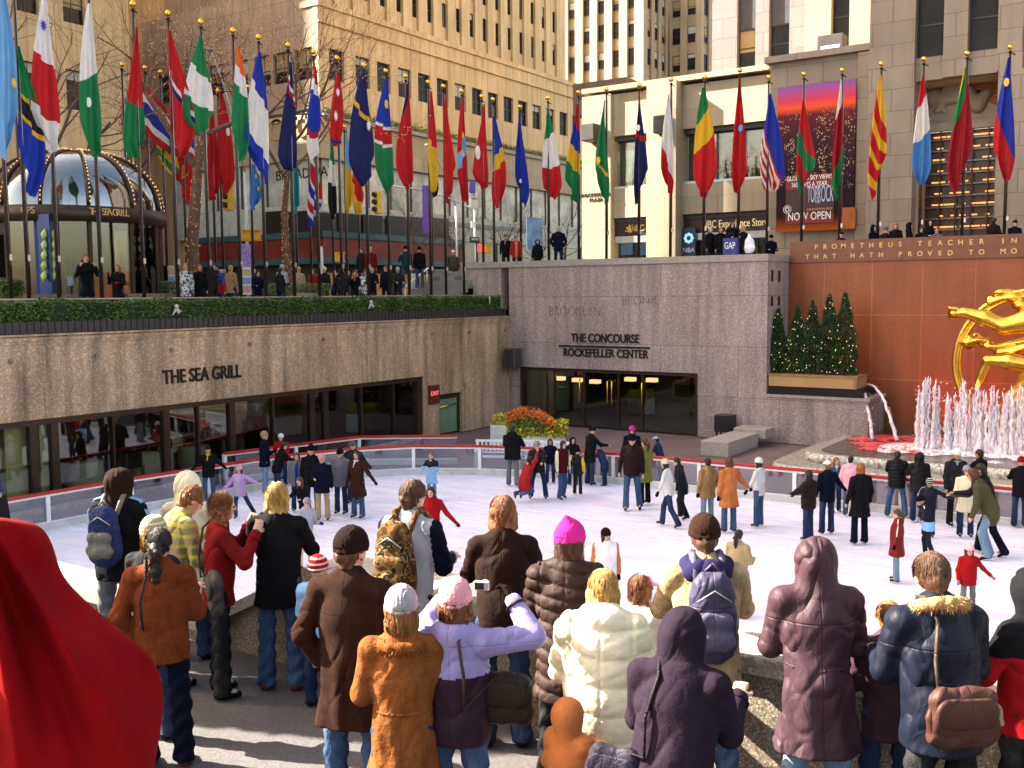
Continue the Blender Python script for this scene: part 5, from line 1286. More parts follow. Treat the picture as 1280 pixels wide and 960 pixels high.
        G.cap(s0,s1,.040*S,.032*S,.015); G.cap(an_,s0,.045*S,.042*S,.03) ; G.cutplane(an_+d2*.068*S,d2)
        v,f=G.mesh(); sm_.add(v,f,0,True)
        if shoes=='skate':
            a=s0+d2*.05*S; b_=s1+d2*.045*S; hb.tube([Vector(a-f_*.02),Vector(b_+f_*.02)],.006,4); hb.tube([Vector(s0+d2*.02),Vector(a)],.01,4); hb.tube([Vector(s1+d2*.02),Vector(b_)],.01,4)
        so_=sm_.build('shoe' if shoes=='shoe' else 'skate',cloth_mat('leather',CL[shoe_c]),P,local=True)
        if shoes=='skate': hb.build('blade',blade,so_,local=True)
    # ---------- jacket
    jk,jc,hem=jacket[:3]; jo=jacket[3] if len(jacket)>3 else {}
    puff=jo.get('puff',0); hoodup=head[0]=='hood'
    th={'wool':.022,'down':.045,'nylon':.034,'suede':.03,'fleece':.03,'leather':.02,'cord':.026,'knit':.015,'denim':.02}.get(jk,.024)*S
    th*=1.15 if hi else 1.0
    Jv=.0105 if hi else vox*.85
    am=(.0065 if hi else .006)*wave
    p1,p2,p3=rs.uniform(0,6),rs.uniform(0,6),rs.uniform(0,6)
    if puff:
        pz_=math.pi/puff
        fo=lambda X,Y,Z: -.024*np.abs(np.sin((Z+.04*np.sin(X*9+p1)*.4)*pz_))**.45+.014+.003*np.sin(X*37+p1+3*np.sin(Z*31))*np.sin(Z*29+p2)+(.008*(np.abs(np.sin(X*math.pi/.17))<.12) if jo.get('quilt') else 0)
        fo_s=fo
    else:
        gro=lambda u,w: np.exp(-(np.sin(u)/w)**2)
        wz=waist[2]; dl=.009*S if hem<.43 else .004*S
        def fo(X,Y,Z):
            br=.55*np.sin(X*19+2.2*np.sin(Z*7+p1)+p2)*np.cos(Y*12+p3)+.35*np.sin(Z*21+2.5*np.sin(X*11+p3)+p1)
            g1=gro(Z*13+3.2*np.sin(X*6+p1)+1.3*np.sin(X*17+p2)+Y*3,.24)*np.clip(.35+np.sin(X*8+p3)*np.cos(Z*7+p2),0,1)
            g2=gro(X*14+1.8*np.sin(Z*5+p2)+p3,.2)*np.clip(np.sin(Z*6+p1+X*3),0,1)
            dr=np.clip((wz-Z)/.35,0,1)*np.sin(np.arctan2(X-waist[0],Y-waist[1])*8+p1+1.2*np.sin(Z*4))
            return am*(br+1.5*g1+1.1*g2)+dl*dr
        def fo_s(X,Y,Z):
            u=(Z*.9+Y*.35)*(34 if hi else 26)+2.4*np.sin(X*15+p2)+1.2*np.sin(Y*13)+p3
            return am*(.5*np.sin(u*.5)+1.7*gro(u,.34)*np.clip(.5+np.sin(X*21+Y*16+p1),0,1))
    G=SDF(mn,mx,Jv)
    hz=hem*H
    hemp=V3(0,0,hz); 
    lowr=(.150+max(0,.50-hem)*.30)*W*S*jo.get('flare',1)
    hb_=hipc+V3(0,0,0)
    if hem<.47:  # skirt of a coat
        lowr+=.012; off=hipc-V3(0,0,hipc[2]-hz+.05)
        cy=(J['knR'][1]+J['knL'][1])/2*.5*max(0,(hipc[2]-hz)/.25)/H*1.0
        G.cap(hipc,V3(0,cy,hz-.05),.132*S*W+th*.8,lowr+th*.6,.05,flat=((0,1,0),.80),fold=fo)
    else: G.cap(hipc+V3(0,0,.03),V3(0,hipc[1],hz-.03),.13*S*W+th,.135*S*W+th,.05,flat=((0,1,0),.78),fold=fo)
    wr_=.118 if jo.get('waist') else .13
    G.cap(hipc,waist,.128*S*W+th,wr_*S*W+th,.06,flat=((0,1,0),.76),fold=fo)
    G.cap(waist,chest,wr_*S*W+th,.140*S*W+th,.06,flat=((0,1,0),.74),fold=fo)
    G.cap(chest,shc-up*.01,.140*S*W+th,.105*S*W+th*.6,.06,flat=((0,1,0),.72),fold=fo)
    for nm in'RL':
        sh,el,wr,dr,ap=arm[nm]
        G.cap(shc+V3((.05 if nm=='R' else -.05)*S,0,-.005),sh,.058*S+th*.5,.050*S+th*.8,.03,fold=fo)
        G.cap(sh,el,.050*S+th*.85,.042*S+th*.7,.018,fold=fo_s); G.cap(el,wr-dr*.005,.042*S+th*.7,.033*S+th*.55,.03,fold=fo_s)
    if hem<.5 or True: G.cutplane(hemp+V3(0,hipc[1],0),(0,0,-1)) if lean<.4 else None
    # collar
    G.cap(shc+up*.01,neck+up*.012*S,.075*S+th*.5,.062*S+th*.4,.03,fold=None)
    if jo.get('hooddown'):
        G.ell(neck+V3(0,-.085*S,-.03*S),V3(.115,.065,.10)*S,.03,fold=fo); G.cap(neck+V3(-.09*S,-.03*S,0.0),neck+V3(-.03*S,-.11*S,.0),.04*S,.05*S,.03); G.cap(neck+V3(.09*S,-.03*S,0.0),neck+V3(.03*S,-.11*S,.0),.04*S,.05*S,.03)
    jm=cloth_mat(jk,CL[jc])
    jmats=[jm]; two=jo.get('two')
    v,f=G.mesh(); m_=MB(); m_.add(v,f,0,True)
    if two:   # second cloth on the upper part / sleeves
        jmats.append(cloth_mat(jk,CL[two[0]])); va=np.array(v)
        fa=np.array(f); cc=va[fa].mean(1)
        if two[1]=='yoke': sel=cc[:,2]>chest[2]+two[2]*S+.10*np.abs(cc[:,0])/S*(-1 if True else 1)*0+.12*np.maximum(0,.12-np.abs(cc[:,0]))*(-1)
        elif two[1]=='sleeves': 
            sel=np.abs(cc[:,0])>.155*S*W+th
        elif two[1]=='front': sel=(np.abs(cc[:,0])<.06*S)&(cc[:,1]>0)
        elif two[1]=='low': sel=cc[:,2]<two[2]*H
        for i in np.nonzero(sel)[0]: m_.m[i]=1
    Jo=m_.build('jacket' if hem>.42 else 'coat',jmats,P,local=True)
    for ch in jo.get('hooddown_col',()): pass
    if hi and jo.get('waist'):
        W_=SDF(waist-.35*S,waist+.35*S,.011); rx_=wr_*S*W+th+.006; 
        for k_ in range(20):
            a=k_*math.pi/10; a2=a+math.pi/10; wf=lambda a:waist+V3(rx_*math.cos(a),rx_*.80*math.sin(a),-.01); W_.cap(wf(a),wf(a2),.013,.013,.004,fold=lambda X,Y,Z:.004*np.sin(np.arctan2(Y-waist[1],X-waist[0])*46))
        sdf_obj('waistband',W_,cloth_mat(jk,CL[jc]),P)
    if hi and jk in('suede','wool','nylon','cord','fleece') :
        Q_=SDF(hipc-.4*S,hipc+.4*S,.012)
        for nm in 'RL':
            sh,el,wr,dr,ap=arm[nm]; u_=(wr-el)/np.linalg.norm(wr-el); rc=.033*S+th*.55+.004; o1=np.cross(u_,V3(0,0,1)); o1=o1/np.linalg.norm(o1) if np.linalg.norm(o1)>.1 else V3(1,0,0); o2=np.cross(u_,o1); c0=wr-u_*.035*S
            Cf=SDF(c0-.12*S,c0+.12*S,.011)
            for k_ in range(10):
                a=k_*math.pi/5; a2=a+math.pi/5; Cf.cap(c0+(o1*math.cos(a)+o2*math.sin(a))*rc,c0+(o1*math.cos(a2)+o2*math.sin(a2))*rc,.010,.010,.004)
            sdf_obj('cuff',Cf,cloth_mat(jk,CL[jc]),P)
    # stripes / trims
    if jo.get('stripe'):
        m_=MB()
        for nm in'RL':
            sh,el,wr,dr,ap=arm[nm]; sg=1 if nm=='R' else -1
            for q in((-.02,.0,.02) if hi else (0,)):
                o=V3(sg*.060*S+sg*th,q*S,0)+0
                m_.tube([Vector(shc+V3(sg*.05*S,q*S,.07*S+th*.9)),Vector(sh+V3(sg*.03*S,q*S,.055*S+th*.9)),Vector(sh+V3(sg*(.058*S+th*1.02),q*S,-.02)),Vector((sh+el)/2+V3(sg*(.052*S+th),q*S,.0)),Vector(el+V3(sg*(.046*S+th),q*S,0))],.007*S if hi else .014*S,5)
        m_.build('sleeve_stripes',cloth_mat('nylon',CL[jo['stripe']]),P,local=True)
    if jo.get('fur'):
        m_=MB(); n_=1500 if hi else 160
        for _ in range(n_):
            a=rs.uniform(0,2*math.pi); rr_=.125*S; q=rs.uniform(0,2*math.pi); tb=.040*S
            if jo['fur']=='rim': ct=neck+V3(rr_*math.cos(a),-.05*S+rr_*.85*math.sin(a),.015*S-.05*S*math.sin(a))
            else: ct=neck+V3(rr_*.95*math.cos(a),-.03*S+rr_*.8*math.sin(a),-.03*S)
            o=V3(math.cos(a)*math.cos(q),math.sin(a)*math.cos(q),math.sin(q)); b0=ct+o*tb*.5; b1=ct+o*tb*rs.uniform(.8,1.5)+V3(0,0,-.01)
            side=V3(rs.uniform(-1,1),rs.uniform(-1,1),rs.uniform(-1,1))*.006
            m_.add([b0-side,b0+side,b1],[(0,1,2)])
        T_=SDF(neck-.25*S,neck+.25*S,.016 if hi else .025)
        for k_ in range(12):
            a=k_*.5236; a2=a+.5236; g_=lambda a: (neck+V3(.125*S*math.cos(a),-.05*S+.106*S*math.sin(a),.015*S-.05*S*math.sin(a))) if jo['fur']=='rim' else (neck+V3(.119*S*math.cos(a),-.03*S+.1*S*math.sin(a),-.03*S))
            T_.cap(g_(a),g_(a2),.032*S,.032*S,.02)
        v,f=T_.mesh(); m_.add(v,f,0,True)
        m_.build('fur_collar',cloth_mat('fleece',CL['tan'] if jo['fur']=='rim' else CL['suede']),P,local=True)
    if scarf:
        T_=SDF(neck-.2*S,neck+.22*S,.014 if hi else .022); 
        for k_ in range(8):
            a=k_*.785; T_.cap(neck+V3(.075*S*math.cos(a),.07*S*math.sin(a),0),neck+V3(.075*S*math.cos(a+.785),.07*S*math.sin(a+.785),.005),.028*S,.028*S,.01)
        T_.cap(neck+V3(.02,.085*S,-.02),neck+V3(.04,.13*S,-.20*S),.03*S,.03*S,.01,flat=((0,1,0),.5)); sdf_obj('scarf',T_,cloth_mat('knit',CL[scarf]),P)
    # ---------- hair and headwear
    kind=head[0]
    def hairmesh(col,style):
        G=SDF(headc-.42*S*hs,headc+.24*S*hs,.0095 if hi else .018)
        q1=rs.uniform(0,6)
        fh=lambda X,Y,Z: (.005 if hi else .004)*np.sin(X*95+3*np.sin(Z*24+q1)+Y*70)+(.004 if hi else 0)*np.sin(X*190+5*np.sin(Z*15)+Y*170)
        if style in('curly','pony'): fh2=lambda X,Y,Z: .010*np.sin(X*75+q1)*np.sin(Y*80+q1)*np.sin(Z*62)+.004*np.sin(X*150+Z*120)
        G.ell(headc+Mh@V3(0,-.014,.028)*S*hs,V3(.086,.104,.104)*S*hs,.01,M=Mh,fold=fh if style!='curly' else fh2)
        if style in('long','bob','curly','wavy'):
            L={'long':.27,'bob':.13,'curly':.20,'wavy':.20}[style]
            ff=fh2 if style=='curly' else fh
            G.cap(Hd(0,-.045,-.02),Hd(0,-.05,0)-V3(0,.0,L*S),.082*S*hs,.07*S*hs if style!='bob' else .085*S*hs,.03,flat=(Mh@V3(0,1,0),.7),fold=ff)
            for q in(-1,1): G.cap(Hd(q*.066,-.01,.0),Hd(q*.075,-.01,0)-V3(0,0,L*.75*S),.032*S*hs,.03*S*hs,.03,fold=ff)
        elif style=='pony':
            G.cap(Hd(0,-.10,.03),Hd(0,-.15,-.02),.03*S,.045*S,.02,fold=fh2); G.cap(Hd(0,-.15,-.02),Hd(0,-.13,-.22),.045*S,.035*S,.02,fold=fh2)
        elif style=='bun': G.cap(Hd(0,-.09,.08),Hd(0,-.12,.11),.04*S,.045*S,.02,fold=fh)
        else: G.cap(Hd(0,-.06,-.02),Hd(0,-.06,-.065),.065*S*hs,.045*S*hs,.02,fold=fh)
        G.ell(Hd(0,.100,-.045),V3(.070,.075,.098)*S*hs,.0,mode='s',M=Mh)
        if style not in('long','bob','curly','wavy') and kind!='beanie':
            for q in(-1,1): G.ell(Hd(q*.085,.022,-.035),V3(.028,.045,.05)*S*hs,0,mode='s',M=Mh)
        if kind in('beanie','cap'): G.ell(Hd(0,0,.105),V3(.12,.14,.075)*S*hs,0,mode='s',M=Mh)
        v,f=G.mesh(); m_=MB(); m_.add(v,f,0,True)
        if hi and not (kind=='beanie' and style=='short'):
            Ls={'long':.30,'bob':.15,'curly':.22,'wavy':.22,'short':.05,'pony':.03,'bun':.02}[style]; cz=.06 if kind=='beanie' else .13
            for _ in range(1500 if style!='short' else 1000):
                a=rs.uniform(0,2*math.pi); 
                if -.75<math.cos(a)*0+math.sin(a) and math.sin(a)>.62: continue
                e0=rs.uniform(.0,1.2) if style=='short' else rs.uniform(.3,1.35); pts=[]
                if kind=='beanie': e0=.05
                for k_ in range(6):
                    e=e0-k_*.17
                    p=Hd(.088*math.cos(a)*math.cos(max(e,-.1)),-.014+.106*math.sin(a)*math.cos(max(e,-.1)),.028+.107*math.sin(max(e,-.1)))
                    if e<=-.1: p=p-V3(0,0,(-.1-e)*Ls*1.3)*(S if style!='short' else .6*S)
                    w_=.012 if style=='curly' else .004
                    pts.append(p+V3(rs.gauss(0,w_),rs.gauss(0,w_),0))
                n_=V3(math.cos(a),math.sin(a),0); tt=V3(-math.sin(a),math.cos(a),0)*.0019
                V_=[];
                for i_,p in enumerate(pts): q_=tt*(1-i_/6.0); V_+=[p-q_,p+q_+n_*.001]
                m_.add(V_,[(2*i_,2*i_+1,2*i_+3,2*i_+2) for i_ in range(5)],0,True)
        m_.build('hair',hair_mat(HC[col]),P,local=True)
    if kind=='hair': hairmesh(head[1],head[2])
    elif kind=='bald': pass
    elif kind in('beanie','cap'):
        if len(head)>3 and head[3]: hairmesh(head[3],head[4])
        G=SDF(headc-.22*S*hs,headc+.26*S*hs,.009 if hi else .017); q1=rs.uniform(0,6)
        fk=(lambda X,Y,Z: .0028*np.sin(np.arctan2(X-headc[0],Y-headc[1])*34)) if hi else None
        if kind=='beanie':
            G.ell(headc+Mh@V3(0,-.012,.040)*S*hs,V3(.098,.116,.118)*S*hs,.01,M=Mh,fold=fk); G.cutplane(Hd(0,0,.012),Mh@V3(0,-.25,-1)/1.03)
            T_=12
            for k_ in range(T_):
                a=k_*2*math.pi/T_; a2=a+2*math.pi/T_; G.cap(Hd(.083*math.cos(a),-.012+.102*math.sin(a),.030+.012*math.sin(a)),Hd(.083*math.cos(a2),-.012+.102*math.sin(a2),.030+.012*math.sin(a2)),.0165*S*hs,.0165*S*hs,.008)
            if head[2]=='pom': G.cap(Hd(-.03,-.01,.150),Hd(.03,-.01,.155),.016*S,.016*S,.01)
            if head[2]=='point': G.cap(Hd(0,-.03,.13),Hd(0,-.05,.17),.05*S,.02*S,.03)
            if head[2]=='flap':
                for q in(-1,1): G.cap(Hd(q*.08,0,.01),Hd(q*.078,.01,-.07),.03*S,.022*S,.02)
        else:
            G.ell(headc+Mh@V3(0,-.005,.045)*S*hs,V3(.088,.105,.085)*S*hs,.01,M=Mh); G.cutplane(Hd(0,0,.035),Mh@V3(0,0,-1))
            G.cap(Hd(-.035,.105,.038),Hd(.035,.105,.038),.055*S*hs,.055*S*hs,.01,flat=(Mh@V3(0,0,1),.16))
        hatmat={'stripe':cloth_mat('stripes',CL[head[1]])}.get(head[2],cloth_mat('knit' if kind=='beanie' else 'wool',CL[head[1]]))
        sdf_obj('hat',G,hatmat,P)
    elif kind=='hood':
        if len(head)>3 and head[3]: hairmesh(head[3],head[4])
        G=SDF(headc-.30*S*hs,headc+.30*S*hs,.0115 if hi else vox*.7)
        G.ell(headc+Mh@V3(0,-.022,.012)*S*hs,V3(.120,.136,.130)*S*hs,.03,M=Mh,fold=fo); G.cap(Hd(0,-.045,-.05),neck+V3(0,-.03*S,-.05),.108*S*hs,.135*S,.05,flat=((0,1,0),.8),fold=fo)
        if head[2]=='point': G.cap(Hd(0,-.05,.10),Hd(0,-.10,.16),.07*S,.035*S,.05,fold=fo)
        G.ell(Hd(0,.115,-.005),V3(.082,.12,.108)*S*hs,.0,mode='s',M=Mh)
        sdf_obj('hood',G,jm if head[1]=='same' else cloth_mat(jk,CL[head[1]]),P)
        if jo.get('hoodrim'):
            m_=SDF(headc-.3*S,headc+.3*S,.02)
            for k_ in range(12):
                a=k_*.5236; m_.cap(Hd(.09*math.cos(a),.055,.115*math.sin(a)),Hd(.09*math.cos(a+.52),.055,.115*math.sin(a+.52)),.024*S,.024*S,.01)
            sdf_obj('hood_trim',m_,cloth_mat('fleece',CL[jo['hoodrim']]),P)
    P['_d']=0; del P['_d']
    info=dict(P=P,pos=Vector(pos),rz=rz,headc=headc,neck=neck,shc=shc,chest=chest,hipc=hipc,arm=arm,S=S,th=th,W=W,waist=waist,Hd=Hd)
    return info
def l2w(inf,p):
    c,s_=math.cos(inf['rz']),math.sin(inf['rz']); p=np.array(p,float); return Vector((inf['pos'].x+p[0]*c-p[1]*s_,inf['pos'].y+p[0]*s_+p[1]*c,inf['pos'].z+p[2]))
def attach(name,mb,mats,inf,label,cat,group=None):
    """an object carried by a person: top-level, placed where the person stands"""
    o=mb.build(name,mats,None,label,cat,group,local=True); o.location=inf['pos']; o.rotation_euler=(0,0,inf['rz']); return o
def sdfmb(G): v,f=G.mesh(); m_=MB(); m_.add(v,f,0,True); return m_
def backpack(inf,mat,label,mat2=None,sc=1.0):
    S=inf['S']; c=inf['chest']+V3(0,-(.115*S+inf['th'])-.075*S,-.02*S)
    e=empty('backpack',inf['pos'],inf['rz'],label,'backpack')
    G=SDF(c-.34*S*sc,c+.34*S*sc,.013)
    fo=lambda X,Y,Z: .005*np.sin(X*50+2*np.sin(Z*30))*np.sin(Z*38)
    G.cap(c-V3(0,0,.13*S*sc),c+V3(0,-.01,.12*S*sc),.145*S*sc,.12*S*sc,.03,flat=((0,1,0),.62),fold=fo)
    v,f=G.mesh(); m_=MB(); m_.add(v,f,0,True); m_.build('pack_body',mat,e,local=True)
    G=SDF(c-.34*S*sc,c+.34*S*sc,.012); d=c+V3(0,-.085*S*sc,-.07*S*sc)
    G.cap(d-V3(.05*S,0,.05*S),d+V3(.05*S,0,-.05*S),.065*S*sc,.065*S*sc,.03,flat=((0,1,0),.6),fold=fo); G.cap(d+V3(-.06*S,0,.06*S),d+V3(.06*S,0,.06*S),.05*S*sc,.05*S*sc,.03,flat=((0,1,0),.6))
    sdf_obj('front_pocket',G,mat2 or mat,e)
    m_=MB()
    for q in(-1,1):
        n=inf['shc']; 
        m_.tube([Vector(c+V3(q*.07*S,.05*S,.13*S)),Vector(n+V3(q*.085*S,-.06*S,.085*S+inf['th']*.5)),Vector(n+V3(q*.085*S,.02*S,.092*S+inf['th']*.6)),Vector(n+V3(q*.09*S,.10*S+inf['th'],.03*S)),Vector(inf['chest']+V3(q*.10*S,.11*S+inf['th'],-.02))],[.022*S,.024*S,.024*S,.022*S,.018*S],6)
    m_.tube([Vector(c+V3(-.04*S,0,.235*S*sc)),Vector(c+V3(0,0,.275*S*sc)),Vector(c+V3(.04*S,0,.235*S*sc))],.01*S,5)
    m_.build('straps',mat2 or mat,e,local=True)
    m_=MB(); m_.tube([Vector(c+V3(-.10*S,-.082*S*sc,.10*S)),Vector(c+V3(0,-.095*S*sc,.17*S)),Vector(c+V3(.10*S,-.082*S*sc,.10*S))],.005,4); m_.build('zipper',steel,e,local=True)
    return e
def shoulderbag(inf,side,mat,label,drop=.0,size=1.0,y=-.16,x=.16,strapmat=None,cross=True):
    S=inf['S']; e=empty('shoulder_bag',inf['pos'],inf['rz'],label,'bag')
    c=inf['hipc']+V3(side*x*S,y*S,(.06-drop)*S); G=SDF(c-.30*S*size,c+.30*S*size,.012)
    fo=lambda X,Y,Z: .004*np.sin(X*40+2*np.sin(Z*30))
    for a,b_ in (((-.1,0,-.09),(.1,0,-.09)),((-.09,0,.06),(.09,0,.06)),((-.1,0,-.02),(.1,0,-.02))): G.cap(c+V3(*a)*S*size,c+V3(*b_)*S*size,.075*S*size,.075*S*size,.03,flat=((0,1,0),.62),fold=fo)
    sdf_obj('bag_body',G,mat,e)
    G=SDF(c-.30*S*size,c+.30*S*size,.012); f=c+V3(0,-.045*S*size,.02*S*size)
    G.cap(f-V3(.08*S*size,0,0),f+V3(.08*S*size,0,0),.078*S*size,.078*S*size,.02,flat=((0,1,0),.25)); sdf_obj('bag_flap',G,mat,e)
    m_=MB(); sh=inf['shc']; q=-side if cross else side; yb=-(.125*S+inf['th']); tz=.088*S+inf['th']*.6
    pts=[c+V3(-side*.02*S,0,.12*S*size),inf['waist']+V3(side*.09*S,yb-.012,.0),inf['chest']+V3((side*.02 if cross else side*.1)*S,yb-.02,.0),sh+V3(q*.06*S,-.095*S-inf['th'],.02*S),sh+V3(q*.085*S,-.03*S,tz),sh+V3(q*.085*S,.05*S,tz-.02*S)]
    m_.tube([Vector(p) for p in pts],.010*S,6); m_.build('bag_strap',strapmat or mat,e,local=True); return e
def camera_thing(inf,label,mat=None,off=(0,0,0)):
    S=inf['S']; a=(inf['arm']['R'][2]+inf['arm']['R'][3]*.08*S+inf['arm']['L'][2]+inf['arm']['L'][3]*.08*S)/2+V3(*off)
    m_=MB(); m_.box(a[0]-.045,a[1]-.012,a[2]-.027,a[0]+.045,a[1]+.016,a[2]+.027,0,.005); m_.tube([Vector(a+V3(.01,.02,0)),Vector(a+V3(.01,.05,0))],.025,10); m_.box(a[0]-.038,a[1]-.015,a[2]-.020,a[0]+.016,a[1]-.0125,a[2]+.018,1)
    return attach('camera',m_,[mat or steel,black],inf,label,'camera')
# ================= PEOPLE =================
def fore(px,yh,H,face,label,**k):
    H2=H*.985; p=at_z(px,yh,ZT+H*1.01); return person((p.x,p.y,ZT),H2,face,label,vox=.0155,**k)
def skater(px,yh,yf,face,label,**k):
    p=at_z(px,yf,0.0); dep=(p-EYE).dot(_F); H=(yf-yh)*dep/FPX*.985
    k.setdefault('shoes','skate'); k.setdefault('hk',None); k.pop('hk')
    if 'Hk' in k: H=H*k.pop('Hk')
    k.setdefault('group','skaters on the ice'); k['fat']=k.get('fat',1.0)*1.18; return person((p.x,p.y,0.0),max(.95,min(H,1.95)),face,label,vox=.026,**k)
def plaza(px,yh,face,label,axis='y',c=27.6,floor=None,H=None,**k):
    fl=floor if floor is not None else (ZP if axis=='y' else ZW)
    p=at_y(px,yh,c) if axis=='y' else at_x(px,yh,c)
    if H is None: H=max(1.5,min(1.9,(p.z-fl)*.985))
    elif floor is None: fl=p.z-H*1.02
    k.setdefault('group','onlookers on the upper plaza'); return person((p.x,p.y,fl),H,face,label,vox=.034,**k)
RED=cloth_mat('wool',CL['red'])
# ---------- the crowd at the parapet ----------
f1=fore(141,583,1.76,8,'person in dark zip hoodie with the hood up wearing a blue and grey backpack',jacket=('fleece','black',.47,{'stripe':'lblue'}),trou=('nylon','grey'),head=('hood','dbrown','round'),arms=('bent','rest'),lean=8,fat=1.05)
backpack(f1,cloth_mat('nylon',(.012,.022,.09)),'blue and grey backpack on the hooded person at the far left of the crowd',cloth_mat('nylon',(.12,.115,.10)),1.05)
f3=fore(232,587,1.68,0,'person in a cream hooded coat with the hood up behind the curly haired photographer',jacket=('wool','cream',.35),trou=('denim','djean'),head=('hood','same','round'),arms=('bent','bent'),lean=4)
f2=fore(207,600,1.70,52,'short haired ginger person in a yellow and green plaid shirt looking down',jacket=('plaid','khaki',.44),trou=('denim','jean'),head=('hair','ginger','short'),arms=('bent','hold'),lean=14,hpitch=28,fat=1.1)
CL['khaki2']=(.40,.42,.14)
f4=fore(184,645,1.62,20,'person in a striped knit beanie and charcoal coat behind the ponytailed woman',jacket=('wool','char',.40),trou=('denim','djean'),head=('beanie','khaki','stripe','blond','bob'),arms=('bent','bent'),lean=5)
f5=fore(197,656,1.66,-6,'ponytailed woman in a rust brown jacket and navy trousers seen from behind',jacket=('suede','rust',.46),trou=('wool','navy'),head=('hair','dark','pony'),arms=('bent','pocket'),shoe_c='rust',fat=1.08)
shoulderbag(f5,-1,cloth_mat('leather',(.02,.02,.03)),'dark narrow shoulder bag on the woman in the rust jacket',size=.8,cross=False,x=.2,y=.02)
f6=fore(268,612,1.66,68,'curly haired woman in a dark red jacket photographing the rink in black boots',jacket=('wool','dred',.46),trou=('denim','black'),head=('hair','auburn','curly'),arms=('cam','cam'),lean=4)
camera_thing(f6,'small black camera held up by the curly haired woman in dark red',black)
shoulderbag(f6,1,cloth_mat('nylon',(.05,.043,.04)),'large grey brown messenger bag hanging on the curly haired photographer',size=1.25,cross=True,x=.16,y=-.04,strapmat=cloth_mat('nylon',(.02,.02,.02)))
f7=fore(345,599,1.72,4,'blonde woman in a long black wool coat and pale blue jeans with brown shoes',jacket=('wool','black',.42,{}),trou=('denim','jean'),head=('hair','blond','bob'),arms=('rest','cam'),fat=1.12,shoe_c='rust')
f8=fore(437,657,1.82,12,'tall man in a brown beanie and long brown corduroy coat',jacket=('cord','brown',.36,{'stripe':None}),trou=('denim','jean'),head=('beanie','dbrown','fold','brown','short'),arms=('bent','pocket'),fat=1.15,hyaw=18)
f9=fore(507,596,1.84,22,'short haired man in a pale blue jacket with a camouflage backpack',jacket=('fleece','lgrey',.48,{'two':('navy','sleeves')}),trou=('denim','djean'),head=('hair','brown','short'),arms=('bent','rest'),lean=8,hyaw=14,fat=1.05)
backpack(f9,cloth_mat('camo',(.2,.1,.05)),'brown camouflage backpack on the man in the pale blue jacket',cloth_mat('camo',(.2,.1,.05)),1.15)
f12=fore(627,617,1.80,2,'person with wavy auburn hair in a dark brown blazer leaning at the parapet',jacket=('wool','dbrown',.47),trou=('denim','djean'),head=('hair','auburn','bob'),arms=('rest','rest'),lean=14,fat=1.08)
f10=fore(501,731,1.64,-2,'woman in a grey knit hat and tan suede coat with shearling collar',jacket=('suede','suede',.33,{'fur':'collar','waist':1}),trou=('denim','djean'),head=('beanie','lgrey','fold','ginger','bob'),arms=('bent','bent'),fat=1.05)
f11=fore(569,721,1.66,14,'woman in a pale pink hat and lavender and plum ski jacket taking a photo',jacket=('nylon','plum',.47,{'two':('lav','yoke',-.02),'hooddown':1}),trou=('denim','jean'),head=('beanie','pink','fold','auburn','bob'),arms=(((.80,.40,.05),(-.62,.45,.72)),((.30,.80,-.05),(-.55,.35,.80))),glove='dbrown',fat=1.1,hpitch=-6)
camera_thing(f11,'little silver camera held in brown gloves by the woman in lavender')
shoulderbag(f11,1,cloth_mat('leather',(.022,.014,.010)),'glossy dark brown handbag hanging beside the woman in lavender',size=1.05,cross=False,x=.27,y=.03,drop=-.12,strapmat=cloth_mat('leather',(.05,.03,.02)))
f13=fore(708,652,1.74,10,'woman in a bright magenta fleece hat and quilted brown down coat',jacket=('down','brownq',.36,{'puff':.085,'quilt':1,'waist':1}),trou=('denim','black'),head=('beanie','mag','point','brown','bob'),arms=('bent','rest'),hyaw=35,lean=8)
f14=fore(752,712,1.66,8,'blonde person in a long cream down puffer coat with its hood down',jacket=('down','cream',.24,{'puff':.15,'quilt':1,'hooddown':1}),trou=('denim','djean'),head=('hair','blond','wavy'),arms=('bent','bent'),fat=1.2,hpitch=12,lean=12)
f17=fore(886,645,1.82,2,'man in a brown beanie and tan canvas jacket with a navy hood folded down',jacket=('suede','khaki',.42,{}),trou=('denim','jean'),head=('beanie','brown','fold','brown','short'),arms=('rest','rest'),lean=13,fat=1.12)
G=SDF(f17['neck']-.3,f17['neck']+.3,.012); G.ell(f17['neck']+V3(0,-.10,-.03),V3(.155,.085,.10),.03); G.cap(f17['neck']+V3(-.12,-.05,.01),f17['neck']+V3(-.04,.06,.03),.05,.045,.03); G.cap(f17['neck']+V3(.12,-.05,.01),f17['neck']+V3(.04,.06,.03),.05,.045,.03); G.ell(f17['neck']+V3(0,-.06,.06),V3(.08,.07,.07),.02,mode='s')
sdf_obj('hood',G,cloth_mat('fleece',(.018,.014,.055)),f17['P'])
backpack(f17,cloth_mat('nylon',(.040,.034,.07)),'dark grey violet backpack on the man in the tan canvas jacket',cloth_mat('nylon',(.07,.062,.10)),1.1)
f18=fore(838,762,1.70,28,'person in a dark purple fleece with the hood up standing nearest the frame bottom',jacket=('fleece','purple',.46,{}),trou=('denim','djean'),head=('hood','same','round'),arms=('hold','hold'),fat=1.22,lean=16,hpitch=10)
shoulderbag(f18,-1,cloth_mat('leather',(.02,.018,.03)),'black bag on a long strap worn by the person in the purple fleece',size=.9,cross=False,x=.26,y=-.08,drop=.02,strapmat=cloth_mat('leather',(.012,.011,.013)))
f19=fore(1026,671,1.80,4,'person in a long mauve hooded coat gathered at the waist with the hood up',jacket=('nylon','mauve',.33,{'waist':1}),trou=('denim','ljean'),head=('hood','same','round'),arms=('bent','bent'),fat=1.12,hyaw=22,lean=10)
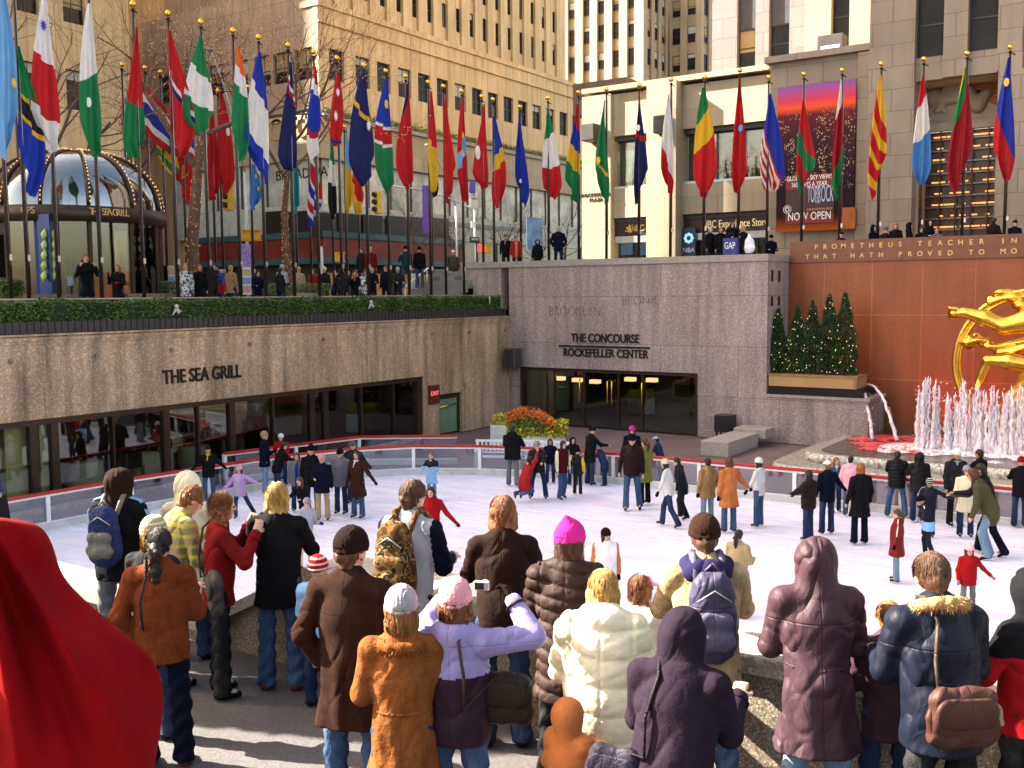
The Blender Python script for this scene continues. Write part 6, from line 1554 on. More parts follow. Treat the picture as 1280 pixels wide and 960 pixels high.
f21=fore(1184,690,1.82,-4,'brown haired man in a navy parka with fur edged hood and a brown satchel',jacket=('nylon','navy',.44,{'fur':'rim','hooddown':1}),trou=('denim','black'),head=('hair','brown','short'),arms=('bent','bent'),fat=1.18,hpitch=6,lean=12)
shoulderbag(f21,-1,cloth_mat('nylon',(.050,.020,.015)),'brown satchel slung across the back of the man in the navy parka',size=1.05,cross=False,x=.02,y=-.24,drop=-.06,strapmat=cloth_mat('nylon',(.05,.035,.025)))
f22=fore(1293,706,1.68,-25,'person in a red and black jacket shading the eyes at the edge of the frame',jacket=('fleece','red',.46,{'two':('black','yoke',.02)}),trou=('denim','black'),head=('hood','black','round'),arms=('bent','phone'),fat=1.1)
f23=fore(397,699,1.16,10,'small child in a red and white knit hat and blue star patterned coat',jacket=('down','lblue',.40,{}),trou=('denim','djean'),head=('beanie','red','stripe'),arms=('bent','bent'))
f15=fore(711,876,1.02,35,'small child in a bright orange snowsuit held against the cream puffer coat',jacket=('down','orange',.40,{}),trou=('down','orange'),head=('hood','same','round'),arms=('fwd','bent'))
f20=fore(1112,748,1.40,10,'child in a mauve hooded jacket squeezed beside the man in the navy parka',jacket=('down','mauve',.42,{}),trou=('denim','djean'),head=('hair','ginger','short'),arms=('bent','bent'),fat=.82)
f16=fore(800,718,1.30,60,'girl in a pink and tan cap and white jacket between the puffer coat and backpack',jacket=('down','white',.44,{}),trou=('denim','djean'),head=('cap','pink','peak','auburn','long'),arms=('bent','bent'))
# red cape wearer close to the camera
def cape():
    base=at_z(-70,1500,3.65); 
    o=empty('person',(0,0,0)); bpy.data.objects.remove(o)
    depth=2.0
    inf=person((0,0,0),1.66,-10,'person wrapped in a bright red wool cape close by on the steps',jacket=('wool','red',.40),head=('hair','blond','bob'),arms=('down','relax'),vox=.018)
    P=inf['P']
    tgt=at_d(-215,655,depth); P.location=(tgt.x,tgt.y,tgt.z-inf['shc'][2]-.22); inf['pos']=P.location
    # cape in world coords, traced at its own depth with thickness and pleats
    m_=MB(); prof=[(652,20,0),(656,44,0),(663,56,0),(674,63,0),(690,69,0),(714,75,0),(732,88,0),(750,106,0),(764,122,0),(777,138,0),(800,167,0),(818,188,0),(839,200,0),(868,205,0),(893,204,0),(918,200,0),(943,196,0),(985,190,0),(1050,180,0)]
    V=[];nu=60
    for j,(py,pxr,pxl) in enumerate(prof):
        pxl=-190
        for i in range(nu):
            u=i/(nu-1); a=math.pi*(1-u) ; px_=pxl+(pxr-pxl)*u
            dd=depth+.02-.22*math.sin(math.pi*min(1,max(0,(px_+190)/(pxr+190))))**.6 +(.020*math.sin((px_+190)*.05-(py-650)*.028)+.10*abs(math.sin(math.atan2(py-600,px_+40)*9.0))*min(1,max(0,(py-640)/130))+.007*math.sin(px_*.17-py*.05))*min(1,(py-640)/60)
            V.append(at_d(px_,py-7*math.sin(max(0,u-.45)*5) if j<2 else py,dd))
    n0=len(V); back=[v+_F*(.16+.0*i) for i,v in enumerate(V)]
    for i,v in enumerate(V):
        u=(i%nu)/(nu-1); back[i]=v+(v-EYE).normalized()*(.04+.5*math.sin(math.pi*u))
    F=[(j*nu+i,(j+1)*nu+i,(j+1)*nu+i+1,j*nu+i+1) for j in range(len(prof)-1) for i in range(nu-1)]
    F2=[tuple(n0+q for q in f[::-1]) for f in F]
    E=[]
    nj=len(prof)
    for j in range(nj-1): E.append((j*nu+nu-1,(j+1)*nu+nu-1,n0+(j+1)*nu+nu-1,n0+j*nu+nu-1)); E.append((j*nu,n0+j*nu,n0+(j+1)*nu,(j+1)*nu))
    for i in range(nu-1): E.append((i,i+1,n0+i+1,n0+i)); E.append(((nj-1)*nu+i,n0+(nj-1)*nu+i,n0+(nj-1)*nu+i+1,(nj-1)*nu+i+1))
    m_.add(V+back,F+F2+E,0,True)
    capem=plain('cape_wool',(.17,.002,.004),.95,0,.3,5,.002,spec=.05)
    c=m_.build('cape',capem,None,local=True,origin=(0,0,0))
    c.parent=P; c.matrix_parent_inverse=Matrix.Translation(P.location).to_4x4().inverted() if 0 else (Matrix.Translation(P.location)@Matrix.Rotation(P.rotation_euler.z,4,'Z')).inverted()
    md=c.modifiers.new('sub','SUBSURF'); md.levels=1; md.render_levels=2
cape()
# ---------- skaters ----------
K=skater
K(262,557,628,160,'man in a black jacket and cap gliding arms out beside the lilac girl',jacket=('wool','black',.46),head=('cap','black','peak','dark','short'),arms=('outlow','outlow'),scarf='yellow',lean=6,trou=('denim','jean'))
K(301,583,648,190,'little girl in a lilac jacket and pink hat with her arms spread',jacket=('nylon','lilac',.45,{'two':('lgrey','front')}),head=('beanie','pink','fold','dark','long'),arms=('outlow','out'),legs='push')
K(332,540,618,70,'person in a blue jacket and khaki knit beanie standing at the rail',jacket=('wool','navy',.46),head=('beanie','khaki','fold'),arms=('hold','bent'),trou=('denim','ljean'))
K(353,543,608,185,'person in a red fleece and white hat behind the rail',jacket=('fleece','red',.46),head=('beanie','white','fold','dark','bob'),arms=('bent','bent'))
K(347,552,622,60,'skater in a plain black jacket bending beside the blue jacket at the rail',jacket=('wool','black',.46),head=('hair','dark','short'),arms=('fwd','bent'),lean=22)
K(373,566,640,175,'long haired woman in an open grey jacket with an orange scarf',jacket=('fleece','grey',.46,{'two':('blue','front')}),head=('hair','brown','long'),arms=('down','out'),scarf='orange')
K(391,557,646,175,'man in a black coat and blue knit hat behind the pink hatted woman',jacket=('wool','black',.44),head=('beanie','navy','point'),arms=('down','down'),trou=('denim','djean'))
K(404,568,651,172,'woman in a navy coat and pink hat with beige flared trousers',jacket=('wool','navy',.44,{'two':('black','sleeves')}),trou=('wool','khaki'),head=('beanie','pink','fold'),arms=('bent','down'))
K(427,562,643,200,'man in a blue grey parka and black beanie with dark jeans',jacket=('down','grey',.45),trou=('denim','djean'),head=('beanie','black','fold'),arms=('bent','back'),fat=1.15)
K(443,552,630,190,'person in a dark jacket and slate knit hat behind the long brown coat',jacket=('wool','char',.46),head=('beanie','grey','fold'),arms=('outlow','outlow'))
K(448,563,648,205,'curly dark haired woman in a long chestnut coat and blue jeans with red mittens',jacket=('wool','brown',.34,{'waist':1}),trou=('denim','jean'),head=('hair','dark','long'),arms=('relax','outlow'),glove='maroon',scarf='white')
K(382,595,668,205,'brown haired woman in a black jacket crouching behind the small grey hooded child',jacket=('wool','black',.46),head=('hair','brown','long'),arms=('fwd','bent'),lean=18,trou=('denim','djean'))
K(382,622,712,130,'small child in a grey striped jacket with blue mittens and a pink skirt',jacket=('nylon','lgrey',.46),head=('beanie','lgrey','fold'),arms=('relax','bent'),glove='blue',skirt='pink',lean=10)
K(540,567,626,200,'woman with tied blonde hair in a navy and denim blue jacket tied at the waist',jacket=('nylon','lblue',.38,{'two':('navy','yoke',0)}),head=('hair','ginger','bun'),arms=('outlow','bent'),trou=('denim','ljean'),scarf='white')
K(540,608,710,188,'dark haired girl in a bright red hooded duffel coat facing the crowd',jacket=('wool','red',.42,{'hooddown':1}),head=('hair','dark','bob'),arms=('outlow','outlow'),trou=('denim','djean'),glove='maroon')
K(641,532,608,20,'large man in a black jacket and grey trousers leaning on the rail by the bench',jacket=('wool','black',.46),trou=('denim','grey'),head=('hair','dark','short'),arms=('rest','rest'),fat=1.3)
K(655,578,628,60,'child in a red jacket kneeling on the ice and clutching a skater in black',jacket=('nylon','red',.36),trou=('denim','jean'),head=('hair','dark','short'),legs='kneel',lean=25,arms=('up','fwd'),Hk=1.35)
K(673,553,624,190,'skater in a black jacket and dark jeans bending over the kneeling red child',jacket=('nylon','black',.46),trou=('denim','djean'),head=('beanie','brown','stripe'),arms=('fwd','fwd'),lean=20,legs='apart',Hk=1.06)
K(702,550,624,140,'skater in a maroon vest with white sleeves and faded jeans',jacket=('wool','maroon',.46,{'two':('cream','sleeves')}),trou=('denim','jean'),head=('hair','dark','long'),arms=('down','down'),lean=6,legs='skate')
K(722,562,619,30,'child in a navy and yellow jacket and black snow trousers',jacket=('nylon','navy',.45,{'two':('yellow','sleeves')}),trou=('nylon','black'),head=('beanie','navy','fold'),arms=('relax','out'))
K(716,546,606,165,'person in a black headscarf looking down behind the navy and yellow child',jacket=('wool','black',.44),head=('hood','same','round'),arms=('bent','bent'),group='people at the rink rail',shoes='shoe')
K(737,534,607,60,'tall person in black and a dark hat holding the rail at the rink opening',jacket=('wool','black',.42),trou=('denim','djean'),head=('beanie','purple','fold'),arms=('fwd','rest'),lean=8)
K(790,532,605,190,'adult in black with a pink and white helmet shaped hat outside the barrier',jacket=('wool','black',.44),head=('beanie','mag','fold','dark','long'),arms=('bent','bent'),shoes='shoe',group='people at the rink rail')
K(790,543,638,-168,'man in a brown leather jacket and wide blue jeans with a navy hat skating backwards',jacket=('leather','dbrown',.47),trou=('denim','jean'),head=('beanie','navy','fold'),arms=('relax','down'),legs='skate',fat=1.1)
K(806,548,631,-40,'woman in an olive green coat and black trousers with tied brown hair',jacket=('wool','green',.36,{'waist':1}),trou=('wool','black'),head=('hair','brown','pony'),arms=('down','down'),glove='black')
K(836,573,659,-65,'woman in a white sweater with red scarf and cream hat striding in dark blue jeans',jacket=('knit','white',.48),trou=('denim','djean'),head=('beanie','cream','fold','dark','long'),arms=('down','outlow'),legs='stride',scarf='maroon',glove='black',lean=8)
K(853,571,649,-80,'man in a navy hooded jacket and black trousers skating close behind the white sweater',jacket=('nylon','navy',.42,{'hooddown':1}),trou=('denim','black'),head=('hair','dark','short'),arms=('down','down'),lean=14,legs='skate')
K(884,573,658,-25,'dark haired man in a tan corduroy jacket and light jeans',jacket=('cord','tan',.44),trou=('denim','ljean'),head=('hair','dark','short'),arms=('pocket','down'),glove='black',fat=1.12)
K(911,572,666,-18,'woman in an orange tan suede coat with brown hair and light flared jeans',jacket=('suede','orange',.36,{'waist':1}),trou=('denim','jean'),head=('hair','brown','bob'),arms=('outlow','down'),glove='black')
K(948,573,659,-50,'slim woman in a white jacket and white and red hat with pale blue jeans',jacket=('knit','white',.48),trou=('denim','jean'),head=('beanie','white','fold','dark','long'),arms=('down','outlow'),glove='maroon')
K(1010,588,676,-45,'person in a brown quilted jacket and dark jeans reaching the left arm out',jacket=('down','dbrown',.47,{'puff':.09}),trou=('denim','djean'),head=('hair','dark','bob'),arms=('down','out'),scarf='black')
K(1033,576,668,-15,'person in a navy jacket and white cap with dark jeans beside the red haired woman',jacket=('wool','navy',.46),trou=('denim','djean'),head=('cap','white','peak','ginger','short'),arms=('outlow','relax'))
K(1044,573,641,165,'child in a denim jacket with a white collar near the barrier',jacket=('denim','jean',.46),trou=('denim','djean'),head=('hair','ginger','bob'),arms=('down','relax'),scarf='white')
K(1062,570,646,30,'girl in a pale pink jacket and blue jeans close to the barrier',jacket=('nylon','pink',.46),trou=('denim','jean'),head=('hair','dark','short'),arms=('down','relax'),glove='navy')
K(1074,579,681,-12,'woman with long curly red hair in a long black coat and navy trousers',jacket=('wool','black',.36),trou=('wool','navy'),head=('hair','red','curly'),arms=('relax','relax'))
K(1120,564,647,20,'person in a black puffer jacket and blue jeans leaning on the barrier',jacket=('down','black',.47,{'puff':.09}),trou=('denim','jean'),head=('hair','dark','short'),arms=('rest','fwd'),lean=10,legs='apart')
K(1147,566,653,8,'person in a black jacket and black hood edged with white fur',jacket=('nylon','black',.45,{'hoodrim':'white','two':('black','low',.3)}),trou=('denim','djean'),head=('hood','same','round'),arms=('down','fwd'))
K(1120,637,728,-70,'little girl in a dark red coat with a white stripe and pale jeans',jacket=('nylon','dred',.38,{'stripe':'white'}),trou=('denim','ljean'),head=('hair','brown','pony'),arms=('down','outlow'),glove='navy')
K(1160,600,672,200,'smiling child in a navy striped tracksuit top and a striped knit hat',jacket=('nylon','navy',.46,{'stripe':'lgrey'}),trou=('nylon','navy'),head=('beanie','navy','stripe'),arms=('relax','out'),skin='m')
K(1160,620,698,-75,'boy in a navy and light blue tracksuit with a navy hat leaning forward',jacket=('nylon','navy',.46,{'stripe':'white','two':('lblue','low',.62)}),trou=('nylon','navy'),head=('beanie','navy','fold'),arms=('outlow','out'),lean=20,legs='skate',skin='m')
K(1193,562,658,175,'man in black with a patterned black and white bandana and grey hood',jacket=('nylon','black',.44),trou=('wool','black'),head=('beanie','white','stripe'),arms=('down','down'),scarf='lgrey',skin='m')
K(1206,583,672,195,'woman in a long cream coat and grey knit hat with blue jeans',jacket=('wool','cream',.38),trou=('denim','djean'),head=('beanie','lgrey','fold','brown','bob'),arms=('bent','relax'),glove='black')
K(1222,562,650,-30,'dark haired man in a black coat behind the woman in cream',jacket=('wool','black',.42),trou=('denim','djean'),head=('hair','dark','short'),arms=('down','fwd'),skin='m')
K(1236,573,694,-55,'tall skater in a black jacket and navy trousers striding beyond the olive jacket',jacket=('leather','black',.47),trou=('wool','navy'),head=('hair','dark','short'),arms=('down','fwd'),lean=16,legs='stride',skin='m',Hk=.97)
K(1237,590,699,-60,'long haired woman in an olive jacket and pale jeans stooping forward',jacket=('nylon','olive',.48),trou=('denim','ljean'),head=('hair','brown','long'),arms=('fwd','relax'),lean=28,legs='bend',Hk=1.1)
K(1274,572,660,15,'person in a black jacket, jeans and red knit hat standing by the fountain side rail',jacket=('wool','black',.46),trou=('denim','djean'),head=('beanie','red','fold'),arms=('down','fwd'))
K(1209,683,768,185,'little child in a red jacket with a pink and blue striped hat',jacket=('fleece','red',.45),trou=('denim','grey'),head=('beanie','pink','stripe','brown','long'),arms=('relax','outlow'),glove='lilac')
K(757,661,772,178,'young woman in a white and orange ski jacket with a brown beanie and braid',jacket=('nylon','white',.45,{'two':('orange','sleeves')}),trou=('denim','black'),head=('beanie','dbrown','fold','dark','long'),arms=('down','down'),glove='black',hyaw=-25)
K(922,662,772,40,'dark ponytailed child in a tan jacket holding a red cup',jacket=('fleece','khaki',.45),trou=('denim','djean'),head=('hair','dark','pony'),arms=('bent','bent'))
K(756,553,607,-70,'person in a denim jacket and pale cap leaning low outside the barrier near the glass',jacket=('denim','djean',.46),head=('beanie','lblue','fold'),arms=('fwd','fwd'),lean=25,shoes='shoe',group='people at the rink rail')
K(826,545,600,-60,'person in a navy jacket leaning on the rail before the glass doors',jacket=('denim','djean',.46),head=('cap','lblue','peak','dark','short'),arms=('rest','rest'),lean=18,shoes='shoe',group='people at the rink rail',skin='m')
K(2,610,700,110,'person in a blue cap and dark jacket passing at the far left of the rink',jacket=('wool','char',.46),head=('cap','blue','peak','dark','short'),arms=('down','down'),trou=('denim','djean'))
K(688,548,604,180,'dark haired person in a navy coat sitting low behind the barrier by the shrubs',jacket=('wool','navy',.46),head=('hair','dark','bob'),arms=('bent','bent'),shoes='shoe',group='people at the rink rail',skin='m')
# ---------- upper plaza, left ----------
Lp=plaza
Lp(107,317,150,'man in a long black coat holding up a small camera before the dome pavilion',jacket=('wool','black',.36),head=('hair','auburn','short'),arms=('cam','cam'),c=27.2)
Lp(147,330,190,'woman in a black coat with red gloves holding a blue cup',jacket=('wool','black',.36),head=('hair','ginger','long'),arms=('phone','bent'),glove='red',c=27.2)
Lp(231,329,170,'blonde woman in a black and white tweed coat',jacket=('pattern','white',.38),head=('hair','blond','long'),arms=('down','down'),c=27.4,scarf='white')
Lp(249,330,165,'red haired woman in black beside the tweed coat',jacket=('wool','black',.38),head=('hair','red','long'),arms=('down','down'),c=27.6)
Lp(276,333,60,'person in a blue and red jacket and navy cap walking along the railing',jacket=('nylon','blue',.45,{'two':('red','low',.66)}),head=('cap','navy','peak'),arms=('down','down'),c=27.2)
Lp(269,321,200,'dark dressed passer far behind the blue and red jacket',jacket=('wool','char',.45),head=('hair','dark','short'),c=32)
Lp(288,331,20,'person with blond hair and a tan coat beyond the blue and red jacket',jacket=('wool','tan',.42),head=('hair','blond','short'),c=30)
Lp(322,338,150,'person with long dark hair in a navy jacket leaning at the railing',jacket=('wool','navy',.45),head=('hair','dark','long'),arms=('bent','bent'),c=27.1)
Lp(350,334,40,'person in a black track jacket with a white flash seen from behind',jacket=('nylon','black',.46,{'stripe':'white'}),head=('hair','dark','short'),arms=('bent','rest'),c=27.0,fat=1.2)
Lp(352,318,130,'grey haired person in a pale coat beyond the black track jacket',jacket=('wool','lgrey',.44),head=('hair','grey','short'),c=31)
Lp(373,321,150,'person in a long beige coat far back near the shop',jacket=('wool','khaki',.34),head=('hair','blond','short'),c=33)
Lp(392,328,10,'person in a red jacket in front of the lit shop window',jacket=('nylon','red',.45),head=('hair','dark','short'),c=35)
Lp(405,323,190,'person in a dark coat and pale hat near the lit shop window',jacket=('wool','char',.42),head=('beanie','cream','fold'),c=33)
Lp(418,333,100,'person in a navy coat bending near the middle flagpoles',jacket=('wool','navy',.44),head=('hair','dark','short'),c=29,lean=25)
Lp(428,338,200,'person in a blue jacket among the seated group by the railing',jacket=('nylon','navy',.45),head=('hair','dark','long'),c=27.6,H=1.62)
Lp(443,337,150,'dark haired person in black with an orange scarf touching the face',jacket=('wool','black',.42),head=('hair','dark','short'),arms=('phone','bent'),scarf='orange',c=27.3,H=1.62)
Lp(456,337,165,'person in a black and white patterned scarf beside the tall standing pair',jacket=('pattern','white',.42),head=('hair','dark','bob'),c=27.5,H=1.62)
Lp(463,308,170,'fair haired person in a red coat standing on the step behind the group',jacket=('wool','dred',.42),head=('hair','blond','short'),c=29,H=1.74)
Lp(452,309,200,'person in dark clothes standing close to the red coat on the step',jacket=('wool','char',.42),head=('hair','dark','short'),c=29.4,H=1.74)
Lp(465,334,175,'fair haired woman in a black coat smiling at the railing',jacket=('wool','black',.40),head=('hair','blond','short'),arms=('bent','bent'),c=27.2,H=1.62)
Lp(482,332,200,'sandy haired man in a dark navy coat next to the bald man',jacket=('wool','navy',.42),head=('hair','ginger','short'),c=27.3,H=1.7)
Lp(497,333,160,'grey haired balding man in a dark olive jacket holding the rail',jacket=('leather','char',.44),head=('hair','grey','short'),arms=('rest','rest'),c=27.1,H=1.74)
Lp(507,307,170,'tall man in a dark green jacket and navy beanie standing on the stairs',jacket=('fleece','teal',.47),head=('beanie','navy','fold'),arms=('phone','down'),c=28.6,H=1.8,trou=('denim','jean'))
Lp(524,308,175,'tall person in a plain black jacket and jeans standing on the stairs',jacket=('fleece','black',.47),head=('beanie','black','fold'),c=28.8,H=1.8,trou=('denim','jean'))
Lp(556,334,110,'person in navy walking up behind the handrail',jacket=('nylon','navy',.44),head=('hair','dark','short'),c=30,lean=10,H=1.6)
Lp(566,312,160,'man in a white cap and olive vest with cream trousers on the stairs',jacket=('nylon','olive',.47,{'two':('char','sleeves')}),head=('cap','white','peak'),c=28.2,H=1.78,trou=('wool','cream'))
Lp(576,330,20,'child in a red coat climbing the stairs beside the white cap',jacket=('wool','red',.42),head=('hair','brown','short'),c=28.6,H=1.3)
Lp(585,337,10,'adult in a long bright red coat at the foot of the corner handrail',jacket=('wool','red',.3),head=('beanie','red','fold'),c=28.4,H=1.45)
# right: behind the concourse wall
def Rp(px,yh,face,label,c=37.6,**k):
    k.setdefault('H',1.72); return plaza(px,yh,face,label,axis='x',c=c,group='onlookers above the concourse wall',**k)
Rp(632,292,180,'person in a green and white hat and black coat at the corner of the wall',jacket=('wool','black',.42),head=('beanie','green','fold'),scarf='lilac')
Rp(645,293,178,'person in a vivid orange jacket at the top of the concourse wall',jacket=('nylon','red',.42,{'two':('orange','front')}),head=('beanie','dred','stripe'),H=1.7)
Rp(672,299,180,'person with a pale face in a round black hood looking over the wall',jacket=('wool','black',.42),head=('hood','same','round'),H=1.55)
Rp(698,282,178,'big white haired man in a navy jacket standing above the wall',jacket=('wool','navy',.46),head=('hair','grey','short'),arms=('pocket','pocket'),fat=1.3,H=1.85)
Rp(888,283,150,'white haired person in black beside the blue shopping bag',jacket=('wool','black',.42),head=('hair','grey','short'),H=1.66)
Rp(901,283,170,'ginger haired person next to the blue shopping bag',jacket=('wool','black',.42),head=('hair','ginger','bob'),H=1.66)
g3=Rp(915,276,165,'dark haired person in black holding the blue shopping bag on the wall',jacket=('wool','black',.42),head=('hair','dark','bob'),arms=('bent','bent'),H=1.74)
Rp(929,281,60,'blonde person turning away beside the white plastic bag',jacket=('wool','black',.42),head=('hair','blond','long'),H=1.7)
for a_ in (1,):
    p=at_x(909,303,36.0); bg_=empty('shopping_bag',(p.x,p.y,zct+.01),0,'blue paper shopping bag with white letters on top of the concourse wall','bag')
    MB().box(36.25,p.y-.27,zct+.01,36.5,p.y+.27,zct+.62).build('bag_body',plain('bag_blue',(.02,.03,.20),.5),bg_)
    text('GAP',.36,(36.25,p.y,zct+.15),'x',plain('print_white',(.85,.85,.85),.6),'lettering',bg_,.01,sx=.62)
    q=MB(); q.tube([(36.4,p.y-.12,zct+.62),(36.4,p.y-.08,zct+.8),(36.4,p.y+.08,zct+.8),(36.4,p.y+.12,zct+.62)],.012,5); q.build('bag_handle',black,bg_)
p=at_x(937,304,36.5); G=SDF((-.4,-.4,-.05),(.4,.4,.85),.025); fo=lambda X,Y,Z:.02*np.sin(X*22)*np.sin(Z*13+Y*9); G.cap((0,0,.25),(0,0,.45),.22,.16,.1,flat=((1,0,0),.7),fold=fo); G.cap((0,0,.45),(0,.02,.72),.12,.04,.08,fold=fo)
o=sdf_obj('plastic_bag',G,plain('bag_white',(.8,.8,.82),.4),None,label='crumpled white plastic bag resting on the end of the concourse wall',cat='bag'); o.location=(36.5,p.y,zct)
# behind the red wall
for px,yh,fc,lab,jc,hd in ((1060+10,278+9,180,'head in a dark hat showing below the skyline poster','black',('beanie','black','fold')),
 (1092,281,150,'person in a blue pointed hood bowed over the red wall','navy',('hood','same','point')),(1107,283,170,'person in a grey beanie peering over the red wall','char',('beanie','grey','fold')),
 (1120,278,200,'red haired woman in black above the inscription','black',('hair','red','bob')),(1137,277,120,'person in a black hooded coat turned sideways above the inscription','black',('hood','same','round')),
 (1152,282,170,'small dark haired person between the black hood and the headscarf','navy',('hair','dark','short')),(1162,274,175,'woman in a black headscarf under the carved panel','black',('hood','same','round')),
 (1171,283,200,'fair person in grey close to the black headscarf','grey',('hair','ginger','short')),(1243,271,60,'dark haired person in a brown jacket turned away at the gilded screen','dbrown',('hair','dark','short')),
 (1269,274,185,'person in a blue cap near the last flagpole on the right','navy',('cap','navy','peak','dark','short')),(964,293,180,'dark blue hat just showing left of the skyline poster','navy',('beanie','navy','fold')),(1052,289,180,'dark cap of a short onlooker before the skyline poster','char',('cap','black','peak'))):
    if px==1070: continue
    p=at_x(px,yh,39.6 if px>970 else 40.0); person((p.x,p.y,p.z-1.70),1.66,fc,lab,vox=.034,jacket=('wool',jc,.45),head=hd,group='onlookers above the red wall',arms=('bent','bent'))
# ================= FLAGS AND POLES =================
def flagmat(bands,tilt,name='flag_cloth'):
    m,nt,b=nmat(name); uv=nt.nodes.new('ShaderNodeUVMap'); uv.uv_map='flag'; s=nt.nodes.new('ShaderNodeSeparateXYZ'); nt.links.new(uv.outputs[0],s.inputs[0])
    a=N(nt,'ShaderNodeMath',operation='MULTIPLY_ADD'); a.inputs[1].default_value=tilt; nt.links.new(s.outputs[0],a.inputs[0]); nt.links.new(s.outputs[1],a.inputs[2])
    o=ramp(nt,a.outputs[0],[(p,c) for p,c in bands],'CONSTANT')
    o=mixc(nt,1.0,o,ramp(nt,noise(nt,uv.outputs[0],6,4),[(.3,.85),(.7,1.1)]),'MULTIPLY')
    nt.links.new(o,b.inputs['Base Color']); b.inputs['Roughness'].default_value=.7; b.inputs['Specular IOR Level'].default_value=.3
    b.inputs['Transmission Weight'].default_value=0
    tl=N(nt,'ShaderNodeBsdfTranslucent'); nt.links.new(o,tl.inputs[0]); mx=N(nt,'ShaderNodeMixShader'); mx.inputs[0].default_value=.35
    out=nt.nodes['Material Output']; nt.links.new(b.outputs[0],mx.inputs[1]); nt.links.new(tl.outputs[0],mx.inputs[2]); nt.links.new(mx.outputs[0],out.inputs[0]); return m
FC={'r':(.50,.010,.014),'g':(.010,.20,.06),'b':(.012,.035,.36),'n':(.010,.014,.10),'w':(.74,.72,.70),'y':(.70,.42,.02),'k':(.012,.012,.012),'l':(.16,.40,.70),'o':(.75,.15,.02),'t':(.02,.25,.32),'c':(.30,.005,.012),'s':(.06,.22,.55)}
polem=plain('pole_bronze',(.040,.026,.020),.35,.5,.2,3)
def pole(x,y,zb,zt,label,group):
    t=empty('flagpole',(x,y,zb),0,label,'flagpole',group); h=zt-zb
    MB().tube([(0,0,0),(0,0,h*.5),(0,0,h-.18)],[.062,.055,.038],10).build('pole',polem,t,local=True)
    b=MB(); b.ball((0,0,h-.02),.095,0,12); b.build('finial',gold,t,local=True)
    b=MB(); b.lathe((0,0,h-.22),[(.01,0),(.06,0),(.06,.07),(.01,.08)],10); b.tube([(0,0,h-.2),(0,-.17,h-.3)],.022,6); b.build('truck',black,t,local=True)
    b=MB(); b.lathe((0,0,0),[(.16,0),(.16,.05),(.09,.12),(.07,.3)],12); b.build('base_collar',polem,t,local=True)
    b=MB(); b.tube([(.0,-.075,1.5),(.0,-.06,h-.4)],.008,4); b.box(-.02,-.12,1.62,.02,-.04,1.78); b.build('halyard',steel,t,local=True)
    return t
def flag(x,y,ztop,zbot,width,bands,tilt,label,side=1,seed=0,emb=None,ax='y',group='national flags hanging around the rink',shape='limp'):
    """limp cloth gathered at the top of the pole; ax is the direction in which it spreads"""
    rs=random.Random(seed); nu,nv=26,40; h=ztop-zbot; V=[];UV=[]
    ph=rs.uniform(0,6); wob=rs.uniform(.5,1.0); sl=rs.uniform(-.34,.34); wd=rs.uniform(.8,1.15); pk=rs.uniform(.9,1.5)
    for j in range(nv):
        v=j/(nv-1); 
        if shape=='limp': w=width*(.10+.95*math.sin(min(1,v*1.25)*math.pi/2)**pk)*wd*(1-.55*max(0,(v-.82)/.18)**1.4); cen=side*w*.28+side*.10*width*math.sin(v*4+ph)*wob
        else: w=width*(.2+.9*v**.8); cen=side*w*.45
        for i in range(nu):
            u=i/(nu-1); a=(u-.5)*w+cen
            e=(u-.5)
            fold=.085*math.sin(u*11+ph+v*2.2)*(.35+v)+.045*math.sin(u*23+ph*2+v*5)*(.2+v)
            zz=ztop-h*v*(1-.10*abs(e)*2*wob*(v))+h*sl*e*v*v-(.10*h*math.sin(u*3.1+ph)*.5 if v>.8 else 0)*(v-.8)*5
            n_=fold*min(1,width/.5)-.10
            V.append((x+n_,y-a,zz) if ax=='x' else (x+a,y+n_,zz)); UV.append((u,1-v))
    F=[(j*nu+i,(j+1)*nu+i,(j+1)*nu+i+1,j*nu+i+1) for j in range(nv-1) for i in range(nu-1)]
    m_=MB(); m_.add(V,F,0,True)
    bands=[(1-p,c) for p,c in bands]
    # bands are given from the top down as (fraction where the band ends, colour)
    st=[];prev=0.0
    bb=sorted([(max(0,p),FC[c]) for p,c in bands],key=lambda q:q[0])
    o=m_.build('flag',flagmat(bb,tilt),None,label,'flag',group,origin=(x,y,zbot))
    uvl=o.data.uv_layers.new(name='flag')
    lp=np.empty(len(o.data.loops),np.int32); o.data.loops.foreach_get('vertex_index',lp); uvl.data.foreach_set('uv',np.array(UV)[lp].ravel())
    if emb:
        for (kind,u0,v0,r_,c) in emb:
            i=int(u0*(nu-1)); j=int(v0*(nv-1)); p=Vector(V[j*nu+i]); 
            out=Vector((-.12,0,0)) if ax=='x' else Vector((0,-.12,0)); p=p+out
            e=MB(); n=16 if kind=='disc' else 20
            ring=[]
            for k in range(n):
                a=2*math.pi*k/n; rr_=r_*(1 if kind=='disc' or k%2 else .5)
                q=Vector((0,-math.cos(a)*rr_*.6,math.sin(a)*rr_)) if ax=='x' else Vector((math.cos(a)*rr_*.6,0,math.sin(a)*rr_)); ring.append(p+q)
            e.add(ring+[q+out*.1 for q in ring],[tuple(range(n)),tuple(range(2*n-1,n-1,-1))]+[(k,(k+1)%n,n+(k+1)%n,n+k) for k in range(n)])
            e.build('emblem',plain('emblem_'+c,FC[c],.7),o)
    return o
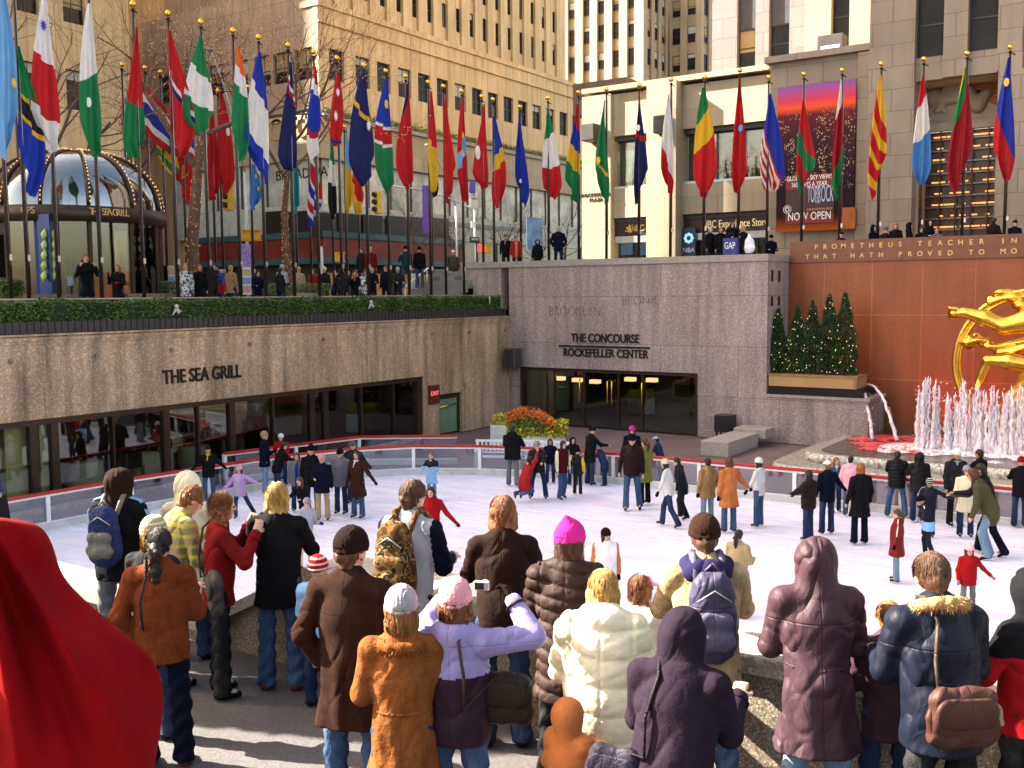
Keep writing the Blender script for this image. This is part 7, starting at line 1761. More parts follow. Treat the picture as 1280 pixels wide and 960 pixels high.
# bands listed top-down as (start fraction from the top, colour)
A=[ # px, ball y, top, bottom, width px, bands, tilt, side, label, emblem
 (5,-60,-70,190,26,[(1,'l'),(.97,'l')],0,1,'pale blue flag with a small yellow star at the left border of the photo',[('star',.7,.65,.16,'y')]),
 (28,-30,60,232,30,[(1,'b'),(.56,'y'),(.52,'k'),(.38,'y'),(.34,'g')],.1,1,'green, black and blue flag with thin yellow edges',None),
 (66,-20,-8,192,30,[(1,'w'),(.76,'r'),(.40,'w')],.08,-1,'flag of white over deep red with a white tail, left of the dome',[('star',.2,.25,.17,'b')]),
 (120,-12,8,196,28,[(1,'g'),(.55,'w')],-.12,-1,'flag white above and dark green below with a crescent',[('disc',.35,.68,.14,'w')]),
 (166,7,34,205,22,[(1,'g'),(.50,'r')],.15,-1,'narrow red over green flag left of the blown striped flag',None),
 (210,19,38,196,28,[(1,'r'),(.42,'n'),(.36,'w'),(.31,'r')],.35,1,'limp red flag with a navy and white cross',None),
 (251,28,47,168,46,[(1,'g'),(.62,'w'),(.28,'g')],.2,-1,'broad green, white and green flag bunched on its pole',None),
 (291,37,58,200,22,[(1,'g'),(.34,'w'),(.16,'o')],.12,1,'orange, white and green flag beside the broad green one',None),
 (323,46,66,225,30,[(1,'b'),(.62,'w'),(.22,'b')],.22,-1,'blue, white and blue flag with a white middle',None),
 (360,57,78,222,30,[(1,'n'),(.20,'r'),(.15,'w'),(.11,'n')],.2,-1,'navy flag with a small red cross near the top',None),
 (392,64,84,200,24,[(1,'w'),(.72,'r'),(.66,'b'),(.24,'w'),(.12,'r')],.12,-1,'red, white and blue flag with diagonal edges',None),
 (421,72,90,186,26,[(1,'r'),(.96,'b'),(.92,'r')],.05,-1,'short crimson flag with white sun and moon',[('star',.3,.3,.16,'w'),('star',.35,.6,.2,'w')]),
 (455,80,92,230,34,[(1,'n'),(.30,'y'),(.25,'n')],.2,-1,'navy flag with a yellow band and a white star',[('star',.7,.5,.22,'w')]),
 (482,86,100,237,24,[(1,'g'),(.60,'w'),(.57,'r'),(.43,'w'),(.40,'b')],.06,-1,'blue, red and green flag with a yellow sun',[('disc',.5,.25,.17,'y')]),
 (507,92,106,232,24,[(1,'r'),(.36,'n')],-.35,-1,'red flag with a navy corner near the lower windows',None),
 (535,102,114,244,18,[(1,'y'),(.48,'r')],.1,1,'red over yellow flag hanging in a thin fold',None),
 (554,107,116,248,22,[(1,'c'),(.97,'r')],0,1,'plain dark red flag without any mark',None),
 (577,116,124,252,18,[(1,'r'),(.78,'l'),(.60,'r')],-.3,-1,'red flag with golden sign and a pale blue part',[('star',.5,.38,.18,'y'),('disc',.5,.55,.14,'y')]),
 (602,120,130,241,22,[(1,'r'),(.97,'r')],.0,-1,'red flag with a white left half',[('disc',.1,.6,.30,'w')]),
 (616,132,145,258,17,[(1,'r'),(.62,'y'),(.45,'b')],-.1,1,'thin blue, yellow and red flag right of the red and white one',None)]
pg='bronze flagpoles with gilt balls along the left plaza'
YP=26.25
for k,(px,yb,yt,yo,w,bands,tilt,side,lab,emb) in enumerate(A):
    P_=at_y(px,yb,YP)
    px=px; zt=14.05 if yb>0 else 14.2; X=P_.x if yb>0 else at_y(px,200,YP).x
    pole(X,YP,ZP,zt,'bronze flagpole carrying the '+lab.split(' flag')[0]+' flag' if len(lab.split(' flag')[0].split())<9 else 'bronze flagpole behind the left hedge',pg)
    tt=at_y(px,yt,YP).z; zb=at_y(px,yo,YP).z; dep=(Vector((X,YP,8))-EYE).dot(_F); ww=w*dep/FPX*1.22
    flag(X,YP,min(tt,zt-.25),zb,ww,bands,tilt,lab,side,seed=k+1,emb=emb)
B_=[
 (650,133,142,257,17,[(1,'b'),(.97,'b')],0,1,'plain bright blue flag by the street trees',[('disc',.5,.75,.1,'w')]),
 (685,122,138,250,20,[(1,'r'),(.72,'w'),(.36,'g')],-.12,1,'green, white and red flag next to the blue one',None),
 (723,115,130,256,19,[(1,'g'),(.60,'y'),(.40,'b'),(.18,'r')],.1,-1,'flag of four bands, red, blue, yellow and green',None),
 (758,111,126,250,17,[(1,'g'),(.66,'y'),(.62,'g')],.1,-1,'green flag with a touch of yellow near the lettered pier',[('disc',.4,.62,.16,'y')]),
 (799,106,130,249,17,[(1,'n'),(.34,'r'),(.28,'n')],.1,1,'navy flag with a red and white corner before the store window',[('disc',.5,.28,.13,'w')]),
 (839,99,118,242,16,[(1,'r'),(.60,'r'),(.50,'w')],.35,-1,'thin white over red flag on the middle pier',None),
 (881,96,110,246,26,[(1,'r'),(.62,'y'),(.34,'g')],-.18,0.2,'large green, yellow and red flag before the wide store window',None),
 (925,87,98,246,17,[(1,'r'),(.44,'r'),(.20,'c')],0,0.3,'narrow red flag with a hint of cyan',[('disc',.8,.45,.14,'s')])]
pg2='bronze flagpoles with gilt balls above the concourse wall'
for k,(px,yb,yt,yo,w,bands,tilt,side,lab,emb) in enumerate(B_):
    X=38.5; p=at_x(px,yb,X); pole(X,p.y,ZW,p.z,'bronze flagpole of the '+lab.split(' flag')[0]+' flag',pg2)
    dep=(p-EYE).dot(_F); ww=w*dep/FPX*1.15
    flag(X,p.y,at_x(px,yt,X).z,at_x(px,yo,X).z,ww,bands,tilt,lab,side,seed=40+k,emb=emb,ax='x')
C_=[
 (961,96,118,246,24,[(1,'w'),(.93,'r'),(.86,'w'),(.79,'r'),(.72,'w'),(.65,'r'),(.58,'w'),(.51,'r'),(.44,'w'),(.37,'r'),(.32,'b')],.6,1,'red and white striped flag with a blue corner left of the skyline poster',None),
 (1005,92,126,240,20,[(1,'g'),(.78,'r'),(.52,'g'),(.26,'r')],.5,1,'red and green flag hanging in front of the skyline poster',None),
 (1053,87,100,242,15,[(1,'g'),(.82,'c'),(.34,'w')],-.15,-.6,'white over dark red flag with a green tip before the poster',None),
 (1102,79,94,238,18,[(1,'r'),(.88,'y'),(.78,'r'),(.64,'y'),(.56,'r'),(.42,'y'),(.30,'r'),(.12,'y')],.4,-.3,'red and yellow sunray flag right of the skyline poster',None),
 (1155,73,96,240,16,[(1,'s'),(.62,'w'),(.30,'r')],-.15,.2,'red, white and pale blue flag left of the carved panel',None),
 (1209,66,84,232,24,[(1,'c'),(.55,'g'),(.26,'y')],-.5,-.7,'yellow, green and red flag crossing the carved panel',[('disc',.0,.0,.01,'y')]),
 (1263,58,72,224,22,[(1,'r'),(.44,'b'),(.0,'b')],.4,-.5,'blue over red flag with a gold crown at the right border',[('disc',.55,.22,.15,'y')])]
pg3='bronze flagpoles with gilt balls above the red wall'
for k,(px,yb,yt,yo,w,bands,tilt,side,lab,emb) in enumerate(C_):
    X=40.4; p=at_x(px,yb,X); pole(X,p.y,ZW,p.z,'bronze flagpole of the '+lab.split(' flag')[0]+' flag',pg3)
    dep=(p-EYE).dot(_F); flag(X,p.y,at_x(px,yt,X).z,at_x(px,yo,X).z,w*dep/FPX*1.15,bands,tilt,lab,side,seed=60+k,emb=emb,ax='x')
# second row along the street
D_=[(16,54,None),(152,80,(156,190,10,[(1,'g'),(.97,'g')],0,'small dark green flag behind the dome arches')),(181,84,None),(200,89,(155,222,40,[(1,'y'),(.72,'g'),(.5,'y'),(.25,'g')],.5,'green and yellow flag tangled behind the big red one')),
 (225,92,(130,246,36,[(1,'r'),(.97,'r')],0,'large plain red flag blowing below the broad green flag')),(272,113,(116,240,22,[(1,'r'),(.97,'r')],0,'red flag with a white crescent')),(262,100,(132,250,16,[(1,'c'),(.97,'r')],0,'narrow dark red flag behind the broad green flag')),
 (310,108,(205,258,16,[(1,'s'),(.97,'s')],0,'pale blue flag with gold stars low on its pole')),(367,160,(190,262,12,[(1,'t'),(.97,'t')],.2,'small teal flag half hidden by the navy flag')),(385,168,(203,276,24,[(1,'b'),(.8,'w'),(.72,'r'),(.58,'w'),(.48,'b'),(.3,'w'),(.22,'r')],.6,'blue flag with crossed red and white stripes')),
 (413,160,(176,270,12,[(1,'k'),(.55,'w'),(.25,'g')],.1,'green, white and black flag on the street side')),(430,158,(160,262,10,[(1,'y'),(.45,'l')],.1,'pale blue and yellow flag in the gap beside the navy star flag')),(446,160,(168,272,20,[(1,'y'),(.6,'r'),(.35,'y')],.4,'yellow and red flag twisted under the navy star flag')),(838-300,150,(200,246,9,[(1,'k'),(.4,'y')],0,'small yellow and black flag low behind the plain red flag'))]
pg4='bronze flagpoles of the second row by the street'
Y2=33.5
for k,(px,yb,fl_) in enumerate(D_):
    p=at_y(px,yb,Y2); lab='bronze flagpole of the street row '+('with no flag on show' if not fl_ else 'behind the '+' '.join(fl_[5].split()[:6]))
    pole(p.x,Y2,ZP,p.z,lab if fl_ else ('bare bronze flagpole by the left border of the street row' if px<20 else 'bronze flagpole holding the blown striped flag'),pg4)
    if fl_:
        yt,yo,w,bands,tilt,l2=fl_; dep=(p-EYE).dot(_F)
        emb=[('star',.5,.3,.12,'y'),('star',.6,.6,.12,'y')] if 'gold stars' in l2 else ([('disc',.6,.4,.17,'w')] if 'crescent' in l2 else ([('disc',.5,.5,.14,'n')] if 'tangled' in l2 else None))
        flag(p.x,Y2,at_y(px,yt,Y2).z,at_y(px,yo,Y2).z,w*dep/FPX*1.2,bands,tilt,l2,1 if k%2 else -.6,seed=80+k,emb=emb)
# flag blown out sideways
a=at_y(171,106,Y2-.3); nu,nv=34,18; V=[];UV=[]; c0=at_y(172,165,Y2-.3); e0=at_y(236,150,Y2-.3)
for j in range(nv):
    v=j/(nv-1)
    for i in range(nu):
        u=i/(nu-1); p0=a.lerp(c0,v); V.append((p0.x+u*(e0.x-a.x),p0.y-.25*math.sin(u*7+v)*u-.1*math.sin(u*15),p0.z-u*.75-.55*u*u*(1-.7*v)+.08*math.sin(u*9))); UV.append((u,1-v))
m_=MB(); m_.add(V,[(j*nu+i,(j+1)*nu+i,(j+1)*nu+i+1,j*nu+i+1) for j in range(nv-1) for i in range(nu-1)],0,True)
o=m_.build('flag',flagmat([(0,FC['r']),(.17,FC['w']),(.33,FC['b']),(.66,FC['w']),(.83,FC['r'])],0),None,'flag of red, white and blue stripes blowing out to the right','flag','national flags hanging around the rink')
uvl=o.data.uv_layers.new(name='flag'); lp=np.empty(len(o.data.loops),np.int32); o.data.loops.foreach_get('vertex_index',lp); uvl.data.foreach_set('uv',np.array(UV)[lp].ravel())
# ================= DOME PAVILION =================
pc=at_y(100,300,30.4); rx=2.75; ry=2.3; zr0_=at_y(100,275,28.2).z; zr1_=at_y(100,256,28.2).z; ztp=at_y(100,190,30).z
DP=empty('dome_pavilion',(pc.x,30.4,ZP),0,'glass domed pavilion with bronze ribs and rows of small bulbs on the plaza','pavilion')
def ringm(z0,z1,r0x,r0y,t=.14,n=48):
    m_=MB(); V=[]
    for k in range(n):
        a=2*math.pi*k/n; c,s_=math.cos(a),math.sin(a)
        V+=[(pc.x+c*r0x,30.4+s_*r0y,z0),(pc.x+c*r0x,30.4+s_*r0y,z1),(pc.x+c*(r0x-t),30.4+s_*(r0y-t),z1),(pc.x+c*(r0x-t),30.4+s_*(r0y-t),z0)]
    F=[(k*4+q,((k+1)%n)*4+q,((k+1)%n)*4+(q+1)%4,k*4+(q+1)%4) for k in range(n) for q in range(4)]; return m_.add(V,F,0,True)
ringm(zr0_,zr1_,rx+.12,ry+.12,.3).build('ring_beam',bronze,DP)
Hh=ztp-zr1_
def dome(u,a,o=0):   # elongated dome: u 0 bottom, 1 top
    c=math.cos(u*math.pi/2); return Vector((pc.x+(rx+o)*math.cos(a)*c**.75,30.4+(ry+o)*math.sin(a)*c**.75,zr1_+(Hh+o)*math.sin(u*math.pi/2)))
m_=MB(); na,nu_=40,12; V=[dome(j/nu_*.999,2*math.pi*i/na) for j in range(nu_+1) for i in range(na)]
m_.add(V,[(j*na+i,j*na+(i+1)%na,(j+1)*na+(i+1)%na,(j+1)*na+i) for j in range(nu_) for i in range(na)],0,True); m_.build('dome_glass',domeg,DP)
bl=MB()
for k in range(12):
    a=2*math.pi*k/12+.13; MB().tube([dome(j/12*.999,a,.03) for j in range(13)],.055,6).build('rib',bronze,DP)
    for j in range(1,22): 
        if math.sin(a)<.35: bl.ball(dome(j/22*.999,a+.012,.10),.022,0,5)
for k in range(46): 
    p=dome(.80+.03*math.sin(k),2*math.pi*k/46,.1); bl.ball(p,.022,0,5)
bl.build('string_lights',plain('dome_bulb',(1,.48,.16),.4,emit=.16),DP,kind='stuff')
for k in range(12):
    a=2*math.pi*k/12+.13; q=(pc.x+(rx-.1)*math.cos(a),30.4+(ry-.1)*math.sin(a)); m_=MB(); m_.box(q[0]-.06,q[1]-.06,ZP,q[0]+.06,q[1]+.06,zr0_); m_.build('post',bronze,DP)
    a2=2*math.pi*(k+1)/12+.13; q2=(pc.x+(rx-.1)*math.cos(a2),30.4+(ry-.1)*math.sin(a2)); d=Vector((q2[0]-q[0],q2[1]-q[1],0)).normalized(); n_=Vector((-d.y,d.x,0))*.01
    m_=MB(); m_.prism([(q[0]-n_.x,q[1]-n_.y),(q2[0]-n_.x,q2[1]-n_.y),(q2[0]+n_.x,q2[1]+n_.y),(q[0]+n_.x,q[1]+n_.y)],ZP+.3,zr0_); m_.build('wall_pane',glass,DP)
m_=MB(); m_.box(pc.x-.7,30.2,ZP,pc.x+1.0,31.6,zr0_); m_.build('lift_core',plain('core_metal',(.20,.18,.13),.4,.5,.3,1),DP)
# lettering bent round the ring
for s_,px0,px1 in (('THE SEA GRILL',114,158),('OPS',30,40)):
    for i,ch in enumerate(s_):
        if ch==' ': continue
        px=px0+(px1-px0)*i/(len(s_)-1); d=ray(px,266); dx=d.x/d.y
        # intersect with the front of the ring
        A_=(dx/(rx+.14))**2+(1/(ry+.14))**2; Bq=-2*(pc.x*dx/(rx+.14)**2+30.4/(ry+.14)**2); Cq=(pc.x/(rx+.14))**2+(30.4/(ry+.14))**2-1
        disc=Bq*Bq-4*A_*Cq
        if disc<0: continue
        yy=(-Bq-math.sqrt(disc))/(2*A_); xx=yy*dx
        text(ch,.30,(xx,yy-.03,(zr0_+zr1_)/2-.11),'y',goldpaint,'ring_letter',DP,.02)
BC=empty('poster_column',(at_y(62,300,29.0).x,28.9,ZP),0,'tall blue poster column with rows of yellow leaves inside the dome pavilion','poster column')
p0=at_y(50,300,28.9);p1=at_y(61,300,28.6);p2=at_y(72,300,28.9); zt_=at_y(62,268,28.8).z
m_=MB(); m_.prism([(p0.x,29.0),(p1.x,28.55),(p2.x,29.0),(p1.x,29.4)],ZP,zt_); m_.build('column_body',plain('poster_blue',(.012,.035,.17),.4,0,.2,2),BC)
m_=MB()
for px,yy in ((55,28.72),(66.5,28.72)):
    for py in (293,306,319,332,345): p=at_y(px,py,yy-.02); m_.tube([(p.x-.03,p.y,p.z-.16),(p.x,p.y,p.z),(p.x+.04,p.y,p.z+.17)],[.03,.10,.02],6)
m_.build('leaf_prints',plain('leaf_yellow',(.40,.50,.10),.5),BC)
PS=empty('notice_stand',(at_y(88,325,28.4).x,28.4,ZP),0,'framed white notice on a stand behind the black coated photographer','sign')
a=at_y(83,316,28.4); c=at_y(91,357,28.4); MB().box(a.x,28.38,max(c.z,ZP+.2),c.x,28.44,a.z-.7).build('notice_board',plain('notice_blue',(.25,.32,.42),.5,0,.3,5),PS)
MB().box(a.x+.1,28.39,ZP,a.x+.16,28.43,max(c.z,ZP+.2)).build('leg',bronze,PS)
# low stone wall behind railing and poster racks
for i,(px0,px1,lab) in enumerate(((40,97,'low rough stone wall under the glass pavilion'),(160,215,'low stone wall between the pavilion and the lit tree'),(368,402,'grey stone planter with clipped greenery near the street'))):
    a=at_y(px0,370,28.1 if i<2 else 30); c=at_y(px1,370,28.1 if i<2 else 30); m_=MB(); m_.box(a.x,a.y,ZP,c.x,a.y+.5,ZP+.75); m_.build('stone_planter',granp if i<2 else gran,label=lab,cat='wall')
m_=MB()
for _ in range(3800):
    px=rr.choice([rr.uniform(0,24),rr.uniform(158,228),rr.uniform(330,420)]); yy=28.9 if px<300 else 30.4; p=at_y(px,350,yy); q=Vector((p.x,yy+rr.uniform(-.3,.3),ZP+.70+rr.uniform(0,.45))); d1=Vector((rr.uniform(-1,1),rr.uniform(-1,1),rr.uniform(-.3,1))).normalized(); d2=d1.orthogonal().normalized(); s=.06
    m_.add([q-d1*s,q-d2*s*.5,q+d1*s,q+d2*s*.5],[(0,1,2,3)],rr.choice((0,1,0)))
m_.build('clipped_greenery',[hl1,hl2],label='clipped dark greenery along the far edge of the left plaza',cat='greenery',kind='stuff')
for i,px in enumerate((190,201,209,306)):
    p=at_y(px,330,31); t=empty('leaflet_rack',(p.x,31,ZP),0,('first','second','third','blue and white')[i]+' rack of small posters by the '+('lit tree' if i<3 else 'street beyond the tree'),'rack')
    MB().box(p.x-.28,30.98,ZP+.7,p.x+.28,31.05,ZP+1.75).build('rack_board',white,t)
    m_=MB(); cc=[(.6,.3,.3),(.2,.3,.55),(.5,.4,.2)]
    for a_ in range(3):
        for b_ in range(2): m_.box(p.x-.24+b_*.26,30.95,ZP+.78+a_*.33,p.x-.02+b_*.26,30.978,ZP+1.04+a_*.33,a_)
    m_.build('leaflets',[plain('leaflet%d'%q,c_,.6) for q,c_ in enumerate(cc)],t)
    MB().tube([(p.x,31.1,ZP),(p.x,31.1,ZP+.9)],.03,6).build('leg',bronze,t)
# ================= TREES =================
def tree(x,y,z0,h,spreadr,label,seed,trunk_r=.2,lights=False,levels=4,lean=(0,0)):
    rs=random.Random(seed); t=empty('bare_tree',(x,y,z0),0,label,'tree'); tk=MB(); br=MB(); lt=MB()
    def grow(p,d,L,r,lev):
        pts=[p];rad=[r]; n=5 if lev<3 else 3
        for k in range(n):
            d=(d+Vector((rs.gauss(0,.16),rs.gauss(0,.16),rs.gauss(.03,.12)))*(1 if lev else .35)).normalized(); p=p+d*L/n; pts.append(p); rad.append(r*(1-.45*(k+1)/n))
        (tk if lev==0 else br).tube(pts,rad,8 if lev<2 else (5 if lev<3 else 3),caps=False)
        if lights and lev<5:
            for _ in range(int(L*(34 if lev==0 else 3.2))): 
                q=rs.randrange(len(pts)-1); u=rs.random(); a=rs.random()*6.28; lt.ball(pts[q].lerp(pts[q+1],u)+Vector((math.cos(a),math.sin(a),0))*(rad[q]+.01),.016,0,4)
        if lev>=levels: return
        for k in range(rs.choice((3,4)) if lev else 5):
            q=rs.randrange(2,len(pts)) if lev else len(pts)-1-(k%2); a=rs.random()*6.28; tilt=rs.uniform(.5,1.0)
            o=d.orthogonal().normalized(); o2=d.cross(o); nd=(d*math.cos(tilt)+(o*math.cos(a)+o2*math.sin(a))*math.sin(tilt)); nd.z=nd.z*.8+.12
            grow(pts[q],nd.normalized(),L*rs.uniform(.58,.8)*(1 if lev else spreadr),rad[q]*.62,lev+1)
    grow(Vector((0,0,0)),Vector((lean[0],lean[1],1)).normalized(),h*.48,trunk_r,0)
    bk=plain('bark',(.13,.075,.045),.9,0,.4,6,.01)
    tk.build('trunk',bk,t,local=True); br.build('crown',bk,t,local=True)
    if lights: lt.build('string_lights',plain('tree_bulb',(1,.40,.16),.4,emit=.09),t,local=True,kind='stuff')
    return t
p=at_y(242,340,29.5); tree(p.x,29.5,ZP,13.5,.85,'bare plane tree with warm string lights wound round trunk and branches',3,.26,True,5,(.02,.0))
p=at_y(60,340,36); tree(p.x,36,ZP,13,.85,'bare tree rising behind the glass dome pavilion',8,.2,False,5)
p=at_y(170,340,36.5); tree(p.x,36.5,ZP,12,.8,'bare tree between the dome pavilion and the corner building',11,.17,False,5)
p=at_y(360,340,31.5); tree(p.x,31.5,ZP,14,.85,'bare tree with string lights whose twigs cross the purple wall',14,.18,True,5)
for i,(px,Yt,h,lab) in enumerate(((512,40,7.5,'small bare street tree before the shop awning'),(578,41,7.5,'small bare street tree left of the one way sign'),(630,40,8,'small bare street tree above the end of the concourse wall'),(698,38,8.5,'small bare street tree beside the lettered limestone pier'),(668,43,7.5,'small bare street tree farther along the street'))):
    p=at_y(px,330,Yt); tree(p.x,Yt,ZP,h,.9,lab,20+i,.10,False,5)
# ================= STREET FURNITURE =================
def tlight(px,py,Y,label,face,w=.36):
    p=at_y(px,py,Y); t=empty('traffic_light',(p.x,Y,p.z),0,label,'traffic light')
    m_=MB(); m_.box(-w/2,-.16,-.6,w/2,.16,.6,0,.03); m_.build('signal_case',yel,t,local=True)
    m_=MB()
    for k in range(3):
        z=.38-.38*k
        if face=='x': m_.tube([(-w/2-.16,0,z+.02),(-w/2,0,z)],.13,10,caps=True)
        else: m_.tube([(0,-.32,z+.02),(0,-.162,z)],.13,10)
    m_.build('lens_hoods',black,t,local=True); return t
tlight(472,253,36.5,'yellow traffic light hanging before the pale shop band','x'); tlight(286,246,36,'yellow traffic light by the lit tree on the left','x')
def boxsig(px,py,Y,label,col=yel):
    p=at_y(px,py,Y); t=empty('pedestrian_signal',(p.x,Y,p.z),0,label,'signal'); m_=MB(); m_.box(-.24,-.14,-.22,.24,.14,.22,0,.02); m_.build('signal_case',col,t,local=True); m_=MB(); m_.box(-.26,-.2,.2,.26,-.02,.24); m_.box(-.28,-.16,-.26,.28,.16,-.22); m_.build('visor',yel,t,local=True); return t
boxsig(305,294,35.8,'left yellow pedestrian signal box of the pair on the left street pole'); boxsig(319,294,36,'right yellow pedestrian signal box of the pair on the left street pole')
boxsig(609,311,36,'yellow pedestrian signal box near the granite corner'); boxsig(424,321,36.5,'yellow pedestrian signal box low beside the awning')
e=boxsig(602,310,36.1,'red lit hand signal beside the yellow box near the granite corner',plain('hand_red',(.5,.03,.02),.4,emit=.5))
# street lamp posts with curved arms
def lampost(px,ytop,Y,label,arm_to=None):
    p=at_y(px,ytop,Y); t=empty('street_pole',(p.x,Y,ZP),0,label,'street pole'); h=p.z-ZP
    MB().tube([(0,0,0),(0,0,h)],[.09,.06],8).build('pole',steel,t,local=True)
    if arm_to:
        q=at_y(arm_to[0],arm_to[1],Y)-Vector((p.x,Y,ZP)); pts=[Vector((0,0,h)).lerp(q,u/8)+Vector((0,0,arm_to[2]*math.sin(math.pi*u/8))) for u in range(9)]
        MB().tube(pts,.045,6).build('mast_arm',steel,t,local=True)
        MB().lathe(tuple(q+Vector((0,0,-.1))),[(.02,.12),(.16,.08),(.2,0),(.02,-.03)],10).build('lamp_head',steel,t,local=True)
    return t
lampost(306,215,36,'grey street pole with signals left of the purple wall',(262,60,.6)); sp=lampost(593,262,35.9,'silver street pole with a long mast arm near the granite corner',(482,232,.3)); lampost(402,308,34,'thin white pole with a small white emblem before the awning'); lampost(570,258,37,'plain silver street pole behind the red flags',(535,180,.5))
def sign(px,py,Y,w,h,mat,label,txt=None,ts=.2,tm=None,name='street_sign',cat='sign'):
    p=at_y(px,py,Y); t=empty(name,(p.x,Y,p.z-h/2),0,label,cat); MB().box(-w/2,-.03,0,w/2,0,h).build('sign_plate',mat,t,local=True)
    if txt:
        WOFF[t.name]=Vector((0,0,0)); o=text(txt,ts,(0,-.03,h*.5-ts*.35),'y',tm or black,'lettering',t,.006,sx=.8); WOFF[t.name]=Vector((p.x,Y,p.z-h/2))
    return t
sign(593,300,35.7,.95,.34,black,'black one way arrow sign on the silver street pole','ONE WAY',.2,white)
sign(592,249,35.7,.75,.95,plain('sign_grey',(.45,.47,.45),.5),'pale grey parking sign high on the silver street pole','NO\nPARKING',.17,black)
sign(590,234,35.6,.6,.7,plain('sign_blue',(.05,.05,.35),.5),'small violet blue sign above the parking sign',None)
sign(591,281,35.7,.4,.4,white,'small square white sign above the one way arrow',None)
bn=sign(532,262,35.5,.55,2.6,plain('banner_violet',(.12,.05,.40),.7,0,.4,3),'violet street banner hanging behind the red over yellow flag',None,name='street_banner',cat='banner')
sign(532,209,35.6,.5,.01,black,'thin black bracket holding the violet street banner',None,name='banner_bracket',cat='bracket')
sign(307,326,31.2,.5,1.3,plain('notice_stripes',(.30,.22,.5),.6,0,.6,14),'violet and white notice board at the foot of the left street pole',None)
sg=sign(668,292,33,1.7,1.9,plain('view_print',(.10,.22,.50),.5,0,.5,1.5),'blue sea view poster standing behind the black hooded onlooker',None)
sign(518,357,30.2,.45,1.1,white,'small white upright notice at the stairs',None)
p=at_y(549,355,31); MB().lathe((p.x,31,ZP),[(.12,0),(.12,.9),(.10,.98),(.01,1.02)],10).build('bollard',plain('bollard_tan',(.30,.22,.12),.7),label='short tan bollard standing between the stair handrails',cat='bollard')
# ================= GOLDEN STATUE =================
XS=35.6; o0=at_x(1258,405,XS); ST=empty('golden_statue',(XS,o0.y,.45),0,'gilded bronze figure floating sideways over a ring and a rocky mount','statue')
def sp_(px,py,dx=0): p=at_x(px,py,XS+dx); return (p.x-XS,p.y-o0.y,p.z-.45)
_oc=SDF.cap
def _fat(s,a,b,ra,rb,k=.03,flat=None,fold=None,mode='u'): return _oc(s,a,b,ra*1.28,rb*1.28,k,flat,fold,mode)
SDF.cap=_fat
G=SDF((-1.7,sp_(1420,400)[1]-.3,sp_(1258,560)[2]-.2),(1.7,sp_(1175,400)[1]+.4,sp_(1258,345)[2]+.5),.045)
q=sp_
# upper leg (foot left)
G.cap(q(1192,392,-.2),q(1207,391,-.2),.13,.15,.05,flat=((0,0,1),.8)); 
for k in range(5): G.cap(q(1196,386+k*3,-.34+k*.07),q(1187,385+k*3.2,-.36+k*.08),.05,.045,.02)
G.cap(q(1205,390,-.2),q(1232,398,-.2),.13,.20,.06); G.cap(q(1232,398,-.2),q(1256,408,-.2),.20,.19,.08); G.cap(q(1256,408,-.2),q(1300,398,-.1),.21,.34,.1); G.cap(q(1300,398,0),q(1345,392,0),.36,.42,.15)
# lower leg folded
G.cap(q(1224,476,-.5),q(1234,452,-.5),.10,.12,.05); G.cap(q(1224,476,-.5),q(1221,486,-.62),.09,.07,.03); G.cap(q(1234,450,-.5),q(1262,452,-.5),.12,.19,.06); G.cap(q(1262,452,-.5),q(1296,458,-.45),.2,.18,.08); G.cap(q(1296,456,-.4),q(1330,410,-.1),.22,.34,.1); G.cap(q(1264,442,.1),q(1285,433,.1),.11,.16,.06)
# trailing drapery fists
fo=lambda X,Y,Z:.03*np.sin(Z*22+Y*5)
G.cap(q(1210,428,.2),q(1222,424,.2),.17,.15,.05,fold=fo); G.cap(q(1222,424,.2),q(1250,437,.2),.13,.14,.06,fold=fo); G.cap(q(1250,437,.2),q(1300,425,.2),.15,.25,.08,fold=fo)
for k in range(4): G.cap(q(1212+k*3,421+k*.6,.05+k*.05),q(1208+k*4,432,.02+k*.05),.05,.05,.02)
G.cap(q(1240,378,.3),q(1252,368,.3),.13,.17,.04,fold=fo); G.cap(q(1252,368,.3),q(1268,370,.3),.17,.14,.04,fold=fo); G.cap(q(1266,372,.3),q(1300,402,.3),.13,.26,.08,fold=fo); G.cap(q(1238,383,.3),q(1237,374,.3),.06,.08,.03)
# torso, arms and head beyond the frame edge
G.cap(q(1345,392,0),q(1400,368,0),.42,.46,.15,flat=((1,0,0),.8)); G.cap(q(1400,368,0),q(1420,350,0),.2,.17,.1)
SDF.cap=_oc
body=sdf_obj('figure',G,gold,ST)
R_=MB(); cr=q(1291,455,.25); rr0=2.32
for rad,th_ in((rr0,.075),(rr0-.17,.05)):
    R_.tube([(cr[0]-.0,cr[1]+rad*math.cos(a*math.pi/24),cr[2]+rad*math.sin(a*math.pi/24)) for a in range(49)],th_,8,caps=False)
V=[];n=72
for k in range(n):
    a=2*math.pi*k/n
    for rd in (rr0,rr0-.17):
        for dx in(-.03,.03): V.append((cr[0]+dx,cr[1]+rd*math.cos(a),cr[2]+rd*math.sin(a)))
R_.add(V,[f for k in range(n) for f in (((k*4),(k*4+2),((k+1)%n*4+2),((k+1)%n*4)),((k*4+1),((k+1)%n*4+1),((k+1)%n*4+3),(k*4+3)))])
R_.build('zodiac_ring',gold,ST,local=True)
m_=MB(); rs=random.Random(2)
for k in range(34):
    a=rs.random()*6.28; R_b=rr0+.08+rs.uniform(-.1,.1); m_.ball((cr[0]-.1+rs.uniform(-.1,.1),cr[1]+R_b*math.cos(3.3+.5*math.sin(k)),cr[2]+R_b*math.sin(3.3+.5*math.sin(k))),rs.uniform(.06,.13),0,7)
m_.build('ring_ornament',gold,ST,local=True)
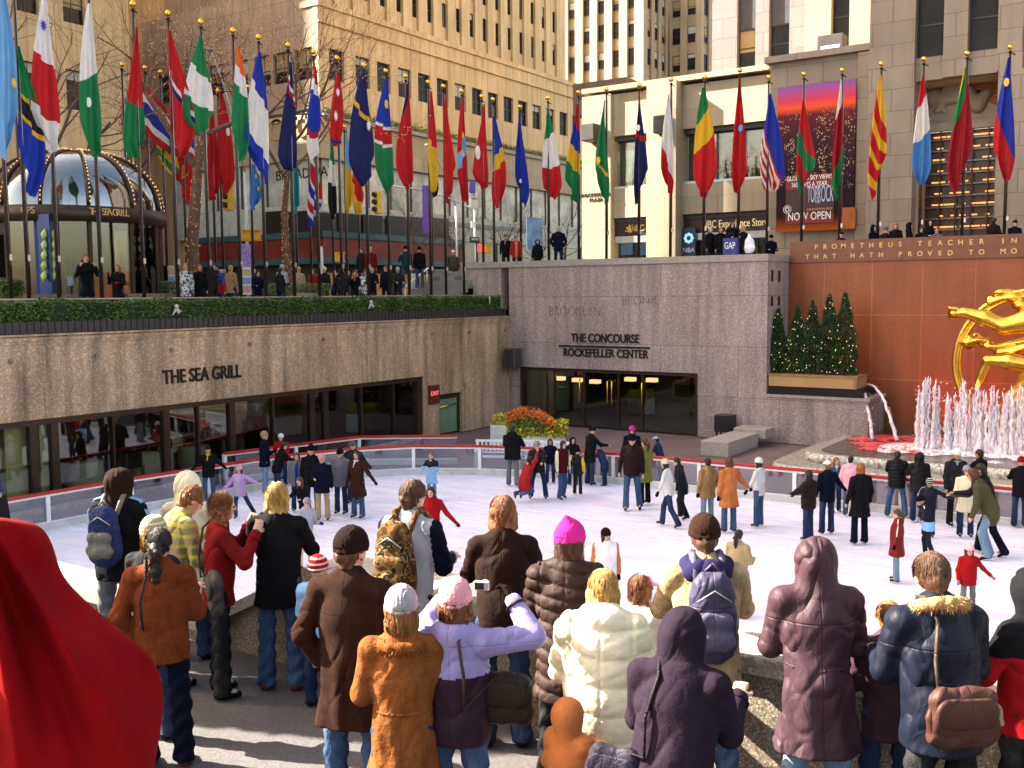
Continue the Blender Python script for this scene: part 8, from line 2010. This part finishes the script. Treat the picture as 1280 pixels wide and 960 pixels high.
fo=lambda X,Y,Z:.06*np.sin(X*7+Z*3)*np.sin(Y*6+1)+.03*np.sin(Z*17+Y*9)
G=SDF((-1.5,sp_(1420,400)[1]-.2,-.1),(1.6,sp_(1200,500)[1]+.4,3.0),.06); c_=q(1296,540,.3)
G.cap((c_[0],c_[1],.1),(c_[0],c_[1],1.2),1.45,1.05,.2,fold=fo); G.cap((c_[0],c_[1],1.0),(c_[0],c_[1],2.2),1.0,.5,.3,fold=fo)
sdf_obj('rocky_mount',G,plain('gold_rock',(.80,.42,.06),.35,.9,.3,2,.02),ST)
# relief figure over the entrance
pr=at_x(1185,125,XM+2.36); G=SDF((-.3,-3.6,-1.3),(.35,3.0,1.4),.05)
def rp(px,py,dx=0): p=at_x(px,py,XM+2.36); return (dx,p.y-pr.y,p.z-pr.z)
G.ell(rp(1168,122,-.0),(.3,.38,.42),.05); G.cap(rp(1178,126),rp(1190,118),.28,.45,.1); G.cap(rp(1190,116),rp(1208,118),.45,.42,.1); G.cap(rp(1208,118),rp(1222,132),.34,.3,.1); G.cap(rp(1222,132),rp(1232,118),.3,.26,.1); G.cap(rp(1180,128),rp(1172,138),.2,.16,.05)
G.cap(rp(1160,118),rp(1158,112),.14,.1,.05)
for k in range(6): G.cap(rp(1162+k*2,116+k*.5),rp(1164+k*2,113-k*.3),.09,.07,.03)
for k in range(14):
    a=math.pi*k/13; G.cap(rp(1172+9*math.cos(a),141-8*math.sin(a)),rp(1172+9*math.cos(a+.24),141-8*math.sin(a+.24)),.08,.08,.02)
o=sdf_obj('carved_relief_figure',G,plain('relief_stone',(.33,.28,.20),.7,0,.3,1),None,label='carved crouching figure in relief above the amber lit screen',cat='relief'); o.location=pr
# hedge ornaments: small pale figurines
for i,(px,py) in enumerate(((221,391),(464,384),(612,376))):
    p=at_y(px,py,YL-.02); m_=MB(); m_.ball((0,0,.18),.07,0,7); m_.tube([(0,0,.12),(.06,-.02,-.02)],[.06,.04],6); m_.tube([(-.02,0,.1),(-.16,-.02,-.06)],[.05,.02],5); m_.tube([(.0,0,.1),(.16,-.02,.02)],[.05,.02],5)
    if i==2: m_=MB(); m_.tube([(0,0,-.15),(0,0,.2)],.03,6)
    o=m_.build('garden_spotlight' if i<2 else 'garden_stake',plain('pale_fixture',(.45,.40,.34),.5),None,('small pale spotlight fixture set in the hedge under the left flags','small pale spotlight fixture set in the hedge below the seated group','thin pale stake in the hedge beside the granite corner')[i],'garden fixture',origin=(0,0,0)); o.location=p

# clipped evergreens in tubs are added unseen beyond the left edge to shade the paving
def shadeshrub():
    t=empty('shade_evergreen',(0,0,ZT),0,'unseen tall clipped evergreen in a tub added to shade the terrace','tree','evergreens added out of view to shade the terrace')
    m_=MB(); m_.box(-.3,-.3,0,.3,.3,.55,0,.02); m_.build('tub',cop,t,local=True)
    MB().tube([(0,0,.5),(0,0,5.2)],[.05,.01],6).build('trunk',bronze,t,local=True)
    rs=random.Random(77); m_=MB()
    for _ in range(5200):
        z=.6+5.0*rs.random(); rad=.36*(1-.25*(z/5.6)**3)*math.sqrt(rs.random()); a=rs.random()*6.28; q=Vector((rad*math.cos(a),rad*math.sin(a),z)); d1=Vector((rs.uniform(-1,1),rs.uniform(-1,1),rs.uniform(-.3,1))).normalized(); d2=d1.orthogonal().normalized(); s_=.085
        m_.add([q-d1*s_,q-d2*s_*.5,q+d1*s_,q+d2*s_*.5],[(0,1,2,3)],rs.choice((0,0,1)))
    m_.build('crown',[cone1,cone2],t,local=True); return t
ts=shadeshrub(); ts.location=(-.2,11.6,ZT)
for i in range(1,5): copy_tree(ts,None,(-.2+i*1.17+.1*math.sin(i*3),11.6+.15*math.cos(i*2),ZT),i*.7)
